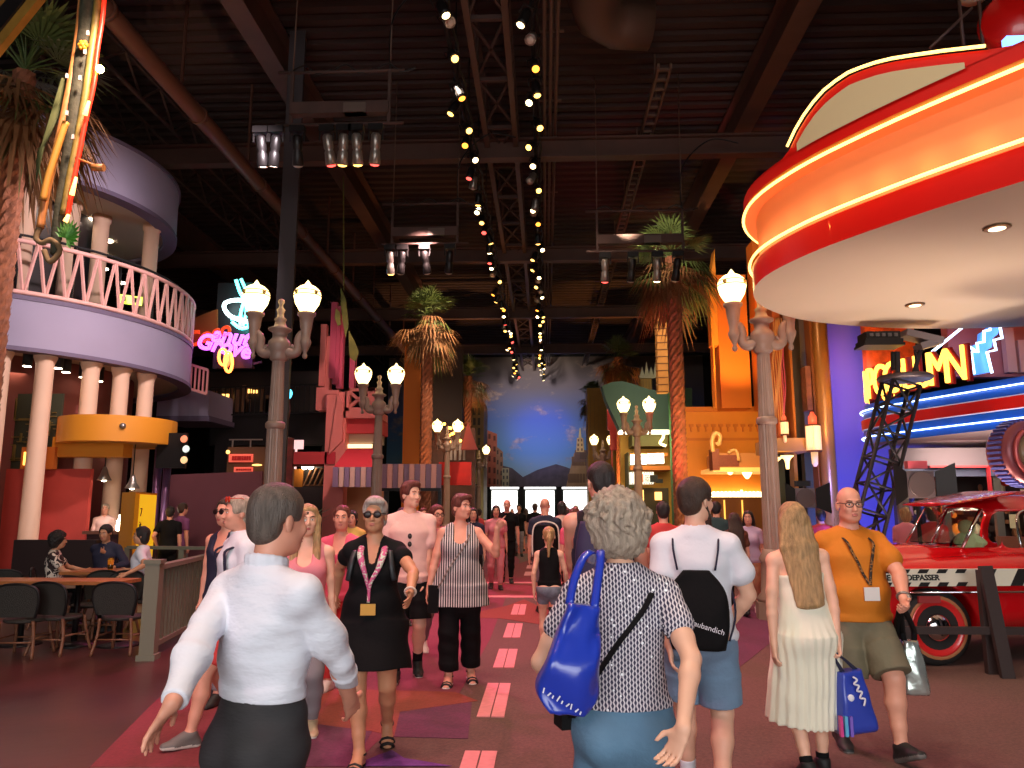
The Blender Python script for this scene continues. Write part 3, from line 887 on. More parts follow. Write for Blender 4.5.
t = MB(); pb(t, -30, 469, 76, 640, 17.0, 0.12)
tag(t.build('red_partition', mat('red_partition_paint', (196, 70, 60), 0.65, noise=0.08, nscale=2)), 'red screen wall behind the seated diners between the cream columns', 'partition')
# maroon hoarding
t = MB(); a0, a1 = W(166, 475, 21.5), W(262, 475, 19.5)
t.prism([(a0.x, a0.y), (a1.x, a1.y), (a1.x, a1.y + 0.12), (a0.x, a0.y + 0.12)], 0, 2.55)
tag(t.build('maroon_hoarding', mat('maroon_paint', (122, 70, 78), 0.7, noise=0.06, nscale=1)), 'plain maroon hoarding wall between the club and the lamp post', 'wall')
# bar canopy
cb = Vector((*W(118, 440, 17.4)[:2], 0))
t = thing('bar_canopy', 'orange yellow curved canopy ring over the bar around two columns', 'canopy', cb)
m_yel = mat('mustard_paint', (222, 140, 34), 0.55)
a = MB(); ring(a, 0.95, 1.25, 3.05, 3.62, 0, 360, 48, 0, cb); a.build('ring', m_yel, t)
a = MB(); ring(a, 0.05, 0.96, 3.05, 3.1, 0, 360, 48, 0, cb); a.build('soffit', mat('mustard_soffit', (190, 130, 40), 0.6), t)
a = MB(); q = W(85, 440, 16.9); a.bbox(q.x - 0.75, q.x + 0.9, 16.9, 17.3, 2.75, 3.2); a.build('beam', m_yel, t)
a = MB()
for px in (127, 133):
    q = WZ(px, 452, 3.04); a.ell((q.x, q.y, 3.04), 0.06)
a.build('bulb', m_down, t)
a = MB(); q = WZ(160, 441, 3.34); an = math.atan2(q.y - cb.y, q.x - cb.x)
a.ell((cb.x + 1.26 * math.cos(-1.0), cb.y + 1.26 * math.sin(-1.0), 3.38), 0.07); a.build('round_lamp', m_can2, t)
# small neon sign stack on the canopy's right end
t = thing('neon_totem', 'stack of small round glowing signs on the canopy right end', 'sign', W(180, 470, 17.2))
a = MB(); pb(a, 158, 433, 184, 468, 17.3, 0.12); a.build('backboard', m_can, t)
for k, (py, c) in enumerate(((439, (255, 150, 110)), (449, (220, 240, 230)), (460, (255, 210, 150)))):
    q = W(184 + k % 2 * 2, py, 17.2); a = MB(); a.lathe([(0.07, -0.03), (0.085, 0), (0.07, 0.03)], q, 14, R=Matrix.Rotation(PI / 2, 3, 'X'))
    a.build('disc', mat('totem_disc%d' % k, c, 0.4, emit=c, es=0.5), t)
# purple poles
for k, px in enumerate((155.5, 165)):
    p = W(px, 500, 17.9); t = MB(); t.tube([(p.x, p.y, 0), (p.x, p.y, 3.1)], 0.09, 12)
    tag(t.build('purple_pole', mat('purple_metal', (112, 78, 116), 0.3, 0.6)), ['purple metal pole under the bar canopy beside the menu board', 'purple metal pole under the bar canopy beside the maroon hoarding'][k], 'pole')
# pendant lamps
for k, (px, py) in enumerate(((104, 480), (132, 488))):
    p = W(px, py, 17.2); t = thing('pendant_lamp', ['grey pendant lamp over the bar left of the menu board', 'grey pendant lamp over the bar above the menu board'][k], 'lamp', p)
    a = MB(); a.lathe([(0.03, 0.3), (0.05, 0.26), (0.09, 0.12), (0.16, 0.0), (0.15, -0.01)], p, 16); a.build('shade', m_can2, t)
    a = MB(); a.tube([p + Vector((0, 0, 0.3)), Vector((p.x, p.y, 3.1))], 0.012, 6); a.build('cord', m_black, t)
    a = MB(); a.ell(p + Vector((0, 0, 0.03)), 0.07); a.build('bulb', m_down, t)
# menu board
p = W(136, 540, 14.6)
t = thing('menu_board', 'yellow corner menu board with lit face and black lettering', 'sign', (p.x, p.y, 0))
A0, A1, A2 = W(120, 520, 14.6), W(133.5, 520, 14.0), W(153, 520, 15.2)
m_myel = mat('menu_yellow', (226, 150, 24), 0.5)
m_mlit = mat('menu_lit', (250, 200, 40), 0.5, emit=(255, 190, 30), es=0.55)
a = MB(); a.prism([A0[:2], A1[:2], (A1.x + .03, A1.y + .1), (A0.x + .03, A0.y + .1)], 0.65, 1.86); a.build('side_panel', m_myel, t)
a = MB(); a.prism([A1[:2], A2[:2], (A2.x, A2.y + .08), (A1.x, A1.y + .08)], 0.65, 1.86); a.build('lit_panel', m_mlit, t)
a = MB(); a.prism([A0[:2], A1[:2], A2[:2], (A2.x, A2.y + .1), (A0.x, A0.y + .1)], 1.86, 1.9); a.build('frame', m_myel, t)
a = MB(); mid = (A1 + A2) / 2; a.bbox(mid.x - .2, mid.x + .2, mid.y + .1, mid.y + .35, 0, 0.65); a.build('base', m_black, t)
dirv = (A2 - A1); ang = math.atan2(dirv.y, dirv.x)
a = MB()
for k, (s_, z) in enumerate((('7', 1.52), ('it', 1.28), ('M', 1.02))):
    vs, fs = text_mesh(s_, 0.22, 0.006)
    a.add([facing((A1.x + dirv.x * .3 + .05, A1.y + dirv.y * .3 - 0.06, z), ang) @ v for v in vs], fs)
a.build('lettering', m_black, t)
# counter, bottles
p0, p1 = W(88, 520, 16.6), W(158, 520, 16.6)
t = thing('bar_counter', 'bar counter with dark front beneath the yellow canopy', 'counter', (p0.x, 16.6, 0))
a = MB(); a.bbox(p0.x, p1.x, 16.6, 17.3, 0, 1.05); a.build('front', mat('bar_front', (70, 40, 44), 0.5), t)
a = MB(); a.bbox(p0.x - .05, p1.x + .05, 16.5, 17.35, 1.05, 1.12); a.build('top', mat('bar_top', (120, 80, 66), 0.3), t)
for k, px in enumerate((121, 124.5, 128, 131, 134)):
    p = W(px, 500, 16.8); t = MB(); t.lathe([(0.05, 0), (0.055, 0.02), (0.055, 0.2), (0.02, 0.27), (0.02, 0.34), (0.0, 0.34)], (p.x, p.y, 1.12), 10)
    tag(t.build('bottle', m_down), 'small glowing bottle on the bar counter', 'bottle', 'lit bottles on the bar counter')
# seating area --------------------------------------------------------
m_fence = mat('fence_green_grey', (112, 110, 92), 0.6)
FA, FB = Vector((-4.23, 8.36, 0)), Vector((-4.95, 12.4, 0))
t = thing('terrace_fence', 'grey green terrace railing with square post running beside the walkway', 'fence', FA)
a = MB(); a.box(FA + Vector((0, 0, 0.5)), (0.15, 0.15, 1.0), rz=0.15); a.box(FA + Vector((0, 0, 1.02)), (0.18, 0.18, 0.04), rz=0.15); a.box(FA + Vector((0, 0, 0.03)), (0.19, 0.19, 0.06), rz=0.15); a.build('post', m_fence, t)
a = MB(); a.box(FB + Vector((0, 0, 0.5)), (0.13, 0.13, 1.0), rz=0.15); a.build('post', m_fence, t)
a = MB(); a.bar(FA + Vector((0, 0, 0.95)), FB + Vector((0, 0, 0.95)), 0.11, 0.05); a.build('rail', m_fence, t)
a = MB(); a.bar(FA + Vector((0, 0, 0.13)), FB + Vector((0, 0, 0.13)), 0.05, 0.05); a.build('rail', m_fence, t)
for i in range(1, 30):
    q = FA.lerp(FB, i / 30); a = MB(); a.bar(q + Vector((0, 0, 0.13)), q + Vector((0, 0, 0.95)), 0.03); a.build('baluster', m_fence, t)
t = thing('terrace_fence', 'far grey green terrace railing behind the seated woman in white', 'fence', (-6.6, 12.9, 0))
a = MB(); a.bar((-7.0, 12.9, 0.95), (-5.0, 12.6, 0.95), 0.1, 0.05); a.build('rail', m_fence, t)
for x in (-7.0, -6.0, -5.0):
    a = MB(); a.bar((x, 12.9 - (x + 7) * .15, 0), (x, 12.9 - (x + 7) * .15, 0.95), 0.09); a.build('post', m_fence, t)
# bistro chairs
m_chairback = mat('woven_dark_back', (46, 42, 36), 0.6, bump=0.5, bscale=120, noise=0.2, nscale=90)
m_cane = mat('cane_frame', (120, 76, 52), 0.5, noise=0.2, nscale=30)
def make_chair():
    t = thing('bistro_chair', 'chair', 'chair', (0, 0, 0), 0, 'bistro chairs on the terrace'); t.scale = (1, 1, 0.85)
    # backrest toward -Y (seen from behind)
    a = MB(); top = crom([(-0.19, -0.2, 0.5), (-0.235, -0.235, 0.7), (-0.215, -0.26, 0.85), (-0.12, -0.27, 0.91), (0, -0.275, 0.925), (0.12, -0.27, 0.91), (0.215, -0.26, 0.85), (0.235, -0.235, 0.7), (0.19, -0.2, 0.5)], 5)
    n_ = len(top); a.tube(top, 0.016, 8); a.build('back_frame', m_can, t, world=False)
    a = MB()
    c0 = Vector((0, -0.235, 0.7)); vs = []
    for off in (-0.008, 0.008):
        vs += [Vector((p.x * .96, p.y + off, c0.z + (p.z - c0.z) * .96)) for p in top]
    fs = [list(range(n_ - 1, -1, -1)), list(range(n_, 2 * n_))] + [(i, (i + 1) % n_, n_ + (i + 1) % n_, n_ + i) for i in range(n_)]
    a.add(vs, fs); a.build('backrest', m_chairback, t, world=False)
    a = MB(); a.lathe([(0.2, 0.43), (0.215, 0.44), (0.215, 0.465), (0.2, 0.475)], (0, 0, 0), 24, sx=1.0, sy=1.0); a.build('seat', m_chairback, t, world=False)
    for sx in (-1, 1):
        for sy in (-1, 1):
            a = MB(); a.tube(crom([(sx * 0.17, sy * 0.15 - (0.04 if sy < 0 else 0), 0.46), (sx * 0.185, sy * 0.18, 0.25), (sx * 0.215, sy * 0.24, 0.0)], 4), [0.017] * 9, 8); a.build('leg', m_cane, t, world=False)
    a = MB(); a.tube([(-0.19, -0.2, 0.2), (0.19, -0.2, 0.2)], 0.011, 6); a.tube([(-0.19, 0.2, 0.2), (0.19, 0.2, 0.2)], 0.011, 6)
    for sx in (-1, 1): a.tube([(sx * 0.19, -0.2, 0.24), (sx * 0.19, 0.2, 0.24)], 0.011, 6)
    a.build('stretcher', m_cane, t, world=False)
    return t
ch0 = make_chair()
def chair_at(px, Y, rz, label, first=[True]):
    x = W(px, 600, Y).x
    if first[0]:
        first[0] = False; o = ch0; o.location = (x, Y, 0); o.rotation_euler = (0, 0, rz); o['label'] = label
    else: o = dup(ch0, (x, Y, 0), rz, label)
    return o
chair_at(28, 8.5, 0.12, 'leftmost of the three dark bistro chairs with backs to the walkway')
chair_at(63, 8.72, -0.12, 'middle dark bistro chair overlapping the leftmost chair at the front table')
chair_at(125, 8.75, 0.05, 'dark bistro chair beside the square fence post at the front table')
chair_at(2, 10.4, 0.5, 'dark bistro chair in the shade at the far left of the terrace')
chair_at(90, 9.8, 3.1, 'dark empty bistro chair pushed in behind the front table')
chair_at(116, 9.8, 3.2, 'dark bistro chair directly behind the chair beside the fence post')
chair_at(146, 10.3, 1.87, 'dark bistro chair on which the woman in white sits')
chair_at(52, 10.6, -1.1, 'dark bistro chair on which the person in floral shirt sits')
chair_at(107, 11.55, 3.14, 'dark bistro chair on which the man by the drink sits')
m_wood = mat('table_wood', (176, 106, 58), 0.4, noise=0.25, nscale=6, stretch=(1, 8, 8))
def table(x0, x1, y0, y1, label, z=0.75, legs=()):
    t = thing('terrace_table', label, 'table', ((x0 + x1) / 2, (y0 + y1) / 2, 0))
    a = MB(); a.bbox(x0, x1, y0, y1, z - 0.04, z); a.build('tabletop', m_wood, t)
    for lx in legs:
        a = MB(); a.tube([(lx, (y0 + y1) / 2, 0.02), (lx, (y0 + y1) / 2, z - 0.04)], 0.035, 10); a.lathe([(0.24, 0), (0.22, 0.02), (0.04, 0.045)], (lx, (y0 + y1) / 2, 0), 20); a.build('pedestal', m_can, t)
    return t
xl, xr = W(-60, 600, 9.5).x, W(142, 600, 9.5).x
table(xl, xr, 8.95, 9.45, 'long wooden table in front row behind the three bistro chairs', legs=(W(40, 600, 9.5).x, W(92, 600, 9.5).x, W(135, 600, 9.5).x))
x0, x1 = W(72, 575, 10.6).x, W(132, 575, 10.6).x
table(x0, x1, 10.3, 11.0, 'wooden table with the drink in front of the seated man', legs=((x0 + x1) / 2,))
x0, x1 = W(152, 575, 11.0).x, W(186, 575, 11.0).x
table(x0, x1, 10.6, 11.3, 'small wooden table beside the fence behind its square post', legs=((x0 + x1) / 2,))
q = W(111, 560, 10.6)
t = thing('drink_glass', 'glass of orange drink on the seated man\'s table', 'drink', (q.x, 10.6, 0.75))
a = MB(); a.lathe([(0.03, 0), (0.035, 0.01), (0.042, 0.17), (0.038, 0.17), (0.03, 0.02)], (q.x, 10.6, 0.75), 14); a.build('glass', m_glass, t)
a = MB(); a.lathe([(0.029, 0.012), (0.037, 0.14), (0.0, 0.14)], (q.x, 10.6, 0.75), 14); a.build('juice', mat('juice', (230, 140, 40), 0.2, emit=(230, 130, 30), es=0.15), t)
q = W(176, 560, 11.0)
t = MB(); t.bbox(q.x - 0.12, q.x + 0.1, 10.8, 11.0, 0.75, 0.765); tag(t.build('napkin', mat('orange_paper', (226, 150, 60), 0.7)), 'orange paper napkin on the small table by the fence', 'napkin')
# dark bench back
t = thing('bench', 'dark upholstered bench with high back under the red partition', 'bench', W(40, 600, 13.2))
p0, p1 = W(4, 560, 13.2).x, W(88, 560, 13.2).x
a = MB(); a.bbox(p0, p1, 13.4, 13.55, 0, 1.05); a.build('back', mat('dark_leather', (40, 26, 26), 0.5), t)
a = MB(); a.bbox(p0, p1, 12.9, 13.4, 0, 0.45); a.build('seat', mat('dark_leather', (30, 20, 20)), t)

# tiki prop hanging at the near left corner -----------------------------------------
TY = 10.5
t = thing('tiki_mast', 'leaning mast of bamboo, bark and glowing red tube hung before the left palm', 'decoration', W(70, 130, TY))
def px_path(pts, Y): return [W(a_, b_, Y) for a_, b_ in pts]
m_bam = mat('bamboo', (196, 128, 70), 0.5, noise=0.3, nscale=5, stretch=(8, 8, 1))
m_bark = mat('palm_bark', (72, 70, 52), 0.8, noise=0.4, nscale=8, bump=0.6, bscale=20)
a = MB(); a.tube(crom(px_path([(84, -30), (79, 30), (71, 80), (62, 125), (54, 160), (46, 195), (40, 228)], TY), 5), [0.055] * 31, 10); a.build('bamboo_pole', m_bam, t)
a = MB(); a.tube(crom(px_path([(66, 122), (60, 140), (52, 165), (47, 182), (43, 200)], TY - 0.1), 4), 0.05, 8); a.build('split_bamboo', mat('bamboo_gold', (206, 146, 60), 0.5), t)
a = MB(); a.tube(crom(px_path([(92, -30), (88, 20), (82, 70), (75, 120), (68, 170), (60, 215), (54, 255)], TY + 0.05), 5), [0.13, .13, .13, .14, .14, .14, .13, .13, .13, .13, .13, .12, .12, .12, .12, .12, .12, .11, .11, .11, .11, .1, .1, .1, .1, .09, .09, .08, .07, .06, .05], 10); a.build('bark_trunk', m_bark, t)
a = MB(); a.tube(crom(px_path([(101, -30), (96, 20), (90, 65), (86, 95), (79, 135), (71, 175), (64, 215)], TY - 0.02), 5), 0.06, 8); a.build('green_pole', mat('olive_bamboo', (150, 128, 62), 0.5, noise=0.35, nscale=7), t)
a = MB(); a.tube(crom(px_path([(106, -30), (103, 15), (97, 55), (94, 85), (86, 120), (80, 150), (74, 180), (68, 215)], TY - 0.12), 5), 0.03, 8); a.build('red_tube', mat('red_neon_glow', (255, 60, 40), 0.4, emit=(255, 40, 20), es=1.5), t)
a = MB()
for px, py, h in ((87, 108, 16), (74, 186, 20), (67, 218, 8)):
    a = MB(); q = W(px, py, TY - 0.2); a.tube([q + Vector((0.02, 0, h / 75 * .5)), q - Vector((0.02, 0, h / 75 * .5))], [0.02, 0.035], 8); a.build('hot_core', mat('tube_core', (255, 190, 110), 0.4, emit=(255, 170, 90), es=5), t)
a = MB(); q = W(100, 69, TY - 0.15); a.ell(q, 0.06); a.build('bulb', mat('bulb_amber', (255, 210, 110), 0.4, emit=(255, 190, 80), es=60), t)
a = MB(); q = W(83, 45, TY - 0.15); 
for k in range(6): a.ell(q + Vector((0.05 * math.cos(k * PI / 3), 0, 0.05 * math.sin(k * PI / 3))), 0.035, n=8, k=6)
a.ell(q, 0.05); a.build('yellow_flower', mat('flower_yellow', (240, 160, 40), 0.6), t)
a = MB()
for px, py in ((88, 33), (67, 76), (73, 137), (67, 113), (80, 78), (85, 52)):
    a = MB(); q = W(px, py, TY - 0.2); a.box(q, (0.035, 0.03, 0.07), rz=0.3); a.build('white_chip', mat('white_chip', (200, 190, 180), 0.6), t)
a = MB()
q0 = W(64, 245, TY - 0.1)
for k in range(13):
    an = math.radians(-70 + k * 20); tip = q0 + Vector((math.cos(an) * 0.2 + 0.05, -0.02, math.sin(an) * 0.24 + 0.16))
    base = q0 + Vector((0.02, 0, 0.1))
    side = Vector((-math.sin(an), 0, math.cos(an))) * 0.035; midp = base.lerp(tip, 0.6)
    a.add([base, midp + side, tip, midp - side, midp + Vector((0, 0.02, 0))], [(0, 1, 4), (1, 2, 4), (2, 3, 4), (3, 0, 4)])
a.build('fan_leaf', mat('bright_leaf', (66, 132, 40), 0.5, noise=0.3, nscale=12), t)
a = MB()
q0 = W(60, 130, TY)
for k in range(9):
    x = q0 + Vector((-0.1 + 0.015 * k, 0.1, 0.9 - .03 * k)); a.tube([x, x + Vector((-0.18 - .02 * k, 0, -0.9)), x + Vector((-0.26 - .02 * k, 0, -1.7 + .1 * k))], [0.03, 0.025, 0.005], 5)
a.build('dry_fronds', mat('dry_frond_green', (88, 92, 50), 0.7), t)
a = MB(); q0 = W(76, 158, TY - 0.1); q1 = W(96, 166, TY - 0.25); a.tube([q0, q1], 0.02, 6); a.tube([q1 - Vector((0.05, 0, 0.02)), q1 + Vector((0.12, 0, -0.03))], [0.05, 0.055], 10)
a.build('wooden_mallet', m_bam, t)
a = MB(); a.tube(crom(px_path([(40, 228), (36, 238), (42, 243), (52, 240), (60, 250), (50, 262), (44, 250)], TY), 4), 0.04, 6); a.build('rope_knot', mat('rope', (140, 112, 78), 0.8), t)
# golden eave at the very corner
t = thing('gold_eave', 'gilded sloping eave jutting in at the top left corner', 'eave', W(5, 20, 8.6))
a = MB(); A_, B_ = W(48, -14, 8.6), W(-12, 60, 8.6); a.bar(A_, B_, 0.1, 0.12); a.build('edge_beam', mat('gilt', (190, 140, 60), 0.4, 0.5, noise=0.2, nscale=4), t)
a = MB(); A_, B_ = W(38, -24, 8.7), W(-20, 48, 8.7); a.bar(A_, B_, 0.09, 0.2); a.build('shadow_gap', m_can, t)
a = MB(); A_, B_ = W(26, -26, 8.8), W(-26, 38, 8.8); a.bar(A_, B_, 0.14, 0.3); a.build('inner_beam', mat('gilt_dark', (170, 116, 50), 0.5, 0.4, noise=0.2, nscale=4), t)
# neon sign: cocktail glass, lettering, shell -------------------------------------------
SY = 22.2
t = thing('cocktail_neon_sign', 'neon sign with teal cocktail glass, purple lettering and orange shell', 'sign', W(222, 345, SY))
m_steel = mat('sign_back', (30, 24, 28), 0.5)
a = MB(); pb(a, 218, 283, 252, 368, SY + 0.25, 0.2); a.build('backboard', m_steel, t)
a = MB(); q = W(232, 368, SY + .3); a.bar(q, W(262, 362, SY + .3), 0.06); a.build('arm', m_dark, t)
m_teal = mat('neon_teal', (120, 245, 240), 0.3, emit=(90, 240, 235), es=5.5)
a = MB()
a.tube(crom(px_path([(236, 280), (240, 292), (244, 300), (241, 312), (240, 326)], SY), 4), 0.05, 8); a.tube(crom(px_path([(241, 279), (246, 291), (246, 303), (246, 314), (243, 326)], SY), 4), 0.045, 8)
a.tube(crom(px_path([(231, 319), (240, 318), (248, 323), (248, 327), (240, 328), (232, 322)], SY), 4), 0.05, 8)
a.build('glass_tube', m_teal, t)
a = MB(); a.tube(crom(px_path([(252, 302), (238, 300), (227, 302), (224, 307), (229, 315), (240, 320), (252, 322)], SY - 0.1), 5), 0.06, 8); a.build('swirl_tube', mat('neon_white', (225, 250, 250), 0.3, emit=(215, 250, 250), es=6), t)
m_purp = mat('neon_purple', (235, 130, 255), 0.3, emit=(225, 95, 255), es=2.6)
def neon_word(txt, size, px, py, Y, tilt, m, name, par, depth=0.05, shear=0.15):
    vs, fs = text_mesh(txt, size, bevel=0.028, outline=True, shear=shear)
    a = MB(); a.add([facing(W(px, py, Y), 0.0, tilt) @ v for v in vs], fs, 0, True); return a.build(name, m, par)
neon_word('anut', 0.66, 231, 337, SY, -0.16, m_purp, 'lettering', t)
neon_word('Grove', 0.66, 224, 346.5, SY - 0.05, -0.22, m_purp, 'lettering', t)
neon_word('Coco', 0.62, 208, 335, SY, 0.3, mat('neon_rust', (220, 80, 40), 0.4, emit=(200, 60, 24), es=0.9), 'lettering', t)
a = MB(); q = [(194, 318), (217, 309), (217, 334), (204, 343), (194, 345)]; pp = px_path(q, SY + 0.1)
a.prism([(p.x, p.z) for p in pp], 0, 0.08, M=Matrix.Translation((0, SY + 0.18, 0)) @ Matrix.Rotation(PI / 2, 4, 'X')); a.build('orange_board', mat('sign_orange', (150, 74, 26), 0.6), t)
m_nor = mat('neon_orange', (255, 170, 100), 0.3, emit=(255, 120, 50), es=5)
a = MB()
for (cx, cy, w_, h_) in ((223, 357, 4.2, 8), (228.5, 362, 3.8, 10)):
    a.tube([W(cx + w_ * math.cos(k * PI / 10), cy + h_ * math.sin(k * PI / 10), SY - 0.05) for k in range(20)], 0.045, 6, closed=True)
a.build('shell_tube', m_nor, t)
a = MB(); q = W(227, 360, SY + .05); a.ell(q, (0.12, 0.05, 0.22)); a.build('shell_body', mat('shell_peach', (250, 150, 110), 0.5, emit=(255, 120, 70), es=1.0), t)
# steel pillar behind the near lamp
t = MB(); p = W(276, 400, 17.5); t.bbox(p.x - 0.02, p.x + 0.22, 17.5, 17.8, 0, 13.5); t.bbox(p.x - .1, p.x + .3, 17.45, 17.47, 0, 13.5)
tag(t.build('steel_column', mat('steel_grey_column', (62, 54, 56), 0.6)), 'tall dark steel column rising to the roof behind the near left lamp post', 'column', kind='thing')
# dark gallery with lit shop windows behind
t = thing('dark_gallery', 'dark upper gallery with railing and warm lit windows behind the neon sign', 'building', W(235, 480, 27))
a = MB(); pb(a, 211, 412, 328, 445, 27.1, 0.4); pb(a, 215, 445, 219, 600, 27.1, 0.3); pb(a, 322, 445, 326, 600, 27.1, 0.3); a.build('deck', m_hallwall, t)
a = MB(); pb(a, 205, 372, 325, 412, 29, 0.2); a.build('back_wall', mat('gallery_wall', (44, 30, 28), 0.7), t)
m_win = mat('warm_window', (255, 205, 120), 0.4, emit=(255, 190, 100), es=2.2)
for x0, y0, x1, y1 in ((222, 394, 232, 401), (226, 399, 231, 402), (247, 389, 251, 393), (253, 390, 257, 393)):
    a = MB(); pb(a, x0, y0, x1, y1, 28.9, 0.05); a.build('window_glow', m_win, t)
a = MB()
rr = random.Random(5)
for k in range(16):
    x = rr.uniform(208, 268); y = rr.uniform(385, 404); a = MB(); pb(a, x, y, x + rr.uniform(1, 5), 412, 28.8, 0.06); a.build('furniture', mat('gallery_tan', (124, 84, 56), 0.6), t)
a = MB(); A_, B_ = W(211, 388, 26.9), W(325, 384, 26.9); a.bar(A_, B_, 0.06)
for k in range(24):
    q = A_.lerp(B_, k / 23); a.bar(q, q - Vector((0, 0, 1.0)), 0.03)
A2_, B2_ = A_ - Vector((0, 0, 1)), B_ - Vector((0, 0, 1)); a.bar(A2_, B2_, 0.05); a.build('railing', m_can, t)
a = MB(); A_, B_ = W(192, 365, 23), W(208, 370, 23); a.bar(A_, B_, 0.08); a.bar(A_ - Vector((0, 0, .75)), B_ - Vector((0, 0, .75)), 0.08)
for k in range(5): q = A_.lerp(B_, k / 4); a.bar(q, q - Vector((0, 0, 0.75)), 0.05)
a.build('side_wing_rail', m_pink, bl)
# kiosk with red signs
t = thing('red_sign_kiosk', 'small brown kiosk with two red and pink sign boards', 'kiosk', W(245, 475, 23))
a = MB(); pb(a, 228, 447, 262, 600, 23.2, 1.0); a.build('body', mat('kiosk_brown', (96, 62, 34), 0.6), t)
a = MB(); pb(a, 229, 439, 262, 440, 23.2, 0.05); 
for x in (232, 250): pb(a, x, 440, x + .6, 447, 23.2, 0.05)
a.build('roof_frame', m_can2, t)
m_sred = mat('sign_red_pink', (236, 112, 92), 0.5, emit=(236, 90, 70), es=0.5); m_sr2 = mat('sign_red_text', (190, 30, 30), 0.5)
for y0, y1, s_, x0, x1 in ((454, 462, 'THE STAGE', 229, 252), (467, 472, 'BAR', 234, 252)):
    a = MB(); pb(a, x0, y0, x1, y1, 23.1, 0.08); a.build('sign_board', m_sred, t)
for y0, y1 in ((456, 460.4), (468.6, 470.6)):
    a = MB(); rr = random.Random(int(y0)); x = 232 if y0 < 460 else 236
    while x < 249.5:
        w_ = rr.uniform(1.2, 2.2); pb(a, x, y0, x + w_ * .8, y1, 23.06, 0.05); x += w_ + .5
    a.build('sign_lettering', m_sr2, t)
a = MB(); q = W(228, 452, 22.9); a.ell(q, 0.06); q = W(257, 465, 22.9); a.ell(q, (0.16, .1, 0.03)); a.build('light', m_win, t)
# red feather banner with teal neon characters, pale box behind the near lamp
t = thing('feather_sign', 'dark red plume shaped sign with two teal neon characters beside lamp post', 'sign', W(287, 440, 20.5))
pp = px_path([(281, 360), (292, 362), (288, 385), (291, 410), (285, 435), (280, 440)], 20.6)
a = MB(); a.prism([(p.x, p.z) for p in pp], 0, 0.1, M=Matrix.Translation((0, 20.6, 0)) @ Matrix.Rotation(PI / 2, 4, 'X')); pb(a, 283, 438, 285, 620, 20.62, 0.08); a.build('plume', mat('plume_red', (120, 40, 34), 0.6, noise=0.4, nscale=6), t)
m_cy = mat('neon_cyan', (110, 210, 235), 0.3, emit=(80, 205, 235), es=3.5)
neon_word('D', 0.42, 285.5, 395, 20.45, 0, m_cy, 'neon_character', t); neon_word('S', 0.34, 284, 410, 20.45, 0, m_cy, 'neon_character', t)
t = MB(); pb(t, 283, 437, 287.5, 466, 20.9, 0.3); pb(t, 284, 466, 286, 620, 21.0, 0.1); tag(t.build('speaker_box', mat('pale_grey_box', (190, 160, 150), 0.6)), 'narrow pale box fixed behind the near left lamp post', 'box')
# pink balcony house ---------------------------------------------------------------
m_pk = mat('salmon_render', (220, 122, 112), 0.7, noise=0.05, nscale=2); m_pr = mat('coral_red_render', (206, 64, 66), 0.7); m_rd = mat('awning_red', (196, 42, 56), 0.7)
HY = 24.5
t = thing('pink_house', 'salmon pink stage house with crossed balcony rail and tall pink fins', 'building', W(345, 490, HY))
a = MB(); pb(a, 266, 452, 327, 464, HY, 1.5); a.build('red_fascia', m_pr, t)
a = MB(); pb(a, 327, 392, 338.5, 620, HY, 0.5); pb(a, 326.5, 390, 339, 394, HY - .03, 0.56); a.build('pilaster', m_pk, t)
a = MB(); pb(a, 327, 452, 335, 464, HY - 0.04, 0.1); a.build('pilaster_band', m_rd, t)
a = MB(); pb(a, 316.5, 387.5, 328, 410, HY + 0.3, 0.5); a.build('side_parapet', m_pk, t)
a = MB(); pb(a, 340, 411, 379, 418, HY, 1.4); a.build('balcony_slab', m_pk, t)
a = MB(); pb(a, 343, 418, 379, 433, HY + 0.2, 1.4); a.build('balcony_wall', m_pr, t)
a = MB(); pb(a, 343, 433, 378, 443, HY + 0.5, 1.0); a.build('soffit_band', m_soff, t)
a = MB(); pb(a, 347, 444, 372, 448, HY + 0.4, 0.06); a.build('strip_light', mat('strip_glow', (255, 220, 170), 0.4, emit=(255, 215, 160), es=1.6), t)
a = MB(); pb(a, 368, 388, 375, 411, HY, 0.3); pb(a, 345, 388, 349, 411, HY, 0.3); pb(a, 345, 388, 375, 391, HY, 0.12); pb(a, 345, 407.5, 375, 411, HY, 0.12)
for x0, x1 in ((349, 368),):
    a.bar(W(x0, 391, HY + .06), W(x1, 408, HY + .06), 0.1); a.bar(W(x1, 391, HY + .06), W(x0, 408, HY + .06), 0.1)
a.build('crossed_balustrade', m_pk, t)
m_fin = mat('fin_magenta', (212, 84, 110), 0.6)
for x, y0, y1, w_ in ((321, 324, 386, 3.2), (326.5, 336, 388, 3.2), (331.5, 302, 378, 3), (335.2, 306, 384, 3), (338.5, 315, 388, 3), (350, 352, 388, 4)):
    a = MB(); pb(a, x, y0, x + w_, y1, HY + 0.6 + rnd.random() * .3, 0.25); a.build('fin', m_fin if x > 330 else m_pk, t)
# sloping red corner roof
pp = [W(340, 398, HY), W(343, 412, HY), W(343, 440, HY + .3), W(336, 466, HY - .6), W(328, 466, HY - .6), W(330, 420, HY)]
a = MB()
A_ = [W(329, 455, HY - .05), W(343, 440, HY - .05), W(343, 402, HY - .05), W(338, 394, HY - .05)]
a.prism([(p.x, p.z) for p in A_], 0, 0.3, M=Matrix.Translation((0, HY + 0.2, 0)) @ Matrix.Rotation(PI / 2, 4, 'X')); a.build('corner_wedge', m_pk, t)
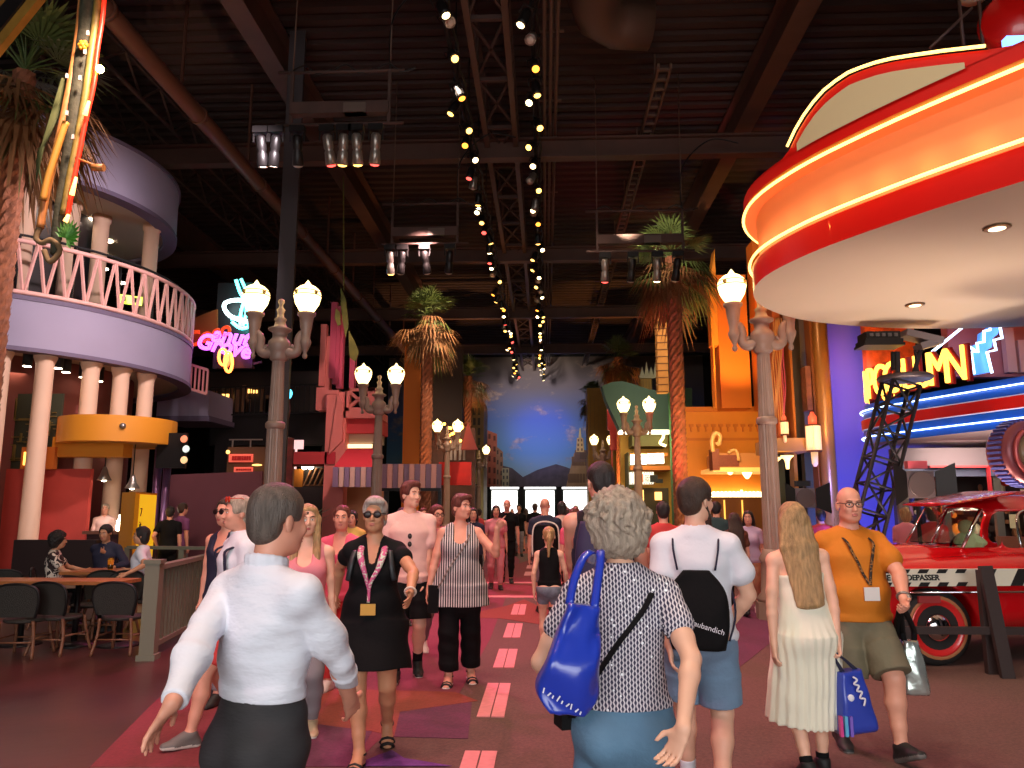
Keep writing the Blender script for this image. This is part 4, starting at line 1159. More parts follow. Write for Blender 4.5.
# awning: sloping red top + striped valance
AY = 22.8
t = thing('striped_awning', 'red sloping awning with lilac and pink striped valance below pink house', 'awning', W(360, 490, AY))
tl, tr, bl_, br_ = W(347, 449, AY + 1.72), W(380, 449, AY + 1.72), W(333, 468, AY), W(381, 468, AY)
a = MB(); a.add([tl, tr, br_, bl_, tl - Vector((0, 0, .06)), tr - Vector((0, 0, .06)), br_ - Vector((0, 0, .06)), bl_ - Vector((0, 0, .06))], [(0, 1, 2, 3), (7, 6, 5, 4), (0, 4, 5, 1), (1, 5, 6, 2), (2, 6, 7, 3), (3, 7, 4, 0)]); a.build('canopy', m_rd, t)
a = MB(); x = 333.0; k = 0
while x < 381: pb(a, x, 467, min(x + 5.5, 381), 487, AY - 0.02, 0.04, k % 2); x += 5.5; k += 1
a.build('valance', [mat('stripe_lilac', (152, 120, 150), 0.7), mat('stripe_pink', (236, 186, 170), 0.7)], t)
t = MB(); x = 381.5; k = 0
while x < 441: pb(t, x, 464, min(x + 5.5, 441), 488, 25.2, 0.08, k % 2); x += 5.5; k += 1
pb(t, 381.5, 488, 441, 491, 25.2, 0.08, 2)
for x in (384, 412, 438): pb(t, x, 488, x + 1.5, 620, 25.3, 0.06, 2)
tag(t.build('striped_hoarding', [mat('stripe_grey_lilac', (146, 116, 136), 0.7), mat('stripe_salmon', (232, 170, 154), 0.7), m_can]), 'lilac and salmon striped panel wall left of the orange pylon base', 'panel')
t = MB(); pb(t, 405, 340, 421.5, 600, 30.8, 1.2); tag(t.build('orange_pylon', mat('pylon_orange', (226, 120, 24), 0.65)), 'plain orange pylon rising beside the left row palm', 'pylon')
t = thing('coffee_stall', 'dim stall counter with shelves below the striped awning', 'stall', W(300, 510, 25.5))
a = MB(); pb(a, 265, 487, 330, 600, 26.6, 0.4); a.build('counter', mat('stall_grey', (74, 58, 58), 0.6), t)
a = MB(); pb(a, 272, 469, 302, 488, 26.7, 0.2); a.build('orange_panel', mat('stall_orange', (196, 118, 34), 0.6), t)
a = MB(); pb(a, 302, 466, 326, 488, 26.8, 0.2)
a.build('dark_back', m_can, t)
a = MB()
for k in range(4): a.bar(W(304 + k * 5, 486, 26.7), W(312 + k * 5, 468, 26.7), 0.16, 0.05)
pb(a, 303, 484.5, 325, 486, 26.7, .1)
a.build('slats', mat('stall_slats', (150, 104, 66), 0.6), t)
for px in (304.5, 310.5):
    a = MB(); q = W(px, 466.5, 26.5); a.ell(q, 0.11); a.build('bulb', m_down, t)
a = MB(); pb(a, 290, 440, 303, 449, 26.9, 0.06); pb(a, 295, 449, 296, 470, 26.9, 0.05); a.build('screen', mat('stall_screen', (240, 190, 190), 0.4, emit=(240, 190, 190), es=0.9), t)
a = MB(); pb(a, 334, 487, 381, 600, 27.2, 0.3); a.build('shop_back', mat('shop_tan', (190, 130, 92), 0.6), t)
t = thing('potted_fern', 'dark spiky leaved plant standing before the stall counter', 'plant', G(305, 560) if False else Vector((W(308, 505, 22.0).x, 22.0, 0)))
a = MB(); px_ = W(308, 505, 22.0).x; a.lathe([(0.22, 0), (0.28, 0.5), (0.25, 0.5)], (px_, 22, 0), 16); a.build('pot', m_can, t)
a = MB(); rr = random.Random(9)
for k in range(26):
    an = rr.uniform(0, 2 * PI); L_ = rr.uniform(0.7, 1.3); b_ = Vector((px_, 22, 0.5)); d_ = Vector((math.cos(an), math.sin(an), 0))
    m_ = b_ + d_ * L_ * .35 + Vector((0, 0, L_ * .8)); e_ = b_ + d_ * L_ * .75 + Vector((0, 0, L_ * .95)); s_ = d_.cross(Vector((0, 0, 1))) * 0.05
    a.add([b_ - s_ * .5, b_ + s_ * .5, m_ + s_, m_ - s_, e_], [(0, 1, 2, 3), (3, 2, 4)])
a.build('leaves', mat('dark_fern', (60, 74, 44), 0.6), t)
t = thing('banner_leaves', 'hanging olive green leaf shaped banners beside pink fins', 'banner', W(345, 340, 23.5))
for pts in ([(343, 128), (344, 128), (344.5, 290), (343.5, 290)], [(341, 287), (346, 300), (349, 325), (346, 338), (343, 322), (341, 305)], [(349, 330), (355, 342), (359, 352), (356, 362), (350, 358), (349, 345)], [(336, 308), (340, 312), (341, 325), (338, 326), (335, 318)]):
    pp = px_path(pts, 23.5 + rnd.random() * .3); a = MB(); yy = pp[0].y
    a.prism([(p.x, p.z) for p in pp], 0, 0.04, M=Matrix.Translation((0, yy, 0)) @ Matrix.Rotation(PI / 2, 4, 'X')); a.build('leaf_banner', mat('olive_banner', (112, 106, 40), 0.6, noise=0.3, nscale=3), t)
# red counter house and tall grey building further along the left row
t = thing('red_bar_house', 'bright red bar front with dim interior behind the third left lamp', 'building', W(453, 490, 33))
a = MB(); pb(a, 439, 462, 471, 485, 33, 0.3); a.build('red_front', mat('bar_red', (206, 34, 24), 0.5, noise=0.3, nscale=1), t)
a = MB(); pb(a, 422, 440, 441, 600, 34, 0.4); pb(a, 438, 428, 474, 600, 35, 0.4); a.build('back_wall', mat('bar_house_wall', (84, 50, 40), 0.7, noise=0.3, nscale=3), t)
a = MB()
for k, x in enumerate((450, 454, 459, 463)): pb(a, x, 440 + k % 2 * 2, x + 2.2, 460, 34.6, 0.1)
a.build('panel', mat('bar_panel', (150, 140, 140), 0.5), t)
a = MB(); A_ = px_path([(468, 422), (478, 450), (461, 450)], 34.2); a.prism([(p.x, p.z) for p in A_], 0, 0.1, M=Matrix.Translation((0, 34.2, 0)) @ Matrix.Rotation(PI / 2, 4, 'X')); a.build('gable', mat('gable_red', (132, 50, 50), 0.7), t)
a = MB()
for k in range(14): q = W(444 + 20 * rnd.random(), 422 + 22 * rnd.random(), 33.8); a.ell(q, 0.07, n=6, k=4)
a.build('string_bulbs', mat('amber_bulb', (255, 190, 90), 0.4, emit=(255, 170, 70), es=6), t)
t = thing('cream_tower_house', 'cream stone tower house with window grid behind the second left palm', 'building', W(472, 490, 47))
a = MB(); pb(a, 466, 402, 483, 600, 51, 3); a.build('tower', mat('cream_stone', (176, 146, 100), 0.7, noise=0.1, nscale=2), t)
a = MB()
for r_ in range(6):
    for c_ in range(3): pb(a, 468.5 + c_ * 4.6, 408 + r_ * 10, 471 + c_ * 4.6, 415 + r_ * 10, 50.95, 0.08)
a.build('windows', mat('tower_window', (84, 74, 66), 0.4), t)
t = MB(); pb(t, 427, 350, 460, 600, 37, 0.4); tag(t.build('grey_flat', mat('grey_stage_flat', (70, 56, 54), 0.8)), 'plain grey stage flat behind the left row palms', 'panel')
# bright shop doorways low on the left
t = thing('shop_windows', 'row of bright glazed shop doorways left of the end doors', 'window', W(440, 500, 50))
a = MB()
for x0, x1 in ((431, 438), (452, 462), (466, 474)): pb(a, x0, 488, x1, 540, 50, 0.1)
a.build('lit_glass', mat('bright_shop_glass', (235, 245, 225), 0.4, emit=(225, 240, 215), es=1.1), t)
a = MB(); pb(a, 425, 484, 478, 488, 49.9, 0.3)
for x in (425, 438, 449, 462, 474): pb(a, x, 486, x + 2.5, 560, 49.9, 0.2)
a.build('frame', m_dframe, t)
# ================================================================= STREET LAMPS
m_stone = mat('lamp_stone', (156, 128, 114), 0.42, noise=0.08, nscale=5)
m_globe = mat('lamp_globe', (255, 236, 170), 0.3, emit=(255, 228, 150), es=3.6)
m_gcap = mat('globe_gilt', (190, 160, 90), 0.4, 0.5)
def fluted(mb, prof, n=20, depth=0.06):
    vs = []; N = n * 2
    for r, z in prof:
        for j in range(N):
            a = 2 * PI * j / N; rr_ = r * (1 - (depth if j % 2 else 0)); vs.append((rr_ * math.cos(a), rr_ * math.sin(a), z))
    mb.add(vs, [(i * N + j, i * N + (j + 1) % N, (i + 1) * N + (j + 1) % N, (i + 1) * N + j) for i in range(len(prof) - 1) for j in range(N)])
def make_lamp():
    t = thing('street_lamp', 'lamp', 'street lamp', (0, 0, 0), 0, 'twin globe street lamps along the street')
    a = MB(); a.prism([(.3 * math.cos(PI / 4 * k + PI / 8), .3 * math.sin(PI / 4 * k + PI / 8)) for k in range(8)], 0, 0.25)
    a.lathe([(0.26, 0.25), (0.27, 0.3), (0.21, 0.38), (0.19, 0.8), (0.22, 0.86), (0.17, 0.95), (0.15, 1.0)], n=24); a.build('base', m_stone, t, world=False)
    a = MB(); fluted(a, [(0.14, 1.0), (0.128, 2.85)]); a.lathe([(0.13, 2.84), (0.155, 2.87), (0.155, 2.93), (0.13, 2.96)], n=24); fluted(a, [(0.118, 2.96), (0.095, 3.96)])
    a.build('post', m_stone, t, world=False)
    a = MB(); a.lathe([(0.1, 3.94), (0.15, 3.98), (0.13, 4.04), (0.15, 4.1), (0.19, 4.18), (0.17, 4.27), (0.11, 4.33), (0.12, 4.42), (0.18, 4.45), (0.185, 4.48), (0.1, 4.52), (0.08, 4.6), (0.1, 4.64), (0.055, 4.68), (0.05, 4.74), (0.07, 4.8), (0.035, 4.84), (0.03, 4.88), (0.055, 4.93), (0.045, 4.97), (0.0, 4.99)], n=24)
    a.build('finial', m_stone, t, world=False)
    for sx in (-1, 1):
        a = MB()
        pts = crom([(sx * 0.1, 0, 4.12), (sx * 0.22, 0, 4.07), (sx * 0.3, 0, 4.13), (sx * 0.3, 0, 4.3), (sx * 0.34, 0, 4.4), (sx * 0.42, 0, 4.44)], 5)
        n_ = len(pts); a.tube(pts, [0.09 - 0.045 * i / (n_ - 1) for i in range(n_)], 10)
        a.tube(crom([(sx * 0.19, 0, 4.2), (sx * 0.3, 0, 4.14), (sx * 0.37, 0, 4.24), (sx * 0.33, 0, 4.31)], 5), 0.035, 8)
        a.lathe([(0.0, 3.98), (0.035, 4.0), (0.045, 4.04), (0.025, 4.08), (0.05, 4.14), (0.085, 4.22), (0.095, 4.27), (0.07, 4.32), (0.075, 4.4), (0.1, 4.55), (0.115, 4.68), (0.15, 4.71), (0.15, 4.745), (0.1, 4.76)], (sx * 0.42, 0, 0), 18)
        a.build('arm', m_stone, t, world=False)
        a = MB(); a.lathe([(0.1, 4.755), (0.125, 4.79), (0.19, 4.9), (0.22, 5.02), (0.22, 5.06), (0.195, 5.13), (0.13, 5.19), (0.05, 5.23), (0.035, 5.26), (0.0, 5.31)], (sx * 0.42, 0, 0), 20)
        g_ = a.build('globe', m_globe, t, world=False)
        a = MB()
        for z_, r_ in ((5.03, 0.223), (5.1, 0.212)):
            a.tube([(sx * 0.42 + r_ * math.cos(k * PI / 12), r_ * math.sin(k * PI / 12), z_) for k in range(24)], 0.008, 5, closed=True)
        for k in range(4): a.ell((sx * 0.42 + 0.215 * math.cos(k * PI / 2 + .9), 0.215 * math.sin(k * PI / 2 + .9), 5.065), 0.035, n=8, k=6)
        a.build('gilt_band', m_gcap, g_, world=False)
    return t
lp = make_lamp()
LAMPS = [((-4.3, 12.05), 'nearest twin globe street lamp of the left row, by the terrace'), ((-4.23, 19.3), 'second twin globe street lamp of the left row, before the striped awning'),
         ((-4.03, 31.6), 'third twin globe street lamp of the left row, before the red bar front'), ((-3.83, 44.5), 'farthest twin globe street lamp of the left row, near the end doors'),
         ((3.36, 11.75), 'nearest twin globe street lamp of the right row, under the red marquee'), ((3.03, 25.4), 'second twin globe street lamp of the right row, between two palms'), ((2.86, 38.3), 'farthest twin globe street lamp of the right row, before the mural')]
for i, (q, lb) in enumerate(LAMPS):
    o = lp if i == 0 else dup(lp, (q[0], q[1], 0), 0, lb)
    if i == 0: o.location = (q[0], q[1], 0); o['label'] = lb
    o.rotation_euler = (0, 0, 0.06 if q[0] < 0 else -0.06)

# ================================================================= PALMS
m_leafg = mat('palm_green', (86, 100, 50), 0.55, noise=0.3, nscale=2)
m_leafb = mat('palm_dry', (128, 86, 50), 0.75, noise=0.35, nscale=2)
m_trunk = mat('palm_trunk', (140, 84, 58), 0.8, noise=0.35, nscale=6, bump=0.6, bscale=14)
def palm_meshes(seed, skirt):
    rr = random.Random(seed)
    a = MB()
    def fan(base, d, L, col, droop, nl=13, spread=1.25):
        d = d.normalized(); side = d.cross(Vector((0, 0, 1)))
        side = side.normalized() if side.length > 1e-3 else Vector((1, 0, 0))
        up = side.cross(d)
        hub = base + d * L * 0.45 - Vector((0, 0, droop * L * 0.1))
        a.tube([base, (base + hub) / 2 + Vector((0, 0, 0.02)), hub], [0.022, 0.016, 0.012], 4, col, cap=False)
        for k in range(nl):
            an = (k / (nl - 1) - 0.5) * 2 * spread
            ld = d * math.cos(an) + side * math.sin(an)
            LL = L * 0.62 * (1 - 0.22 * abs(an) / spread) * rr.uniform(0.85, 1.1)
            m_ = hub + ld * LL * 0.55 - Vector((0, 0, droop * LL * 0.14)); e_ = hub + ld * LL * 0.95 - Vector((0, 0, droop * LL * rr.uniform(0.5, 0.8)))
            w_ = (up.cross(ld)).normalized() * LL * 0.035
            a.add([hub, m_ - w_ + up * .01, m_ + w_ + up * .01, e_], [(0, 1, 2), (1, 3, 2)], col)
    top = Vector((0, 0, 0))
    for k in range(34):     # living fans
        el = math.radians(rr.uniform(5, 88)); az_ = rr.uniform(0, 2 * PI)
        fan(top + Vector((0, 0, -0.1 + 0.2 * rr.random())), Vector((math.cos(az_) * math.cos(el), math.sin(az_) * math.cos(el), math.sin(el))), rr.uniform(1.15, 1.5), 0, 0.35)
    for k in range(skirt):  # drooping dry fans
        el = math.radians(rr.uniform(-58, 8)); az_ = rr.uniform(0, 2 * PI)
        fan(top + Vector((0, 0, -0.15 - 0.5 * rr.random())), Vector((math.cos(az_) * math.cos(el), math.sin(az_) * math.cos(el), math.sin(el))), rr.uniform(1.2, 1.6), 1 if rr.random() < .75 else 0, 1.0)
    return a
def trunk_mb(h_, r_, seed):
    rr = random.Random(seed); a = MB()
    prof = []; N = 14; rows = int(h_ / 0.13); vs = []
    for i in range(rows + 1):
        z = h_ * i / rows; R_ = r_ * (1.15 if z < .4 else 1.0 + 0.1 * (z / h_))
        for j in range(N):
            an = 2 * PI * (j + 0.5 * (i % 2)) / N
            rb = R_ * (1 + (0.13 if (i + j) % 2 else -0.05) + rr.uniform(-.03, .03)); vs.append((rb * math.cos(an), rb * math.sin(an), z))
    a.add(vs, [(i * N + j, i * N + (j + 1) % N, (i + 1) * N + (j + 1) % N, (i + 1) * N + j) for i in range(rows) for j in range(N)])
    for i in range(0, rows, 1):
        for j in range(0, N, 2):
            z = h_ * i / rows; an = 2 * PI * (j + (i % 2)) / N
            R_ = r_ * 1.03; b_ = Vector((R_ * math.cos(an), R_ * math.sin(an), z)); o_ = Vector((math.cos(an), math.sin(an), 0)); s_ = Vector((-math.sin(an), math.cos(an), 0)) * r_ * .2
            a.add([b_ - s_, b_ + s_, b_ + o_ * r_ * .22 + Vector((0, 0, .13)), b_ + o_ * .02 + Vector((0, 0, .1))], [(0, 1, 2), (1, 3, 2), (3, 0, 2)])
    return a
def palm(x, y, crown_z, r_, label, seed, skirt=46, sc=1.0):
    t = thing('palm_tree', label, 'palm tree', (x, y, 0), 0, 'fan palms along the street')
    trunk_mb(crown_z, r_, seed).build('trunk', m_trunk, t, world=False)
    a = palm_meshes(seed, skirt); o = a.build('crown', [m_leafg, m_leafb], t, world=False); o.location = (0, 0, crown_z + 0.1); o.scale = (sc, sc, sc)
    return t
palm(W(24, 80, 13.6).x, 13.6, 10.1, 0.17, 'tall fan palm at the far left before the balcony building', 11, 60, 1.3)
palm(-4.52, 29, 9.0, 0.2, 'fan palm of the left row beside the orange pylon', 12, 46, 1.05)
palm(-4.25, 42, 8.9, 0.2, 'fan palm of the left row before the cream tower house', 13)
palm(4.15, 24, 9.6, 0.2, 'tallest fan palm of the right row with reddish trunk beside green wall', 14, 56, 1.15)
palm(4.1, 42, 9.9, 0.21, 'fan palm of the right row before the dark green canopy', 15, 46, 1.0)
palm(3.3, 52, 9.2, 0.2, 'farthest fan palm of the right row, before the mural edge', 16, 40, 0.9)
lamp('palm_uplight', 'SPOT', (3.5, 22.3, 0.5), 900, (1.0, 0.10, 0.12), 0.05, (4.15, 24, 6.5), 50)
lamp('palm_uplight', 'SPOT', (3.4, 40.3, 0.5), 3200, (1.0, 0.45, 0.12), 0.05, (4.1, 42, 7.5), 50)
lamp('palm_uplight', 'SPOT', (-3.9, 27.3, 0.5), 700, (1.0, 0.45, 0.15), 0.05, (-4.52, 29, 8), 50)
lamp('palm_uplight', 'SPOT', (-3.6, 40.3, 0.5), 3200, (1.0, 0.5, 0.2), 0.05, (-4.25, 42, 8), 50)
lamp('palm_uplight', 'SPOT', (-9.4, 11.6, 0.3), 900, (1.0, 0.62, 0.34), 0.05, (-10.6, 13.6, 10), 50)

# ================================================================= RED DRUM MARQUEE (overhead right)
m_mred = mat('marquee_red', (214, 16, 12), 0.35, coat=0.3)
m_mpanel = mat('marquee_panel', (246, 150, 96), 0.6)
m_mcream = mat('marquee_cream', (206, 188, 148), 0.7)
m_msoff = mat('marquee_soffit', (204, 184, 164), 0.75, noise=0.02, nscale=1)
m_nwarm = mat('neon_warm', (255, 226, 160), 0.3, emit=(255, 196, 100), es=3.2)
outl = [(9.5, 1.6), (7.6, 2.9), (5.7, 4.6), (4.35, 6.3), (3.5, 7.45), (2.92, 8.5), (2.7, 9.5), (2.98, 10.5), (3.8, 11.4), (5.0, 11.95), (6.4, 12.15), (7.9, 11.95), (9.6, 11.2), (11.2, 9.6), (12.2, 7.2), (12.2, 4.6), (11.2, 2.4)]
base = [Vector((p.x, p.y, 0)) for p in crom([Vector((x, y, 0)) for x, y in outl], 8, closed=True)]
def offs(d):
    n = len(base); r = []
    for i in range(n):
        t_ = (base[(i + 1) % n] - base[i - 1]).normalized(); r.append(base[i] + Vector((-t_.y, t_.x, 0)) * d)
    return r
# orientation: make +d outward
_c = sum(base, Vector()) / len(base)
_sg = 1 if (offs(0.1)[40] - _c).length > (base[40] - _c).length else -1
def ol(d, z): return [p + Vector((0, 0, z)) for p in offs(d * _sg)]
def zat(px, py, x, y): return W(px, py, y).z
ZB = 4.4
z1 = W(900, 190, 7.46).z; z2 = W(900, 128, 7.4).z; z3 = W(900, 117, 7.4).z; z4 = W(900, 108, 7.4).z
M_ = thing('drum_marquee', 'huge rounded red and cream marquee with warm neon lines over the car', 'marquee', (7.2, 7.6, ZB))
def wall_band(d0, za, d1, zb, m, name):
    a = MB(); a.strip(ol(d0, za), ol(d1, zb), closed=True); a.build(name, m, M_)
a = MB(); p_ = ol(0.0, ZB); a.add(p_, [list(range(len(p_)))]); p_ = ol(0.0, ZB + 0.03); a.add(p_, [list(range(len(p_)))]); a.build('soffit', m_msoff, M_)
wall_band(0, ZB, 0.0, z1 - .02, m_mred, 'lower_red_band')
wall_band(0, z1 - 0.02, -0.12, z1 - 0.02, m_mred, 'lower_ledge')
wall_band(-0.12, z1 - 0.02, -0.08, z2, m_mpanel, 'glowing_panel')
wall_band(-0.08, z2, 0.06, z2 + 0.02, m_mpanel, 'upper_ledge')
wall_band(0.06, z2 + 0.02, 0.06, z3, mat('marquee_orange', (240, 150, 60), 0.5), 'orange_strip')
wall_band(0.07, z3 - .02, 0.07, z4 + .04, m_mred, 'upper_red_band')
a = MB(); p_ = ol(0.06, z4 + .04); a.add(p_, [list(range(len(p_)))]); a.build('roof', m_mred, M_)
for d, z, nm in ((0.03, z1 + 0.02, 'lower_neon_tube'), (0.08, z2 + 0.03, 'upper_neon_tube')):
    a = MB(); a.tube(ol(d, z), 0.018, 6, closed=True); a.build(nm, m_nwarm, M_)
# raked wing with cream inset on top
n_ = len(base)
idx = [i for i in range(n_) if base[i].x < 9.3 and base[i].y < 9.4]
# order along outline from near right end to the nose
idx.sort(key=lambda i: (i - 0) % n_)
o15 = offs(0.07 * _sg)
def wing_top(p):
    """height of the wing's crest above the nose, taken from where its edge runs"""
    y = p.y; p = Vector((p.x, p.y, z4))
    v = p - Vector((0, 0, CAMZ)); x = 512 + FPX * v.dot(_r) / v.dot(_f)
    if y > 9.3 or x < 786: return z4 + 0.045
    q = [(786, 158), (796, 137), (805, 122), (815, 108), (830, 92), (850, 77), (875, 67), (900, 61), (950, 54), (1024, 46), (1300, 20)]
    for (a_, pa), (b_, pb_) in zip(q, q[1:]):
        if x <= b_: return max(z4 + 0.045, W(x, pa + (pb_ - pa) * (x - a_) / (b_ - a_), y).z)
    return W(1300, 20, y).z
lo_, hi_, ci0, ci1, ci2, cr_ = [], [], [], [], [], []
for i in idx:
    p = o15[i]; zt = max(wing_top(p), z4 + 0.045)
    lo_.append(p + Vector((0, 0, z4 + .02))); hi_.append(p + Vector((0, 0, zt)))
a = MB(); a.strip(lo_, hi_)
bk = [p + Vector((0.25, 0.12, 0)) for p in hi_]; a.strip(hi_, bk); bk2 = [Vector((p.x, p.y, z4)) for p in bk]; a.strip(bk, bk2)
a.build('wing', m_mred, M_)
cl_, ch_ = [], []
for i in idx:
    p = o15[i] + (o15[i] - _c).normalized() * 0.02
    zt = wing_top(p) - 0.10; zb = z4 + 0.015
    if zt - zb > 0.005: cl_.append(Vector((p.x, p.y, zb))); ch_.append(Vector((p.x, p.y, zt)))
a = MB(); a.strip(cl_, ch_); a.build('cream_inset', m_mcream, M_)
a = MB(); a.tube([p + (p - _c).normalized() * 0.05 + Vector((0, 0, -0.06 - _c.z * 0)) for p in [q + Vector((0, 0, 0.05)) for q in hi_ if q.z > z4 + .05]], 0.016, 6); a.build('wing_neon_tube', m_nwarm, M_)
# recessed lights in soffit
for px, py in ((997, 228), (915, 305)):
    q = WZ(px, py, ZB - 0.01); a = MB(); a.lathe([(0.13, -0.012), (0.1, -0.02)], (q.x, q.y, ZB), 16); a.lathe([(0.08, -0.022), (0.0, -0.022)], (q.x, q.y, ZB), 16, 1)
    a.build('recessed_light', [mat('brass_trim', (150, 110, 70), 0.4, 0.6), mat('dim_lens', (250, 225, 190), 0.4, emit=(255, 225, 190), es=2)], M_)
# struts and the round red ball sign above
a = MB()
for p0, p1 in (((958, -10), (964, 50)), ((978, -10), (983, 46)), ((930, 48), (972, 8))):
    a.tube([W(*p0, 8.6), W(*p1, 8.6)], 0.02, 6)
a.build('stay_rod', m_beam, M_)
t = thing('round_top_sign', 'round red sign with blue lit rim standing on top of the red marquee', 'sign', W(1012, 45, 8.4))
q = W(1018, 22, 8.5)
a = MB(); a.lathe([(0.0, -0.16), (0.36, -0.12), (0.42, 0), (0.36, 0.12), (0, 0.16)], q, 24, R=Matrix.Rotation(PI / 2, 3, 'X') @ Matrix.Rotation(-0.4, 3, 'Y')); a.build('disc', m_mred, t)
a = MB(); a.lathe([(0.2, -0.19), (0.3, -0.18), (0.3, -0.15)], q + Vector((0.08, 0, 0)), 20, R=Matrix.Rotation(PI / 2, 3, 'X')); a.build('rim', m_can, t)
a = MB(); q2 = W(1016, 42, 8.3); a.box(q2, (0.26, 0.1, 0.1)); a.build('lit_base', mat('blue_white_lit', (150, 190, 255), 0.4, emit=(110, 160, 255), es=2.5), t)
q3 = W(975, -6, 8.6); a = MB(); a.ell(q3, (0.18, 0.2, 0.1)); a.build('cream_dome', m_mcream, t)
# warm point lamps added along the ledge to make the panel glow
for i in range(0, len(base), 3):
    p = ol(0.08, z1 + 0.05)[i]
    if p.x < 8.5 and p.y < 11.9: lamp('ledge_glow', 'POINT', (p.x, p.y, z1 + 0.14), 1.5, (1.0, 0.5, 0.2), 0.08)

# ================================================================= RIGHT ROW BUILDINGS
m_or = mat('theatre_orange', (226, 140, 42), 0.65, noise=0.05, nscale=2); m_or2 = mat('theatre_orange_dark', (206, 116, 34), 0.65); m_gold = mat('gold_pilaster', (196, 132, 58), 0.35, 0.3)
t = thing('orange_theatre', 'orange theatre front with bracket frieze and tall orange pylon', 'building', W(725, 500, 26))
a = MB(); pb(a, 676, 409, 772, 560, 26, 0.6); a.build('wall', m_or, t)
a = MB(); pb(a, 674, 407, 772, 411, 25.9, 0.7); a.build('cornice', m_or2, t)
for k in range(12):
    x = 682 + k * 7.4
    a = MB(); pb(a, x, 424, x + 4.2, 426.5, 25.9, 0.12); pb(a, x + 1.2, 426, x + 3, 431.5, 25.92, 0.1); a.build('bracket', m_or2, t)
a = MB(); pb(a, 680, 438, 772, 440, 25.93, 0.1); a.build('moulding', m_or2, t)
a = MB(); pb(a, 716, 275, 752, 408, 25.2, 0.8); pb(a, 752, 240, 768, 408, 25.0, 0.8); a.build('pylon', mat('pylon_deep_orange', (214, 112, 28), 0.65), t)
a = MB(); q0, q1 = W(711, 325, 25.1), W(718, 325, 25.1); a.prism([(q0.x, 0.0), (q1.x, 0), (q1.x, 3.3), (q1.x - .02, 3.2), (q0.x, 2.0)], 0, 0.5, M=Matrix.Translation((0, 25.6, W(711, 345, 25.1).z)) @ Matrix.Rotation(PI / 2, 4, 'X')); pb(a, 712.5, 340, 717, 408, 25.1, 0.4); a.build('pylon_bracket', m_or, t)
a = MB(); pb(a, 741, 490, 743, 497, 25.8, .1); 
for x in range(702, 768, 4):
    q = W(x, 494.5, 25.8); a.ell(q, 0.1, n=8, k=6)
a.build('bulb_row', mat('bulb_row_glow', (255, 240, 190), 0.3, emit=(255, 232, 170), es=5), t)
a = MB(); pb(a, 694, 497, 770, 545, 25.5, 0.3); a.build('dark_opening', mat('opening_brown', (92, 50, 20), 0.7), t)
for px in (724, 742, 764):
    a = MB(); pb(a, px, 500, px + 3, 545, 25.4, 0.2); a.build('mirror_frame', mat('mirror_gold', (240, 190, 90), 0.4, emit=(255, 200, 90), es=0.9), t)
lamp('theatre_front_light', 'AREA', (5.0, 21.5, 3.6), 130, (1, 0.62, 0.22), 1.5, (6.0, 26, 2.5))
lamp('pylon_uplight', 'SPOT', (5.6, 22.5, 4.5), 900, (1, 0.55, 0.15), 0.1, (6.6, 25, 8.0), 70)
# canopy
t = thing('theatre_canopy', 'projecting brown and gold canopy with scroll end over the theatre entrance', 'canopy', W(742, 470, 24.2))
a = MB(); pb(a, 718, 453, 784, 468, 24.2, 1.7); a.build('slab', mat('canopy_tan', (176, 116, 70), 0.6), t)
a = MB(); pb(a, 719, 455, 739, 466, 24.14, 0.1); pb(a, 712, 449, 720, 470, 24.0, 0.5); a.build('brick_fascia', mat('canopy_brick', (112, 46, 38), 0.6, noise=0.2, nscale=20), t)
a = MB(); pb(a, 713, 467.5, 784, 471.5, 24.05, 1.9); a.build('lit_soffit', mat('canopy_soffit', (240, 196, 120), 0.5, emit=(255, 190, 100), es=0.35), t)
a = MB(); a.tube(crom(px_path([(713, 452), (712, 441), (715, 433), (720, 436), (719, 444), (716, 442)], 24.0), 4), 0.07, 8); a.tube(crom(px_path([(739, 461), (737, 452), (733, 450), (728, 453)], 24.1), 4), 0.05, 8); a.build('scroll', mat('scroll_cream', (206, 160, 110), 0.5), t)
for px, py in ((730, 470), (747, 474)):
    q = W(px, py, 24.6); a = MB(); a.lathe([(0.05, 0.1), (0.16, 0.05), (0.12, -0.04), (0.05, -0.14), (0.0, -0.16)], q, 14); a.build('bowl_light', mat('bowl_glow', (255, 225, 160), 0.4, emit=(255, 215, 140), es=4), t)
# green building + stone pilaster + dark canopy
t = thing('green_building', 'dark green wall beside the tall right palm with stone block pilaster', 'building', W(680, 440, 29))
a = MB(); pb(a, 668, 318, 692, 600, 29, 0.6); a.build('wall', mat('emerald_wall', (54, 104, 60), 0.7, noise=0.08, nscale=1), t)
a = MB(); pb(a, 656, 310, 669, 392, 28.6, 0.5); a.build('stone_pilaster', mat('stone_blocks', (196, 130, 56), 0.7, noise=0.12, nscale=3), t)
a = MB()
for k in range(12): pb(a, 655.7, 314 + k * 7, 668.2, 314.8 + k * 7, 28.58, 0.06)
a.build('stone_joint', mat('stone_joint', (120, 76, 36), 0.8), t)
t = thing('dark_canopy', 'large dark green wave topped canopy above the lit cinema sign', 'canopy', W(650, 425, 32))
pp = px_path([(602, 386), (612, 382), (622, 381), (634, 384), (648, 389), (660, 391), (672, 388), (692, 388), (692, 430), (620, 430), (606, 400)], 32)
a = MB(); a.prism([(p.x, p.z) for p in pp], 0, 0.9, M=Matrix.Translation((0, 32.9, 0)) @ Matrix.Rotation(PI / 2, 4, 'X')); a.build('fascia', mat('bottle_green', (40, 70, 58), 0.6, noise=0.1, nscale=1), t)
a = MB(); pb(a, 620, 430, 692, 432, 31.95, 0.95); a.build('light_strip', mat('canopy_strip', (255, 245, 220), 0.4, emit=(255, 240, 205), es=2.2), t)
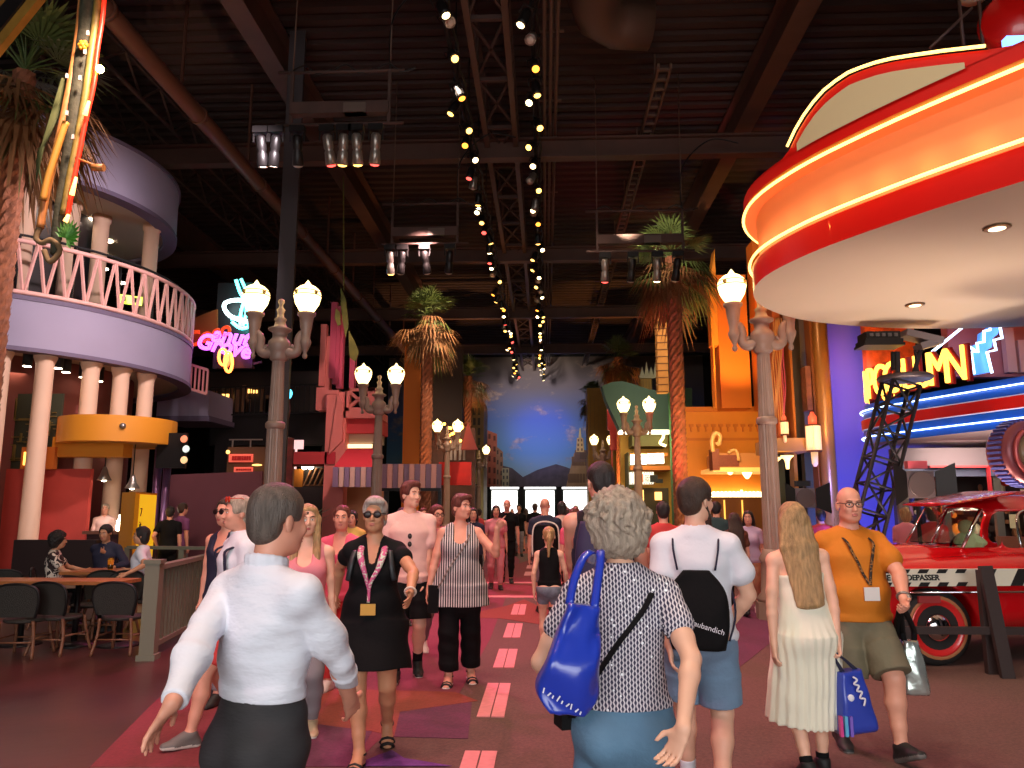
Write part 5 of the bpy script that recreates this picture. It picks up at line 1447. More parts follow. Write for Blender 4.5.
t = thing('crown_tower', 'pale crown topped tower with zigzag crest above the dark canopy', 'building', W(648, 440, 36))
a = MB(); pb(a, 641, 374, 658, 600, 36, 1.0); a.build('shaft', mat('tower_gold', (190, 148, 66), 0.6), t)
a = MB()
pts = [(640, 378)] + [(640 + k * 2.25, 378 - 4 * 0 - (9 + 5 * (k % 4) / 2 if k % 2 else 3)) for k in range(9)] + [(658, 378)]
pp = px_path(pts, 35.9); a.prism([(p.x, p.z) for p in pp], 0, 0.3, M=Matrix.Translation((0, 36.2, 0)) @ Matrix.Rotation(PI / 2, 4, 'X')); a.build('zigzag_crest', mat('crest_cream', (214, 210, 170), 0.5), t)
a = MB()
for k in range(5): pb(a, 643 + k * 3, 379, 644.6 + k * 3, 430, 35.95, 0.08)
a.build('window_strips', mat('tower_dark_strip', (92, 84, 44), 0.6), t)
# cinema
t = thing('yellow_cinema', 'yellow cinema front with white lit letter sign and checkered marquee', 'building', W(657, 500, 33))
m_cy2 = mat('cinema_yellow', (216, 164, 62), 0.6, noise=0.08, nscale=2)
a = MB(); pb(a, 620, 432, 676, 600, 34.6, 0.5); a.build('wall', m_cy2, t)
a = MB(); pb(a, 632, 434, 668, 446, 33.1, 1.5); pb(a, 628, 452, 634, 488, 33.1, 1.5); a.build('dark_panel', mat('cinema_olive', (92, 88, 40), 0.6), t)
a = MB(); pb(a, 630, 453, 668, 456, 32.9, 1.7); pb(a, 630, 466, 672, 470, 32.9, 1.7); a.build('ledge', m_or2, t)
for k, s_ in enumerate('LOMA'):
    a = MB(); x = 630.5 + k * 8.6; pb(a, x, 454.5 - k * .4, x + 7.8, 464.5 - k * .4, 32.8, 0.12); a.build('lit_letter_box', mat('letter_box_glow', (255, 250, 235), 0.4, emit=(255, 246, 225), es=3.5), t)
    vs, fs = text_mesh(s_, 0.4, 0.01); a = MB(); a.add([facing(W(x + 3.9, 459.6 - k * .4, 32.77)) @ v for v in vs], fs); a.build('letter', mat('letter_amber', (206, 150, 50), 0.5), t)
a = MB(); pb(a, 630.5, 472, 654, 484, 31.5, 0.6); a.build('marquee_board', mat('marquee_white', (230, 226, 214), 0.5, emit=(235, 230, 215), es=0.7), t)
a = MB(); pb(a, 636, 474, 643.5, 482, 31.45, 0.1); a.build('pink_poster', mat('poster_pink', (220, 130, 110), 0.5), t)
a = MB(); pb(a, 650, 475, 658, 482, 31.44, 0.1); pb(a, 656, 479, 663, 483, 31.43, .1)
for k in range(20):
    x = 631 + k * 1.2
    if k % 2: pb(a, x, 472.3, x + 0.7, 473.3, 31.46, 0.05); pb(a, x, 483, x + .7, 484, 31.46, 0.05)
for r_ in range(4):
    for c_ in range(3): pb(a, 645 + c_ * 1.5 + (r_ % 2) * .7, 475 + r_ * 1.8, 645.7 + c_ * 1.5 + (r_ % 2) * .7, 476 + r_ * 1.8, 31.44, 0.05)
a.build('black_marks', m_black, t)
a = MB(); pb(a, 640, 488, 672, 600, 32.5, 0.3); a.build('shop_opening', mat('shop_olive_dark', (54, 46, 24), 0.6), t)
a = MB(); pb(a, 655, 492, 662, 500, 32.3, 0.1); pb(a, 642, 490, 644, 505, 32.3, 0.1); a.build('shop_light', m_win, t)
a = MB(); q = W(660, 441, 32.9); a.tube(crom(px_path([(664, 432), (663, 438), (660, 443), (666, 446)], 32.8), 4), 0.06, 6); a.build('curl_neon', mat('neon_cream', (255, 240, 190), 0.4, emit=(255, 230, 160), es=3), t)
t = thing('gold_facade', 'tall gold facade with thin window strips behind the last right lamp', 'building', W(600, 500, 47))
a = MB(); pb(a, 587, 388, 626, 600, 47, 2); a.build('wall', mat('facade_gold', (184, 140, 58), 0.65, noise=0.1, nscale=1), t)
a = MB()
for k in range(9): pb(a, 590 + k * 4, 396, 591.6 + k * 4, 480, 46.95, 0.1)
a.build('window_strips', mat('facade_strip', (116, 92, 44), 0.6), t)
t = thing('red_blade_sign', 'red vertical blade sign with orange bars hung before the gold facade', 'sign', W(612, 430, 36))
a = MB(); pb(a, 607, 394, 620, 430, 36, 0.3); pb(a, 610, 430, 617, 450, 36, 0.3); pb(a, 612.5, 450, 614.5, 600, 36, 0.2); a.build('blade', mat('blade_red', (200, 50, 34), 0.5), t)
a = MB()
for k in range(4): pb(a, 607.5, 396 + k * 4, 612, 398 + k * 4, 35.9, 0.1)
a.build('orange_bar', mat('bar_orange_glow', (255, 190, 120), 0.4, emit=(255, 170, 90), es=1.6), t)

# art deco entrance with mural column, sconces, gold pilasters
t = thing('deco_entrance', 'art deco entrance of orange mural panel, grey strip and glossy gold pilaster', 'building', W(800, 540, 15))
a = MB(); pb(a, 771, 300, 786.5, 440, 15.4, 0.6); a.build('mural_panel', mat('mural_orange', (214, 104, 44), 0.6, noise=0.15, nscale=3), t)
m_wheat = mat('mural_wheat', (232, 160, 84), 0.5); m_pinkl = mat('mural_pink', (226, 92, 108), 0.5)
a = MB()
for k in range(9):
    x = 773 + k * 1.4; pts = [(x + 1.2 * math.sin(j * 1.3 + k), 318 + j * 15) for j in range(8)]
    a.tube(crom(px_path(pts, 15.36), 3), 0.012, 5, 0 if k < 7 else 1)
a.build('mural_relief', [m_wheat, m_pinkl], t)
a = MB(); pb(a, 786.5, 300, 797, 440, 15.3, 0.7); a.build('orange_pier', m_or2, t)
a = MB(); pb(a, 797, 300, 811, 440, 15.6, 0.6); a.build('grey_strip', mat('grey_olive_strip', (122, 108, 82), 0.6), t)
a = MB(); pb(a, 805, 366, 813, 410, 15.2, 0.3); a.build('relief_plaque', mat('plaque_brown', (160, 92, 50), 0.6, noise=0.25, nscale=12), t)
a = MB(); pb(a, 811, 300, 824, 560, 15.3, 0.9); a.build('brown_pier', mat('pier_brown', (176, 104, 48), 0.5), t)
a = MB(); q0 = W(823, 400, 15.0); q1 = W(836, 400, 15.0); a.lathe([(0.14, 0), (0.14, 7.5)], ((q0.x + q1.x) / 2 - 0.05, 15.15, 0), 20); a.build('gold_pilaster', m_gold, t)
a = MB(); pb(a, 772, 438, 813, 451, 14.9, 1.2); a.build('lintel', mat('lintel_tan', (206, 150, 84), 0.6), t)
a = MB(); pb(a, 772, 451, 790, 560, 15.6, 0.2); pb(a, 804, 451, 820, 560, 15.6, 0.2); a.build('dark_green_recess', mat('recess_green', (70, 74, 44), 0.5), t)
a = MB(); pb(a, 793, 451, 803, 560, 15.4, 0.3); a.build('gold_door_pier', m_gold, t)
for px, py in ((775, 458), (787, 456)):
    q = W(px, py, 15.0); a = MB(); a.lathe([(0.03, -0.25), (0.045, -0.1), (0.06, -0.06), (0.13, 0.0), (0.11, 0.01)], q, 14); a.build('uplight_bowl', mat('uplight_glow', (255, 225, 150), 0.4, emit=(255, 215, 130), es=2.2), t)
lamp('deco_warm', 'SPOT', (4.6, 13.2, 2.5), 120, (1, 0.6, 0.25), 0.1, (5.2, 15.3, 5.0), 90)
def sconce(px, py, Y, sc, label):
    q = W(px, py, Y); t = thing('wall_lantern', label, 'lamp', q, 0, 'art deco wall lanterns')
    m_lan = mat('lantern_glass', (255, 226, 190), 0.4, emit=(255, 196, 130), es=0.5); m_lt = mat('lantern_red_glass', (230, 90, 60), 0.4, emit=(235, 80, 50), es=0.9)
    a = MB()
    for k in range(8):
        an = k * PI / 4; a.box(q + Vector((0.115 * sc * math.cos(an), 0.115 * sc * math.sin(an), 0)), (0.05 * sc, 0.07 * sc, 0.5 * sc), rz=an)
    a.build('glass_body', m_lan, t)
    a = MB(); a.lathe([(0.085 * sc, 0.26 * sc), (0.085 * sc, 0.42 * sc), (0.05 * sc, 0.46 * sc), (0.03 * sc, 0.52 * sc)], q, 10); a.build('red_top', m_lt, t)
    a = MB(); a.lathe([(0.03 * sc, -0.56 * sc), (0.06 * sc, -0.5 * sc), (0.07 * sc, -0.28 * sc)], q, 10); a.build('lower_tube', m_lan, t)
    a = MB()
    for z in (0.25, -0.26): a.lathe([(0.15 * sc, z * sc - 0.015), (0.15 * sc, z * sc + 0.015)], q, 16)
    a.bar(q, q + Vector((0, 0.28 * sc, 0)), 0.03); a.build('bracket', mat('lantern_bronze', (130, 70, 46), 0.4, 0.5), t)
sconce(813.5, 438, 14.6, 0.95, 'large lit art deco wall lantern with red top beside the gold pilaster')
sconce(784.5, 428, 14.74, 0.5, 'small dim art deco wall lantern on the orange mural panel')
# blue wall behind the second marquee
t = MB(); pb(t, 822, 250, 905, 600, 16.3, 0.3)
tag(t.build('violet_blue_wall', mat('violet_wall', (132, 118, 176), 0.7, noise=0.04, nscale=1)), 'tall violet blue lit wall behind the lattice tower', 'wall')
lamp('violet_wash', 'SPOT', (5.2, 13.0, 0.4), 700, (0.12, 0.16, 1.0), 0.1, (6.2, 15.9, 2.2), 80, 0.9)
lamp('violet_wash', 'SPOT', (6.0, 14.6, 4.3), 60, (0.75, 0.35, 1.0), 0.1, (6.0, 15.9, 4.2), 100, 0.9)
# second marquee: blue, red, neon letters
G_ = thing('column_marquee', 'blue marquee with red stripe, white neon lines and glowing letters', 'marquee', W(930, 440, 12.5))
o2 = [(9.5, 15.4), (7.4, 15.3), (6.25, 14.75), (5.75, 14.1), (5.68, 13.4), (5.9, 12.7), (6.25, 11.75), (6.75, 10.5), (7.5, 8.9), (8.8, 7.6), (10.5, 7.4)]
b2 = crom([Vector((x, y, 0)) for x, y in o2], 8)
def ol2(d, z):
    r = []; n = len(b2)
    for i in range(n):
        t_ = (b2[min(i + 1, n - 1)] - b2[max(i - 1, 0)]).normalized(); r.append(b2[i] + Vector((t_.y, -t_.x, 0)) * -d + Vector((0, 0, z)))
    return r
_t = ol2(0.2, 0)[36]; _sgn = 1 if _t.x < b2[36].x else -1
def L2(d, z): return ol2(d * _sgn, z)
zb2 = W(870, 440, 12.9).z; zt2 = W(870, 398, 12.9).z
m_bl = mat('marquee_blue', (22, 92, 205), 0.35, coat=0.3)
def band2(d0, za, d1, zb, m, name, par=G_):
    a = MB(); a.strip(L2(d0, za), L2(d1, zb)); a.build(name, m, par)
hh = zt2 - zb2
band2(0, zb2, 0, zb2 + hh * .36, m_bl, 'lower_blue_band'); band2(0, zb2 + hh * .36, 0.03, zb2 + hh * .38, mat('pale_trim', (200, 190, 205), 0.4), 'trim_line')
band2(0.03, zb2 + hh * .38, 0.03, zb2 + hh * .62, m_mred, 'red_stripe'); band2(0.03, zb2 + hh * .62, 0, zb2 + hh * .65, mat('pale_trim', (200, 190, 205)), 'trim_line')
band2(0, zb2 + hh * .65, -0.03, zt2, m_bl, 'upper_blue_band')
a = MB(); p_ = L2(-0.03, zt2); a.add(p_, [list(range(len(p_)))]); a.build('top_deck', m_bl, G_)
a = MB(); p_ = L2(0, zb2); a.add(p_, [list(range(len(p_)))]); a.build('soffit', mat('grey_pink_soffit', (140, 122, 130), 0.7), G_)
m_nw = mat('neon_ice', (225, 240, 255), 0.3, emit=(190, 222, 255), es=3.6)
for z in (zb2 + hh * .17, zb2 + hh * .84):
    a = MB(); a.tube(L2(0.035, z), 0.011, 6); a.build('neon_tube', m_nw, G_)
# letters along the deck edge: the part seen from here reads P COLUMN
ed = L2(-0.12, zt2); cum = [0]
for i in range(1, len(ed)): cum.append(cum[-1] + (ed[i] - ed[i - 1]).length)
def along(s_):
    for i in range(1, len(ed)):
        if cum[i] >= s_:
            f_ = (s_ - cum[i - 1]) / max(cum[i] - cum[i - 1], 1e-6); return ed[i - 1].lerp(ed[i], f_), (ed[i] - ed[i - 1]).normalized()
    return ed[-1], (ed[-1] - ed[-2]).normalized()
m_lred = mat('letter_box_red', (150, 20, 20), 0.5); m_lyel = mat('neon_yellow', (255, 226, 120), 0.3, emit=(255, 190, 70), es=2.6)
s_p = min(range(len(ed)), key=lambda i: abs((512 + FPX * (ed[i] - Vector((0, 0, CAMZ))).dot(_r) / (ed[i] - Vector((0, 0, CAMZ))).dot(_f)) - 873) + (0 if ed[i].y < 13.35 else 1000))
s0_ = cum[s_p]; step = 0.31
for k, c_ in enumerate('GOSSIPCOLUMN'):
    if c_ == ' ': continue
    pnt, tg = along(s0_ + (k - 6) * step)
    vs, fs = text_mesh(c_, 0.78, 0.02)
    ang = math.atan2(tg.y, tg.x)
    Mx = Matrix.Translation(pnt + Vector((0, 0, 0.34))) @ Matrix.Rotation(ang, 4, 'Z') @ Matrix.Rotation(PI / 2, 4, 'X')
    nrm = Vector((tg.y, -tg.x, 0))
    a = MB(); a.add([Mx @ (Vector((v.x * .7, v.y, v.z + 0.05))) for v in vs], fs); L_ = a.build('neon_letter', m_lyel, G_)
    vs, fs = text_mesh(c_, 0.8, 0.02, 0.02); a = MB(); a.add([Mx @ Vector((v.x * .72, v.y, v.z - .04)) for v in vs], fs); a.build('letter_box', m_lred, L_)
# stepped neon waterfall and set backs behind the letters
t = thing('stepped_pylon', 'stepped blue neon pylon between pink stepped wall panels above blue marquee', 'sign', W(985, 370, 12.6))
a = MB(); pts = [(974, 375), (972, 352), (974, 345), (980, 343), (981, 333), (986, 330), (990, 326), (1001, 325), (998, 334), (993, 338), (992, 347), (987, 350), (990, 372)]
pp = px_path(pts, 12.7); a.prism([(p.x, p.z) for p in pp], 0, 0.1, M=Matrix.Translation((0, 12.8, 0)) @ Matrix.Rotation(PI / 2, 4, 'X')); a.build('blue_panel', mat('lit_blue_panel', (90, 150, 235), 0.4, emit=(70, 140, 245), es=0.9), t)
for pts in ([(974, 374), (971, 352), (978, 352), (977, 343), (984, 342), (984, 331), (990, 330), (990, 324)], [(962, 348), (970, 347), (975, 351)], [(992, 373), (987, 352), (996, 350), (994, 340), (1002, 338), (1000, 327), (1005, 324)]):
    a = MB(); a.tube(px_path(pts, 12.62), 0.022, 6); a.build('neon_tube', m_nw, t)
a = MB(); a.tube(px_path([(932, 352), (964, 326)], 12.6), 0.022, 6); a.build('neon_tube', m_nw, t)
a = MB(); pb(a, 946, 320, 1100, 376, 13.2, 0.2); a.build('pink_wall', mat('pink_set_wall', (196, 112, 118), 0.65), t)
a = MB(); pb(a, 1004, 328, 1018, 372, 13.0, 0.12); pb(a, 1018, 340, 1060, 372, 13.0, .12); a.build('stepped_panel', mat('pale_pink_step', (226, 170, 170), 0.65), t)
t = MB(); pb(t, 864, 320, 918, 376, 14.95, 0.2)
tag(t.build('orange_brick_panel', mat('orange_brick', (206, 90, 34), 0.6, noise=0.3, nscale=9)), 'orange brick panel behind the glowing letters', 'panel')
lamp('brick_light', 'SPOT', (5.9, 13.7, 4.0), 60, (1, 0.35, 0.08), 0.05, (6.4, 14.6, 4.3), 110)
# shop wall beneath second marquee
t = thing('souvenir_shop', 'glazed shop front full of glinting goods beneath the blue marquee', 'shop', W(960, 520, 13.2))
a = MB(); pb(a, 896, 448, 1120, 466, 13.4, 0.3); a.build('upper_wall', mat('grey_mauve_wall', (122, 106, 116), 0.7), t)
a = MB(); pb(a, 898, 466, 1120, 476, 13.3, 0.2); a.build('blue_beam', mat('slate_blue_beam', (92, 96, 128), 0.5), t)
a = MB(); pb(a, 930, 465.5, 992, 467.5, 13.15, 0.15); pb(a, 990, 466, 993, 500, 13.1, 0.12); a.build('red_pipe', mat('red_pipe', (190, 50, 60), 0.4), t)
a = MB(); pb(a, 896, 476, 1120, 570, 14.2, 0.2); a.build('back_wall', mat('shop_dark_back', (52, 36, 30), 0.7), t)
rr = random.Random(21)
a = MB()
for k in range(170):
    x = rr.uniform(903, 1100); y = rr.uniform(478, 545); q = W(x, y, 13.9 + rr.random() * .25)
    s_ = rr.uniform(0.03, 0.1); c_ = rr.choice((0, 0, 1, 1, 2, 3, 4))
    if rr.random() < .5: a.ell(q, (s_, s_, s_ * rr.uniform(.8, 1.6)), c_, 8, 6)
    else: a.box(q, (s_ * 1.4, s_ * 1.4, s_ * rr.uniform(1, 3)), c_, rz=rr.random())
tag(a.build('shop_goods', [mat('goods_brown', (150, 92, 56), 0.5), mat('goods_cream', (236, 214, 170), 0.4), mat('goods_red', (220, 54, 30), 0.4), mat('goods_orange', (250, 140, 50), 0.4, emit=(255, 130, 40), es=0.5), mat('goods_dark', (40, 30, 30), 0.5)], t), kind='stuff')
a = MB()
for px in (902, 907, 948, 1000): pb(a, px, 476, px + 2, 570, 13.35, 0.08)
a.build('mullion', m_can2, t)
lamp('shop_light', 'AREA', (7.0, 13.0, 2.7), 40, (1, 0.85, 0.65), 1.2, (7.2, 14.0, 1.5))
# lattice tower with searchlights
t = thing('lattice_tower', 'dark leaning lattice truss tower topped by a round plate', 'tower', W(850, 600, 11.6))
TYY = 11.7
b0, b1 = W(841, 612, TYY), W(901, 384, TYY); b0.z = 0.0
a = MB(); hw = 0.2
ax_ = (b1 - b0).normalized(); sx_ = Vector((1, 0, 0)); sx_ = (sx_ - ax_ * sx_.dot(ax_)).normalized(); sy_ = ax_.cross(sx_)
cor = [(-1, -1), (1, -1), (1, 1), (-1, 1)]
def tp(f_, c_): return b0.lerp(b1, f_) + sx_ * c_[0] * hw + sy_ * c_[1] * hw
for c_ in cor: a.tube([tp(0, c_), tp(1, c_)], 0.03, 8)
a.build('main_tube', m_steel, t)
a = MB(); N = 9
for k in range(N):
    for i in range(4):
        c0, c1 = cor[i], cor[(i + 1) % 4]
        f0, f1 = k / N, (k + 1) / N
        a.tube([tp(f0, c0), tp(f1, c1)] if k % 2 else [tp(f0, c1), tp(f1, c0)], 0.018, 6); a.tube([tp(f1, c0), tp(f1, c1)], 0.018, 6)
a.build('brace_tube', m_steel, t)
a = MB(); q = W(905, 378, TYY); a.lathe([(0.36, -0.04), (0.4, 0), (0.36, 0.04)], q, 24); a.build('top_plate', mat('plate_grey', (96, 84, 88), 0.4, 0.6), t)
a = MB(); a.bar(q + Vector((-.1, 0, .02)), W(897, 352, TYY), 0.06); a.bar(q + Vector((0.12, 0, .02)), W(921, 348, TYY), 0.05); a.bar(q + Vector((0.2, 0, .02)), W(915, 350, TYY), 0.03); a.build('yoke', m_steel, t)
t = thing('flood_light', 'black box floodlight with louvred top on the left of the lattice tower', 'floodlight', W(879, 345, TYY))
q = W(879, 343, TYY); a = MB(); a.box(q + Vector((0, 0, 0.08)), (0.5, 0.34, 0.13)); a.prism([(-.3, -.2), (.3, -.2), (.3, .2), (-.3, .2)], 0, 0.04, M=Matrix.Translation(q + Vector((0, 0, -0.07)))); a.box(q + Vector((0, 0, 0.0)), (0.56, 0.38, 0.06)); a.build('housing', m_can, t)
a = MB()
for k in range(5): a.box(q + Vector((-0.18 + 0.09 * k, -0.18, 0.09)), (0.05, 0.02, 0.05))
a.build('louvre', mat('louvre_grey', (90, 84, 84), 0.5), t)
a = MB(); a.bar(W(893, 352, TYY), W(893, 370, TYY), 0.05); a.build('stand', m_can, t)
t = thing('flood_light', 'grey wedge floodlight on the right of the lattice tower', 'floodlight', W(921, 338, TYY))
q = W(921, 338, TYY); a = MB(); a.box(q, (0.55, 0.3, 0.1), R=Matrix.Rotation(0.25, 3, 'Y')); a.box(q + Vector((0.1, 0, -.1)), (0.34, 0.26, 0.1), R=Matrix.Rotation(-0.3, 3, 'Y')); a.build('housing', mat('flood_grey', (130, 120, 122), 0.5), t)
a = MB(); a.bar(q + Vector((0, 0, -.1)), W(921, 352, TYY), 0.04); a.build('stand', m_can, t)
# studio light with barn doors
def studio_light(px, py, Y, sc, label, red):
    q = W(px, py, Y); t = thing('studio_light', label, 'studio light', (q.x, q.y, 0))
    a = MB(); a.box(q + Vector((0, 0.12, 0)), (0.42 * sc, 0.3, 0.42 * sc)); a.build('housing', mat('studio_grey', (110, 96, 98), 0.5, 0.3), t)
    a = MB(); a.lathe([(0.0, -0.03), (0.12 * sc, -0.02), (0.18 * sc, 0.0), (0.2 * sc, 0.0), (0.2 * sc, 0.03)], q + Vector((0, -0.04, 0)), 24, R=Matrix.Rotation(PI / 2, 3, 'X')); a.build('lens', mat('fresnel', (120, 104, 104), 0.2, 0.4), t)
    for sx in (-1, 1):
        a = MB(); c0 = q + Vector((sx * 0.22 * sc, -0.05, 0)); c1 = q + Vector((sx * 0.47 * sc, -0.17, 0))
        u_ = Vector((0, 0, 1)); a.add([c0 + u_ * .2 * sc, c1 + u_ * .33 * sc, c1 - u_ * .33 * sc, c0 - u_ * .2 * sc, c0 + u_ * .2 * sc + Vector((0, .015, 0)), c1 + u_ * .33 * sc + Vector((0, .015, 0)), c1 - u_ * .33 * sc + Vector((0, .015, 0)), c0 - u_ * .2 * sc + Vector((0, .015, 0))], [(0, 1, 2, 3), (7, 6, 5, 4), (0, 4, 5, 1), (1, 5, 6, 2), (2, 6, 7, 3), (3, 7, 4, 0)]); a.build('barn_door', m_can, t)
    a = MB(); a.bbox(q.x - 0.17 * sc, q.x + 0.13 * sc, q.y - .02, q.y + 0.1, q.z + 0.25 * sc, q.z + 0.37 * sc); a.build('top_box', mat('top_box_pink', (226, 100, 112), 0.4) if red else m_can, t)
    a = MB(); a.tube([(q.x, q.y + .12, 0.03), (q.x, q.y + .12, q.z - 0.2)], 0.03, 8); a.lathe([(0.3, 0), (0.28, 0.03), (0.05, 0.06)], (q.x, q.y + .12, 0), 20); a.build('stand', m_can, t)
studio_light(920, 484.5, 11.2, 0.9, 'studio light with open black barn doors and pink box behind the car', True)
studio_light(805, 498, 13.6, 0.8, 'dark studio light with open barn doors beside the gold pilaster', False)
# big drum searchlight at the frame edge
q = W(1027, 453, 10.4)
t = thing('drum_searchlight', 'big round searchlight drum with pink rings and beige lens above the car', 'searchlight', q)
Rm = Matrix.Rotation(0.25, 3, 'Z') @ Matrix.Rotation(PI / 2, 3, 'X')
a = MB(); a.lathe([(0.40, -0.25), (0.42, -0.2), (0.42, 0.05), (0.38, 0.12), (0.34, 0.12)], q, 40, R=Rm); a.build('drum', mat('drum_rose', (140, 72, 80), 0.4, 0.3), t)
a = MB(); a.lathe([(0.34, 0.12), (0.325, 0.16), (0.29, 0.16), (0.28, 0.13)], q, 40, R=Rm); a.build('ring', mat('ring_rose', (206, 100, 100), 0.35, 0.3), t)
a = MB(); a.lathe([(0.28, 0.13), (0.16, 0.145), (0.0, 0.15)], q, 40, R=Rm); a.build('lens', mat('lens_beige', (150, 122, 92), 0.3), t)
a = MB()
for k in range(40):
    an = k * 2 * PI / 40; c_ = q + Rm @ Vector((0.43 * math.cos(an), 0.43 * math.sin(an), -0.08)); a.box(c_, (0.04, 0.2, 0.03), R=Rm @ Matrix.Rotation(an, 3, 'Z') @ Matrix.Rotation(PI / 2, 3, 'X'))
a.build('cooling_ribs', mat('rib_blue', (96, 100, 180), 0.4, 0.3), t)
a = MB(); a.tube([(q.x + .2, q.y + .25, 0.03), (q.x + .1, q.y + .2, q.z - 0.4)], 0.06, 10); a.lathe([(0.35, 0), (0.3, 0.04)], (q.x + .2, q.y + .25, 0), 20); a.build('stand', m_can, t)
# ================================================================= RED CAR AND ITS BARRICADE
m_car = mat('car_red', (196, 12, 20), 0.22, coat=1.0, spec=0.6)
m_chrome = mat('chrome', (220, 215, 215), 0.12, 1.0)
m_rubber = mat('tyre_rubber', (30, 26, 25), 0.75)
m_cglass = mat('car_glass', (210, 220, 215), 0.02, trans=1.0)
fw = W(937, 637, 8.2)                      # front wheel hub
CARZ = 0.0
car = thing('car', 'shiny red vintage taxi car with black and white checker stripe on its side', 'car', (fw.x - 0.95, 8.2 + 0.86, 0), math.radians(6))
sd = Sdf(0.1)
sd.rbox((2.4, 0, 0.66), (2.2, 0.83, 0.34), 0.22)
sd.rbox((1.05, 0, 0.98), (0.98, 0.6, 0.22), 0.2)
sd.ell((0.25, 0, 0.82), (0.35, 0.55, 0.28))
for s_ in (-1, 1):
    sd.seg((0.3, s_ * 0.62, 0.84), (2.0, s_ * 0.66, 0.92), 0.2); sd.seg((3.3, s_ * 0.64, 0.8), (4.4, s_ * 0.6, 0.72), 0.23)
sd.rbox((3.95, 0, 0.92), (0.72, 0.62, 0.2), 0.19)
sd.ell((2.66, 0, 1.22), (1.28, 0.76, 0.57), k=0.06)
sd.seg((1.42, 0, 1.63), (2.1, 0, 1.75), (0.5, 0.025), (0.6, 0.04), side=(0, 1, 0), k=0.04)
sd.ell((2.66, 0, 1.24), (1.2, 0.7, 0.49), k=0.02, sub=True)
for (x0, x1) in ((1.9, 2.56), (2.66, 3.25)):
    sd.rbox(((x0 + x1) / 2, 0, 1.36), ((x1 - x0) / 2, 1.2, 0.19), 0.07, k=0.015, sub=True)
sd.rbox((1.5, 0, 1.38), (0.4, 0.62, 0.21), 0.07, k=0.015, sub=True)
sd.rbox((3.6, 0, 1.38), (0.4, 0.48, 0.15), 0.07, k=0.015, sub=True)
for x in (0.95, 3.75):
    for s_ in (-1, 1): sd.subseg((x, s_ * 0.5, 0.38), (x, s_ * 1.1, 0.38), 0.44, flat=True, k=0.02)
sd.cut((0, 0, 0.24), (0, 0, -1))
sdf_obj('body', sd, 0.02, m_car, car, smooth=2)
def wheel(x, s_):
    Rx = Matrix.Rotation(PI / 2, 3, 'X')
    c = (x, s_ * 0.74, 0.383)
    a = MB(); a.lathe([(0.22, -0.09), (0.33, -0.1), (0.378, -0.06), (0.383, 0), (0.378, 0.06), (0.33, 0.1), (0.22, 0.09)], c, 32, R=Rx); w_ = a.build('wheel', m_rubber, car, world=False)
    a = MB(); a.lathe([(0.0, 0.09), (0.12, 0.09), (0.2, 0.085), (0.262, 0.1), (0.275, 0.108), (0.285, 0.1)], c, 28, R=Rx if s_ < 0 else Matrix.Rotation(-PI / 2, 3, 'X'), cap=False); a.build('rim', mat('rim_red', (206, 40, 40), 0.3, coat=0.6), w_, world=False)
    a = MB(); a.lathe([(0.284, 0.1), (0.3, 0.106), (0.318, 0.098)], c, 28, R=Rx if s_ < 0 else Matrix.Rotation(-PI / 2, 3, 'X'), cap=False); a.build('whitewall', mat('tan_wall', (170, 110, 70), 0.6), w_, world=False)
    a = MB(); a.lathe([(0.14, 0.09), (0.13, 0.115), (0.08, 0.145), (0.0, 0.155)], c, 24, R=Rx if s_ < 0 else Matrix.Rotation(-PI / 2, 3, 'X')); a.build('hubcap', m_chrome, w_, world=False)
for x in (0.95, 3.75):
    for s_ in (-1, 1): wheel(x, s_)
# windows
a = MB(); a.add([(1.50, -0.5, 1.2), (1.50, 0.5, 1.2), (1.74, 0.5, 1.6), (1.74, -0.5, 1.6), (1.51, -0.5, 1.19), (1.51, 0.5, 1.19), (1.75, 0.5, 1.59), (1.75, -0.5, 1.59)], [(3, 2, 1, 0), (4, 5, 6, 7)]); a.build('windscreen', m_cglass, car, world=False)
# chrome strips
a = MB()
a.tube([(1.47, 0, 1.2), (1.7, 0, 1.58)], 0.012, 6)
for s_ in (-1, 1):
    a.tube([(1.48, s_ * 0.54, 1.17), (1.75, s_ * 0.52, 1.58)], 0.016, 6); a.tube(crom([(2.0, s_ * .735, 1.17), (2.02, s_ * .68, 1.45), (2.15, s_ * .62, 1.56), (2.5, s_ * .6, 1.58)], 4), 0.014, 6)
a.tube([(0.55, -0.86, 0.735), (2.0, -0.86, 0.735), (4.2, -0.86, 0.735)], 0.012, 6)
a.build('chrome_trim', m_chrome, car, world=False)
a = MB(); a.rb = None
a.tube(crom([(0.35, -0.86, 0.45), (0.08, -0.75, 0.46), (-0.03, -0.3, 0.47), (-0.03, 0.3, 0.47), (0.08, 0.75, 0.46), (0.35, 0.86, 0.45)], 5), 0.07, 10); a.build('bumper', m_chrome, car, world=False)
for s_ in (-1, 1):
    a = MB(); a.ell((0.1, s_ * 0.6, 0.82), (0.07, 0.13, 0.13)); a.build('headlight', mat('headlight_glass', (230, 225, 210), 0.15), car, world=False)
a = MB()
for z in (0.6, 0.68, 0.76, 0.84): a.tube([(-0.07 + .02 * abs(z - .7), -0.4, z), (-0.1, 0, z), (-0.07, 0.4, z)], 0.018, 6)
a.build('grille', m_chrome, car, world=False)
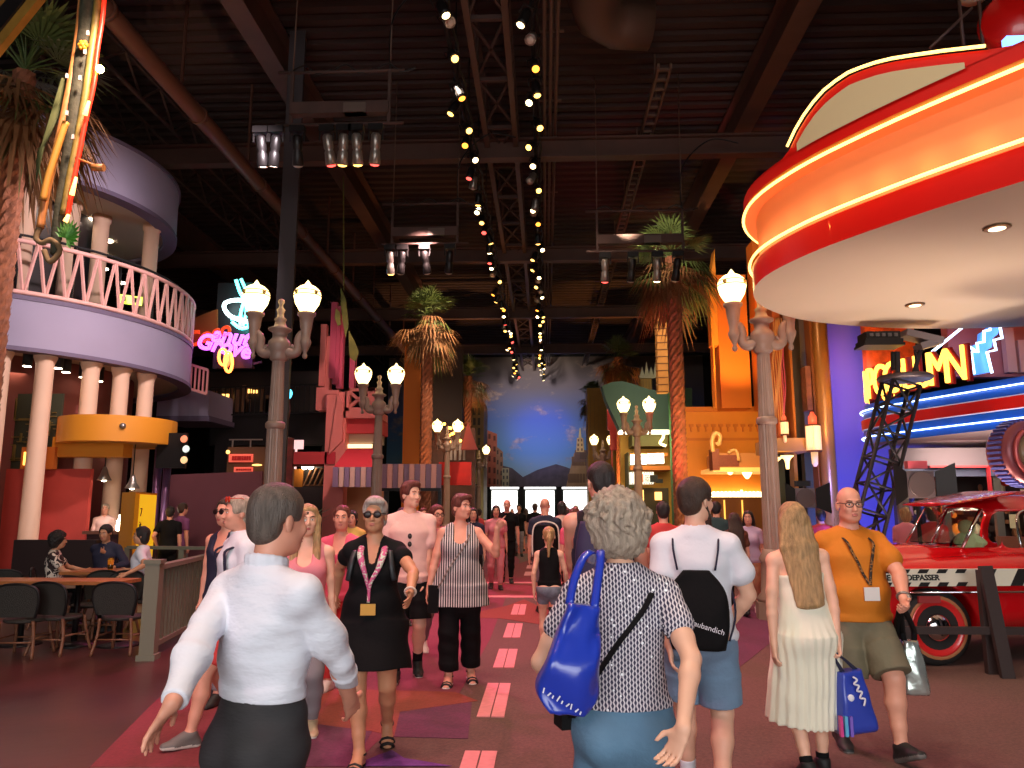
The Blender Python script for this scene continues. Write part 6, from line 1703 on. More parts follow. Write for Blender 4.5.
# checker stripe with lettering
yS = -0.895
a = MB(); a.bbox(0.12, 4.5, yS, yS + 0.07, 0.8, 0.97); st_ = a.build('side_stripe', mat('stripe_white', (226, 220, 200), 0.5), car, world=False)
a = MB()
def para(x, w_, z0, z1, sl):
    a.add([(x, yS - .004, z0), (x + w_, yS - .004, z0), (x + w_ + sl, yS - .004, z1), (x + sl, yS - .004, z1), (x, yS + .01, z0), (x + w_, yS + .01, z0), (x + w_ + sl, yS + .01, z1), (x + sl, yS + .01, z1)], [(0, 1, 2, 3), (7, 6, 5, 4), (0, 4, 5, 1), (2, 6, 7, 3), (1, 5, 6, 2), (3, 7, 4, 0)])
for k in range(6): para(-0.02 + 0.2 * k + .16, 0.1, 0.93, 0.97, 0.03); para(0.04 + 0.2 * k + .1, 0.1, 0.8, 0.84, 0.03)
for k in range(9): para(1.36 + 0.36 * k, 0.13, 0.8, 0.97, 0.1)
a.build('stripe_pattern', m_black, st_, world=False)
vs, fs = text_mesh('NE PAS DEPASSER', 0.078, 0.004, 0.002, space=1.0)
a = MB(); a.add([Matrix.Translation((0.66, yS - 0.003, 0.885)) @ Matrix.Rotation(PI / 2, 4, 'X') @ v for v in vs], fs); a.build('stripe_lettering', m_black, st_, world=False)
a = MB(); a.bbox(0.75, 0.98, -0.87, -0.84, 0.63, 0.70); a.build('side_plate', mat('plate_red', (150, 50, 50), 0.5), car, world=False)
# interior
a = MB()
for s_ in (-1, 1):
    a.box((2.75, s_ * 0.33, 0.95), (0.16, 0.5, 0.6)); a.box((2.5, s_ * 0.33, 0.7), (0.5, 0.5, 0.16))
a.build('seat', mat('seat_tan', (150, 120, 84), 0.7), car, world=False)
a = MB(); a.tube([(2.02 + 0.08 * math.cos(k * PI / 10), 0.33 + 0.19 * math.sin(k * PI / 10), 1.12 + 0.17 * math.cos(k * PI / 10)) for k in range(20)], 0.014, 6, closed=True); a.tube([(1.8, 0.33, 1.0), (2.02, 0.33, 1.12)], 0.02, 6); a.build('steering_wheel', m_black, car, world=False)
# pale plush toy on the dashboard: simple rounded toy, no known character
t = thing('plush_toy', 'pale green and cream plush toy sitting behind the car windscreen', 'toy', (0, 0, 0))
t.location = car.matrix_basis @ Vector((1.85, 0.05, 1.12)) if False else Matrix.Translation(car.location) @ Matrix.Rotation(math.radians(6), 4, 'Z') @ Vector((1.9, 0.0, 1.1))
sd = Sdf(0.02); sd.ell((0, 0, 0.1), (0.09, 0.08, 0.11)); sd.ell((0, -0.02, 0.27), (0.09, 0.08, 0.085)); sd.ell((-0.09, -0.06, 0.06), (0.05, 0.07, 0.04)); sd.ell((0.09, -0.06, 0.06), (0.05, 0.07, 0.04)); sd.seg((-.08, -.02, .17), (-.15, -.07, .1), .035); sd.seg((.08, -.02, .17), (.15, -.07, .1), .035)
sdf_obj('toy_body', sd, 0.012, mat('plush_green', (186, 196, 140), 0.8), t)
# barricade in front of the car: black timber trestles with a long rail
t = thing('barricade', 'black timber A frame barricade with long low rail before the car', 'barricade', (fw.x + .5, 7.75, 0))
m_bar = mat('barricade_black', (48, 34, 32), 0.55)
a = MB(); p0 = W(986, 570, 7.95); a.bar((p0.x - 0.02, 7.98, 0), (p0.x - 0.02, 7.98, p0.z), 0.1, 0.07); a.build('upright', m_bar, t)
a = MB(); q0 = W(985, 566, 7.93); q1 = G(1008, 679); a.bar(q0, (q1.x, q1.y, 0.0), 0.12, 0.05); a.build('raking_leg', m_bar, t)
a = MB(); a.bar((W(905, 640, 7.9).x, 7.9, 0.42), (W(1120, 640, 7.9).x, 7.9, 0.42), 0.05, 0.07); a.build('rail', m_bar, t)
a = MB(); p1 = W(1100, 570, 7.98); a.bar((p1.x, 7.98, 0), (p1.x, 7.98, p0.z), 0.1, 0.07); a.bar((p1.x, 7.93, p0.z), (p1.x + .25, 7.2, 0), 0.12, 0.05); a.build('upright', m_bar, t)
a = MB(); x_ = W(908, 640, 7.98).x; a.bar((x_, 7.98, 0), (x_, 7.98, 0.5), 0.08, 0.06); a.build('short_post', m_bar, t)
# warm spots added near the floor brighten the soffit of the red marquee
for lx, ly in ((4.6, 10.6), (7.2, 7.2), (6.4, 11.0)):
    lamp('soffit_fill', 'SPOT', (lx, ly, 0.3), 330, (1.0, 0.80, 0.62), 0.3, (lx - .3, ly - .5, 4.4), 120, 1.0)
# ================================================================= PEOPLE
def rotx(a): a = math.radians(a); return np.array([[1, 0, 0], [0, math.cos(a), -math.sin(a)], [0, math.sin(a), math.cos(a)]])
def roty(a): a = math.radians(a); return np.array([[math.cos(a), 0, math.sin(a)], [0, 1, 0], [-math.sin(a), 0, math.cos(a)]])
def rotz(a): a = math.radians(a); return np.array([[math.cos(a), -math.sin(a), 0], [math.sin(a), math.cos(a), 0], [0, 0, 1]])
def unit(v): v = np.array(v, float); return v / max(np.linalg.norm(v), 1e-9)
def ik(a, t, l1, l2, pole):
    v = t - a; d = np.linalg.norm(v); L = l1 + l2
    if d > L * 0.998: v = v * (L * 0.998 / d); t = a + v; d = L * 0.998
    if d < abs(l1 - l2) + .02: d = abs(l1 - l2) + .02
    u = v / np.linalg.norm(v); x = (l1 * l1 - l2 * l2 + d * d) / (2 * d); h = math.sqrt(max(l1 * l1 - x * x, 0))
    p = np.array(pole, float); p = p - u * p.dot(u)
    return a + u * x + unit(p) * h, t
SKIN = {'fair': mat('skin_fair', (232, 178, 150), 0.5, noise=0.06, nscale=9), 'pink': mat('skin_pink', (226, 158, 132), 0.5, noise=0.07, nscale=9),
        'tan': mat('skin_tan', (206, 146, 110), 0.5, noise=0.07, nscale=9), 'brown': mat('skin_brown', (140, 92, 66), 0.5, noise=0.07, nscale=9)}
m_lip = mat('lips', (186, 96, 90), 0.45); m_eye = mat('eye_white', (232, 226, 220), 0.3); m_iris = mat('iris_dark', (46, 34, 28), 0.25)
m_brow = {}
def hair_mat(name, col, amt=0.35): return mat('hair_' + name, col, 0.45, noise=amt, nscale=16, stretch=(4, 4, 0.7), bump=0.5, bscale=60)
def pt_target(q, loc, Rh, sh, L):
    """wrist/ankle target: ('px', x, y, dy) from the picture at depth loc.y+dy, or a local triple"""
    if q[0] == 'px':
        # the wrist lies on this sight line, as far from the shoulder as the arm reaches; q[3] < 0 = nearer the camera
        d = np.array(ray(q[1], q[2])); o = np.array([0, 0, CAMZ]); S_ = Rh @ sh + np.array([loc[0], loc[1], 0]); reach = L * (q[4] if len(q) > 4 else 0.975)
        d = d / np.linalg.norm(d); tc = (S_ - o) @ d; dist = np.linalg.norm(o + d * tc - S_)
        t = tc + (math.copysign(math.sqrt(max(reach ** 2 - dist ** 2, 0)), q[3]) if dist < reach else 0)
        return Rh.T @ (o + d * t - np.array([loc[0], loc[1], 0]))
    return np.array(q, float)
def hand_field(sd, w, d, th, left, s, curl=0.35, point=False, splay=0.10):
    d = unit(d); th = unit(np.array(th) - d * np.dot(th, d)); n = np.cross(d, th) if left else np.cross(th, d)
    sd.seg(w - d * 0.01, w + d * 0.03 * s, (0.027 * s, 0.021 * s), (0.034 * s, 0.016 * s), side=th, k=0.012)
    sd.seg(w + d * 0.03 * s, w + d * 0.082 * s, (0.034 * s, 0.016 * s), (0.038 * s, 0.0125 * s), side=th, k=0.01)
    for i, (o, L) in enumerate(((0.029, 0.072), (0.010, 0.08), (-0.0095, 0.074), (-0.028, 0.058))):
        c = curl * (1 + 0.12 * i)
        if point: c = 0.05 if i == 0 else 1.35
        b = w + (d * 0.082 + th * o) * s
        dirs = d + th * splay * (o / 0.028)
        a1, a2, a3 = c * 0.6, c * 1.5, c * 2.1
        p = b
        for ang, f_, r0, r1 in ((a1, 0.45, 0.0092, 0.0085), (a2, 0.30, 0.0085, 0.0078), (a3, 0.25, 0.0078, 0.0065)):
            v = unit(dirs) * math.cos(ang) + n * math.sin(ang); q = p + v * L * f_ * s
            sd.seg(p, q, r0 * s, r1 * s, k=0.004); p = q
    b = w + (d * 0.025 + th * 0.026) * s
    q = b + unit(d * 0.65 + th * 0.75 + n * 0.25) * 0.042 * s; r_ = q + unit(d * 0.95 + th * 0.22 + n * (0.2 + .5 * curl)) * 0.034 * s
    sd.seg(b, q, 0.0125 * s, 0.0105 * s, k=0.012); sd.seg(q, r_, 0.0105 * s, 0.0085 * s, k=0.004)
    return w + (d * 0.09 + n * 0.03) * s
HEADX = {}
def person(label, px, y, H, heading, outfit, hair=None, skin='fair', vox=0.008, head=(0, 0, 0), g=1.0, belly=0.0, bust=0.0, fem=False, lean=(0, 0, 0), armL=None, armR=None,
           footL=(0, 0, 0), footR=(0, 0, 0), poleL=None, poleR=None, handL=None, handR=None, thL=None, thR=None, brow=(70, 50, 40), glasses=None, group=None, x=None, seat=None, beard=None, refz=1.2, catg='person'):
    """footX = (forward, sideways, heel lift deg); headings: 0 faces the entrance, 180 faces the mural"""
    xx = W(px, 500, y).x if x is None else x
    # place by the picture column at chest height
    pz = Vector((0, 0, CAMZ)); best = xx
    lo_, hi_2 = xx - 2, xx + 2
    if x is None:
        for _ in range(40):
            m_ = (lo_ + hi_2) / 2; v = Vector((m_, y, refz)) - pz
            if 512 + FPX * v.dot(_r) / v.dot(_f) < px: lo_ = m_
            else: hi_2 = m_
        xx = (lo_ + hi_2) / 2
    loc = (xx, y)
    root = thing('person', label, catg, (xx, y, 0), math.radians(heading), group)
    Rh = rotz(heading); s = H / 1.75
    hw = 1.06 if fem else 1.0; sw = 0.92 if fem else 1.0
    # ---- skeleton
    zp = (0.93 * s) if seat is None else seat + 0.10
    hips = {}; knees = {}; ank = {}; fdir = {}; fup = {}
    feet = {1: footL, -1: footR}
    if seat is None:
        need = zp
        for sx, f in feet.items():
            az_ = 0.085 * s + math.sin(math.radians(max(f[2], 0))) * 0.13 * s
            dx, dy = f[1], -f[0]
            maxL = 0.818 * s
            need = min(need, az_ + math.sqrt(max(maxL ** 2 - dy * dy - dx * dx, 0.1)) + 0.03 * s)
        zp = need
    P0 = np.array([0, 0, zp])
    for sx, f in feet.items():
        hips[sx] = P0 + np.array([sx * 0.088 * s * hw, 0, -0.03 * s])
        if seat is None:
            p = f[2]
            lift = math.sin(math.radians(abs(p))) * (0.13 if p > 0 else 0.05) * s
            ank[sx] = np.array([sx * 0.092 * s + f[1] * sx, -f[0] + 0.02, 0.085 * s + lift])
            knees[sx], ank[sx] = ik(hips[sx], ank[sx], 0.415 * s, 0.405 * s, (sx * 0.12, -1, 0))
        else:
            knees[sx] = hips[sx] + np.array([sx * 0.06, -0.40 * s, 0.0]); ank[sx] = np.array([knees[sx][0], knees[sx][1] + 0.05 + f[0], 0.085]); p = 0
        Rf = rotz(sx * 8) @ rotx(p)
        fdir[sx] = Rf @ np.array([0, -1, 0]); fup[sx] = Rf @ np.array([0, 0, 1])
    Rt = rotz(lean[2]) @ roty(lean[1]) @ rotx(lean[0])
    T = lambda v: P0 + Rt @ (np.array(v, float) * s)
    side = Rt @ np.array([1, 0, 0])
    nb = T((0, 0.015, 0.515)); Rhd = rotz(lean[2] + head[0]) @ rotx(lean[0] * 0.3 + head[1]) @ roty(head[2])
    hs = 0.5 * s + 0.5
    hs *= 0.96 if fem else 1.0
    hc = T((0, -0.005, 0.575)) + Rhd @ np.array([0, -0.02, 0.125]) * hs
    Hd = lambda v: hc + Rhd @ (np.array(v, float) * hs)
    HR = Rhd
    sh = {sx: T((sx * (0.168 if fem else 0.182), 0.012, 0.455)) for sx in (1, -1)}
    el, wr = {}, {}
    for sx, a, pl in ((1, armL, poleL), (-1, armR, poleR)):
        tgt = sh[sx] + np.array([sx * 0.06, -0.02, -0.535]) * s if a is None else pt_target(a, loc, Rh, sh[sx], 0.54 * s)
        el[sx], wr[sx] = ik(sh[sx], tgt, 0.285 * s, 0.255 * s, (sx * 0.5, 0.9, -0.1) if pl is None else pl)
    J = dict(root=root, Rh=Rh, loc=loc, sh=sh, el=el, wr=wr, T=T, Hd=Hd, side=side, s=s, ank=ank, knees=knees, hips=hips, nb=nb, P0=P0, Rt=Rt, hs=hs, HR=HR)
    J['world'] = lambda p: Vector((*(np.array([loc[0], loc[1], 0]) + Rh @ np.array(p, float)),))
    def drape(pts, off=0.01, back=False):
        """lay (x, z) points on the clothes, front or back"""
        r = []
        for x_, z_ in pts:
            q = T((x_, 0, z_)); V = J['V']; m_ = (np.abs(V[:, 0] - q[0]) < 0.03) & (np.abs(V[:, 2] - q[2]) < 0.03)
            y_ = q[1] if not m_.any() else (V[m_, 1].max() + off if back else V[m_, 1].min() - off)
            r.append(np.array([q[0], y_, q[2]]))
        return r
    J['drape'] = drape
    # ---- torso profile (z above the pelvis, half width, half depth, forward offset)
    gb = g + belly
    tors = [(-0.09, 0.150 * hw * g, 0.105 * g, 0), (-0.02, 0.172 * hw * g, 0.118 * g, 0), (0.07, 0.155 * g * hw, 0.108 * gb, -0.25 * belly * .1), (0.15, (0.132 if fem else 0.146) * gb, 0.098 * gb, -0.5 * belly * .12),
            (0.26, (0.138 if fem else 0.154) * g, 0.105 * g, -0.3 * belly * .1), (0.36, (0.150 if fem else 0.170) * g, 0.112 * g, 0.0), (0.44, (0.138 if fem else 0.158) * (g * .6 + .4), 0.085 * (g * .5 + .5), 0.01), (0.495, 0.085, 0.062, 0.015)]
    def tor_nodes(z0, z1, infl):
        zs = sorted(set([z0, z1] + [t_[0] for t_ in tors if z0 < t_[0] < z1])); out = []
        for z in zs:
            A = np.array([[t_[0], t_[1], t_[2], t_[3]] for t_ in tors])
            w_, d_, o_ = (np.interp(z, A[:, 0], A[:, i]) for i in (1, 2, 3))
            out.append((T((0, o_, z)), (w_ * s + infl, d_ * s + infl)))
        return out
    def add_torso(sd, z0, z1, infl, k=0.03, flat_ends=True):
        nd = tor_nodes(z0, z1, infl)
        for i in range(len(nd) - 1): sd.seg(nd[i][0], nd[i + 1][0], nd[i][1], nd[i + 1][1], side, k, flat=(flat_ends and i == 0))
    arm_r = [(0.0, 0.050), (0.35, 0.046), (0.5, 0.039), (0.62, 0.041), (1.0, 0.026)]
    ag = (0.86 if fem else 1.0) * (0.45 + 0.55 * g)
    def arm_pt(sx, f): return sh[sx] + (el[sx] - sh[sx]) * (f / 0.5) if f <= 0.5 else el[sx] + (wr[sx] - el[sx]) * ((f - 0.5) / 0.5)
    def add_arm(sd, sx, f1, infl, end=0.0, k=0.015, flat=True):
        A = np.array(arm_r); fs = sorted(set([0.0, f1] + [f for f in (0.35, 0.5, 0.62) if f < f1]))
        for i in range(len(fs) - 1):
            r0 = np.interp(fs[i], A[:, 0], A[:, 1]) * ag * s + infl + end * (fs[i] / f1); r1 = np.interp(fs[i + 1], A[:, 0], A[:, 1]) * ag * s + infl + end * (fs[i + 1] / f1)
            sd.seg(arm_pt(sx, fs[i]), arm_pt(sx, fs[i + 1]), r0, r1, k=k, flat=(flat and i == len(fs) - 2 and i > 0))
    leg_r = [(0.0, 0.088), (0.25, 0.080), (0.48, 0.060), (0.56, 0.056), (0.68, 0.058), (0.85, 0.042), (1.0, 0.036)]
    lg = (0.35 + 0.65 * g)
    def leg_pt(sx, f):
        p = hips[sx] + (knees[sx] - hips[sx]) * (f / 0.5) if f <= 0.5 else knees[sx] + (ank[sx] - knees[sx]) * ((f - 0.5) / 0.5)
        if 0.52 < f < 0.9: p = p + np.array([0, 0.012, 0]) * math.sin((f - 0.52) / 0.38 * PI)
        return p
    def add_leg(sd, sx, f0, f1, infl, end=0.0, k=0.02, flat=True, straight=None):
        A = np.array(leg_r); fs = sorted(set([f0, f1] + [f for f in (0.25, 0.5, 0.68, 0.85) if f0 < f < f1]))
        for i in range(len(fs) - 1):
            def rad(f):
                r = np.interp(f, A[:, 0], A[:, 1]) * lg * s
                if straight: r = max(r, straight[0] + (straight[1] - straight[0]) * f)
                return r + infl + end * f
            sd.seg(leg_pt(sx, fs[i]), leg_pt(sx, fs[i + 1]), rad(fs[i]), rad(fs[i + 1]), k=k, flat=(flat and i == len(fs) - 2 and i > 0))
    def fold_noise(sd, amp, fx=9.0, seed=0.0, vert=0.5):
        sd.warp(lambda X, Y, Z: amp * (np.sin(X * fx * 2 + 3 * np.sin(Z * fx * vert + seed) + seed) * np.sin(Y * fx * 1.7 + 2.2 * np.sin(Z * fx * 1.1 + seed)) + 0.6 * np.sin(Z * fx * 2.6 * vert * 2 + 4 * X * fx * .5 + seed * 2 + 2 * np.sin(Y * fx))))
    # ---- body: one continuous surface
    sd = Sdf(0.02)
    add_torso(sd, -0.09, 0.495, -0.004, 0.03, False)
    for sx in (1, -1):
        sd.seg(nb + np.array([0, 0, .01]), sh[sx] - unit(sh[sx] - nb) * 0.02 * s, 0.046 * s, 0.05 * s, k=0.04); sd.ell(sh[sx], 0.056 * ag * s, k=0.03)
        add_arm(sd, sx, 1.0, 0, flat=False); add_leg(sd, sx, 0.0, 1.0, -0.003, flat=False)
        sd.ell(T((sx * 0.072, 0.062, -0.05)), 0.088 * s * g, k=0.04)
        if bust: sd.ell(T((sx * 0.07, -0.085, 0.32)), (0.07 * s * (1 + bust * .3), 0.05 * s * (1 + bust), 0.065 * s), k=0.04)
        ud = np.cross(fdir[sx], fup[sx])
        A_ = ank[sx]; hl = A_ - fdir[sx] * 0.04 * s - fup[sx] * 0.052 * s; bl_ = A_ + fdir[sx] * 0.11 * s - fup[sx] * 0.06 * s; to = A_ + fdir[sx] * 0.155 * s - fup[sx] * 0.064 * s
        sd.seg(A_, hl, 0.036 * s, 0.03 * s, k=0.02); sd.seg(A_, bl_, (0.034 * s, 0.034 * s), (0.042 * s, 0.022 * s), side=ud, k=0.02); sd.seg(hl, bl_, 0.028 * s, (0.038 * s, 0.02 * s), side=ud, k=0.02); sd.seg(bl_, to, (0.042 * s, 0.02 * s), (0.03 * s, 0.014 * s), side=ud, k=0.01)
        hd = handL if sx == 1 else handR; hd = hd or {}
        dd = unit(wr[sx] - el[sx]) if 'd' not in hd else unit(hd['d'])
        th = (thL if sx == 1 else thR)
        th = np.array([0, -1, 0.0]) if th is None else np.array(th, float)
        if abs(np.dot(unit(th), dd)) > 0.95: th = np.array([0, 0, 1.0]) if abs(dd[2]) < .9 else np.array([1.0, 0, 0])
        J['palm%d' % sx] = hand_field(sd, wr[sx], dd, th, sx == 1, s * (0.92 if fem else 1.0), hd.get('curl', 0.4), hd.get('point', False), hd.get('splay', 0.1))
    if belly: sd.ell(T((0, -0.05 - .03 * belly, 0.12)), (0.13 * s * gb, 0.09 * s * gb, 0.12 * s), k=0.05)
    # neck and head
    sd.seg(nb, Hd((0, 0.022, -0.06)), (0.058 * (0.86 if fem else 1.0) * (g * .5 + .5)) * s, 0.05 * (0.88 if fem else 1.0) * (g * .4 + .6) * s, k=0.025)
    E = lambda c, r, **kw: sd.ell(Hd(c), tuple(v * hs for v in r), R=HR, **kw)
    E((0, 0.014, 0.042), (0.074, 0.094, 0.084), k=0.02); E((0, -0.030, -0.018), (0.062, 0.062, 0.088), k=0.02)
    fat = max(0, g - 1.05)
    E((0, -0.050, -0.080), (0.038 + fat * .05, 0.035, 0.026), k=0.025); E((0, 0.0, -0.06), (0.058 + fat * .06, 0.06, 0.05), k=0.03)
    for sx in (1, -1):
        E((sx * 0.036, -0.066, -0.02), (0.024, 0.02, 0.024), k=0.015)
        E((sx * 0.031, -0.094, 0.014), (0.017, 0.012, 0.010), k=0.012, sub=True)
        Re = HR @ rotz(sx * -18)
        sd.ell(Hd((sx * 0.077, 0.012, -0.004)), (0.009 * hs, 0.021 * hs, 0.033 * hs), R=Re, k=0.006)
    E((0, -0.082, 0.036), (0.048, 0.012, 0.010), k=0.012)
    sd.seg(Hd((0, -0.086, 0.022)), Hd((0, -0.108, -0.022)), 0.008 * hs, 0.0125 * hs, k=0.010)
    for sx in (1, -1): sd.ell(Hd((sx * 0.011, -0.098, -0.026)), 0.009 * hs, k=0.006)
    E((0, -0.089, -0.052), (0.024, 0.009, 0.006), k=0.004); E((0, -0.088, -0.062), (0.021, 0.009, 0.006), k=0.004)
    # eyes, brows, lips as small islands of the same mesh
    ex = MB(); RM = Matrix([list(r) for r in HR])
    ex.ell(Hd((0, -0.0925, -0.0515)), (0.022 * hs, 0.006 * hs, 0.0045 * hs), 1, 10, 6, R=RM); ex.ell(Hd((0, -0.0915, -0.061)), (0.02 * hs, 0.0062 * hs, 0.0055 * hs), 1, 10, 6, R=RM)
    for sx in (1, -1):
        ex.ell(Hd((sx * 0.031, -0.0815, 0.013)), (0.0135 * hs, 0.005 * hs, 0.005 * hs), 2, 10, 6, R=RM); ex.ell(Hd((sx * 0.031, -0.0852, 0.013)), (0.0062 * hs, 0.003 * hs, 0.0052 * hs), 3, 8, 6, R=RM)
        ex.tube([Hd((sx * 0.014, -0.094, 0.033)), Hd((sx * 0.032, -0.0925, 0.040)), Hd((sx * 0.05, -0.08, 0.034))], [0.004 * hs, 0.0045 * hs, 0.0025 * hs], 6, 4)
    bm_ = mat('brow_%d_%d_%d' % brow, brow, 0.7)
    sdf_obj('body', sd, vox, [SKIN[skin], m_lip, m_eye, m_iris, bm_], root, 1, None, ex)
    # ---- clothes
    for it in outfit:
        kd = it['k']; m = it['m']; infl = it.get('infl', 0.012); c = Sdf(0.02)
        hem = it.get('hem', -0.06); neck = it.get('neck', 'crew')
        if kd in ('top', 'dress'):
            top_z = 0.495
            fl_ = it.get('flare', 0.0)
            if kd == 'top':
                nd = tor_nodes(max(hem, -0.09), top_z, infl)
                for i in range(len(nd) - 1):
                    f0 = fl_ * max(0, (0.30 - i * 0.09)) / 0.3; f1 = fl_ * max(0, (0.30 - (i + 1) * 0.09)) / 0.3
                    c.seg(nd[i][0], nd[i + 1][0], (nd[i][1][0] + f0, nd[i][1][1] + f0 * .7), (nd[i + 1][1][0] + f1, nd[i + 1][1][1] + f1 * .7), side, 0.03, flat=(i == 0))
                if hem < -0.09:
                    a0 = nd[0]; w0 = (a0[1][0] + fl_, a0[1][1] + fl_ * .7)
                    c.seg(T((0, 0, hem)), a0[0], (w0[0] * 1.02 + fl_ * .4, w0[1] * 1.05 + fl_ * .3), w0, side, 0.03, flat=True)
            else:
                nd = tor_nodes(-0.02, top_z, infl)
                for i in range(len(nd) - 1): c.seg(nd[i][0], nd[i + 1][0], nd[i][1], nd[i + 1][1], side, 0.03)
                kn = (knees[1] + knees[-1]) / 2; fr = it.get('skirt', 0.5)
                spread = abs(knees[1][1] - knees[-1][1]) * 0.5
                p0 = T((0, 0, it.get('wz', 0.12))); w0 = nd[1][1]
                p1 = T((0, 0, -0.04)); w1 = (0.178 * hw * g * s + infl + fl_ * .35, 0.13 * g * s + infl + fl_ * .35)
                p2 = P0 + (kn - P0) * fr / 0.5 * 0.5 / 0.5 * 0.5 if False else P0 + (kn - P0) * (fr / 0.5)
                w2 = (w1[0] + fl_ * .65, w1[1] + fl_ * .65 + spread * fr)
                c.seg(p0, p1, nd[2 if it.get('wz', 0) < .15 else 3][1], w1, side, 0.05); c.seg(p1 + (p1 - p2) * .02, p2, w1, w2, side, 0.06, flat=True)
                for sx in (1, -1): c.ell(T((sx * 0.072, 0.06, -0.05)), 0.088 * s * g + infl, k=0.05)
                if it.get('pleat'): c.warp(lambda X, Y, Z, z0=zp + .1: it['pleat'] * np.sin(np.arctan2(Y, X) * 22 + 1.5 * np.sin(Z * 7)) * np.clip((z0 - Z) * 6, 0, 1))
            if belly: c.ell(T((0, -0.05 - .03 * belly, 0.12)), (0.13 * s * gb + infl, 0.09 * s * gb + infl, 0.13 * s), k=0.05)
            for sx in (1, -1):
                if bust: c.ell(T((sx * 0.07, -0.085, 0.32)), (0.07 * s * (1 + bust * .3) + infl, 0.05 * s * (1 + bust) + infl, 0.065 * s + infl), k=0.05)
                if kd == 'top' and hem < -0.05: c.ell(T((sx * 0.072, 0.06, -0.05)), 0.088 * s * g + infl * .8, k=0.04)
                sl = it.get('sleeve', 0.25)
                if neck == 'strap': continue
                c.seg(nb + np.array([0, 0, .005]), sh[sx] - unit(sh[sx] - nb) * (0.025 if sl > 0 else 0.055) * s, 0.047 * s + infl, (0.05 * s + infl) * (1 if sl > 0 else 0.8), k=0.04)
                if sl > 0:
                    c.ell(sh[sx], 0.053 * ag * s + infl * .7, k=0.03); add_arm(c, sx, sl, infl * .8, it.get('send', 0.004))
                    if it.get('cuff') and sl > .9:
                        c.seg(arm_pt(sx, sl - .09), arm_pt(sx, sl), 0.037 * s, 0.039 * s, k=0.004, flat=True)
            if hem < -0.0 and kd == 'top': pass
            # wrinkles, then neckline and armholes
            fold_noise(c, it.get('fold', 0.003), 9, it.get('seed', 1.0))
            if kd == 'top': c.cut(T((0, 0, hem)), -(Rt @ np.array([0, 0, 1.0])))
            up = Rt @ np.array([0, 0, 1.0]); fw_ = Rt @ np.array([0, -1.0, 0])
            if neck == 'strap':
                c.cut(T((0, 0, it.get('topz', 0.385))), up)
            else:
                nr = {'crew': 0.066, 'v': 0.066, 'collar': 0.060, 'scoop': 0.085, 'tank': 0.085}[neck] * (0.9 if fem else 1.0) * s * (g * .3 + .7)
                c.subseg(nb - up * 0.008 + fw_ * 0.01, nb + up * 0.2, nr, nr)
                if neck in ('v', 'scoop', 'tank'): c.subseg(nb + fw_ * 0.02 + up * .06, nb + fw_ * 0.14 * s - up * (0.13 if neck == 'v' else 0.10) * s, 0.06 * s, 0.022 * s if neck == 'v' else 0.06 * s)
                if neck == 'tank':
                    for sx in (1, -1): c.subseg(sh[sx] + np.array([sx * .01, 0, .02]), sh[sx] + np.array([sx * 0.02, 0, -.11]) * s, 0.055 * s)
            o = sdf_obj({'top': it.get('n', 'shirt'), 'dress': it.get('n', 'dress')}[kd], c, it.get('vox', vox), m, root, 1)
            J['V'] = np.array([v.co[:] for v in o.data.vertices])
            if neck == 'collar':
                cc = Sdf(0.008); ring_ = [nb + Rt @ (np.array([0.066 * math.cos(a_), 0.066 * math.sin(a_) * 1.02 - 0.004, 0.012 + 0.012 * math.sin(a_)]) * s * (g * .25 + .75)) for a_ in np.linspace(0, 2 * PI, 17)]
                for i in range(16): cc.seg(ring_[i], ring_[i + 1], 0.010, 0.010)
                for j in (.018, .036, .05):
                    for i in range(16): cc.seg(ring_[i] * (1 - j * .6) + nb * j * .6 + up * j, ring_[i + 1] * (1 - j * .6) + nb * j * .6 + up * j, 0.009, 0.009)
                sdf_obj('collar', cc, min(vox, 0.006), m, root, 1)
            if neck == 'strap':
                st_ = MB()
                for sx in (1, -1):
                    st_.tube(crom([T((sx * 0.075, -0.112, 0.36)), T((sx * 0.085, -0.07, 0.46)), T((sx * 0.085, 0.0, 0.505)), T((sx * 0.08, 0.075, 0.46)), T((sx * 0.075, 0.112, 0.38))], 5), 0.007, 6)
                st_.build('strap', m, root, world=False)
        elif kd == 'legs':
            L_ = it.get('len', 0.97)
            nd_z = min([it.get('waist', 0.11)] + [o_.get('hem', -0.06) + 0.012 for o_ in outfit if o_['k'] == 'top'])
            add_torso(c, -0.09, nd_z, infl * .8, 0.03, False)
            for sx in (1, -1):
                c.ell(T((sx * 0.072, 0.062, -0.05)), 0.088 * s * g + infl, k=0.04)
                add_leg(c, sx, 0.0, L_, infl, it.get('end', 0.0), straight=it.get('straight'))
            if belly: c.ell(T((0, -0.045 - .02 * belly, 0.08)), (0.13 * s * gb, 0.085 * s * gb, 0.08 * s), k=0.04)
            c.cut(T((0, 0, nd_z)), Rt @ np.array([0, 0, 1.0]))
            fold_noise(c, it.get('fold', 0.0025), 10, it.get('seed', 2.0), 1.0)
            sdf_obj(it.get('n', 'trousers'), c, it.get('vox', vox), m, root, 1)
        elif kd in ('shoes', 'boots'):
            for sx in (1, -1):
                c = Sdf(0.014); ud = np.cross(fdir[sx], fup[sx]); A_ = ank[sx]; d_, u_ = fdir[sx], fup[sx]; base_ = A_ - u_ * 0.085 * s
                hl = base_ - d_ * 0.05 * s + u_ * 0.03 * s; bl_ = base_ + d_ * 0.105 * s + u_ * 0.028 * s; to = base_ + d_ * 0.165 * s + u_ * 0.022 * s
                c.seg(hl, bl_, (0.038 * s, 0.036 * s), (0.048 * s, 0.034 * s), side=ud); c.seg(bl_, to, (0.048 * s, 0.034 * s), (0.036 * s, 0.026 * s), side=ud)
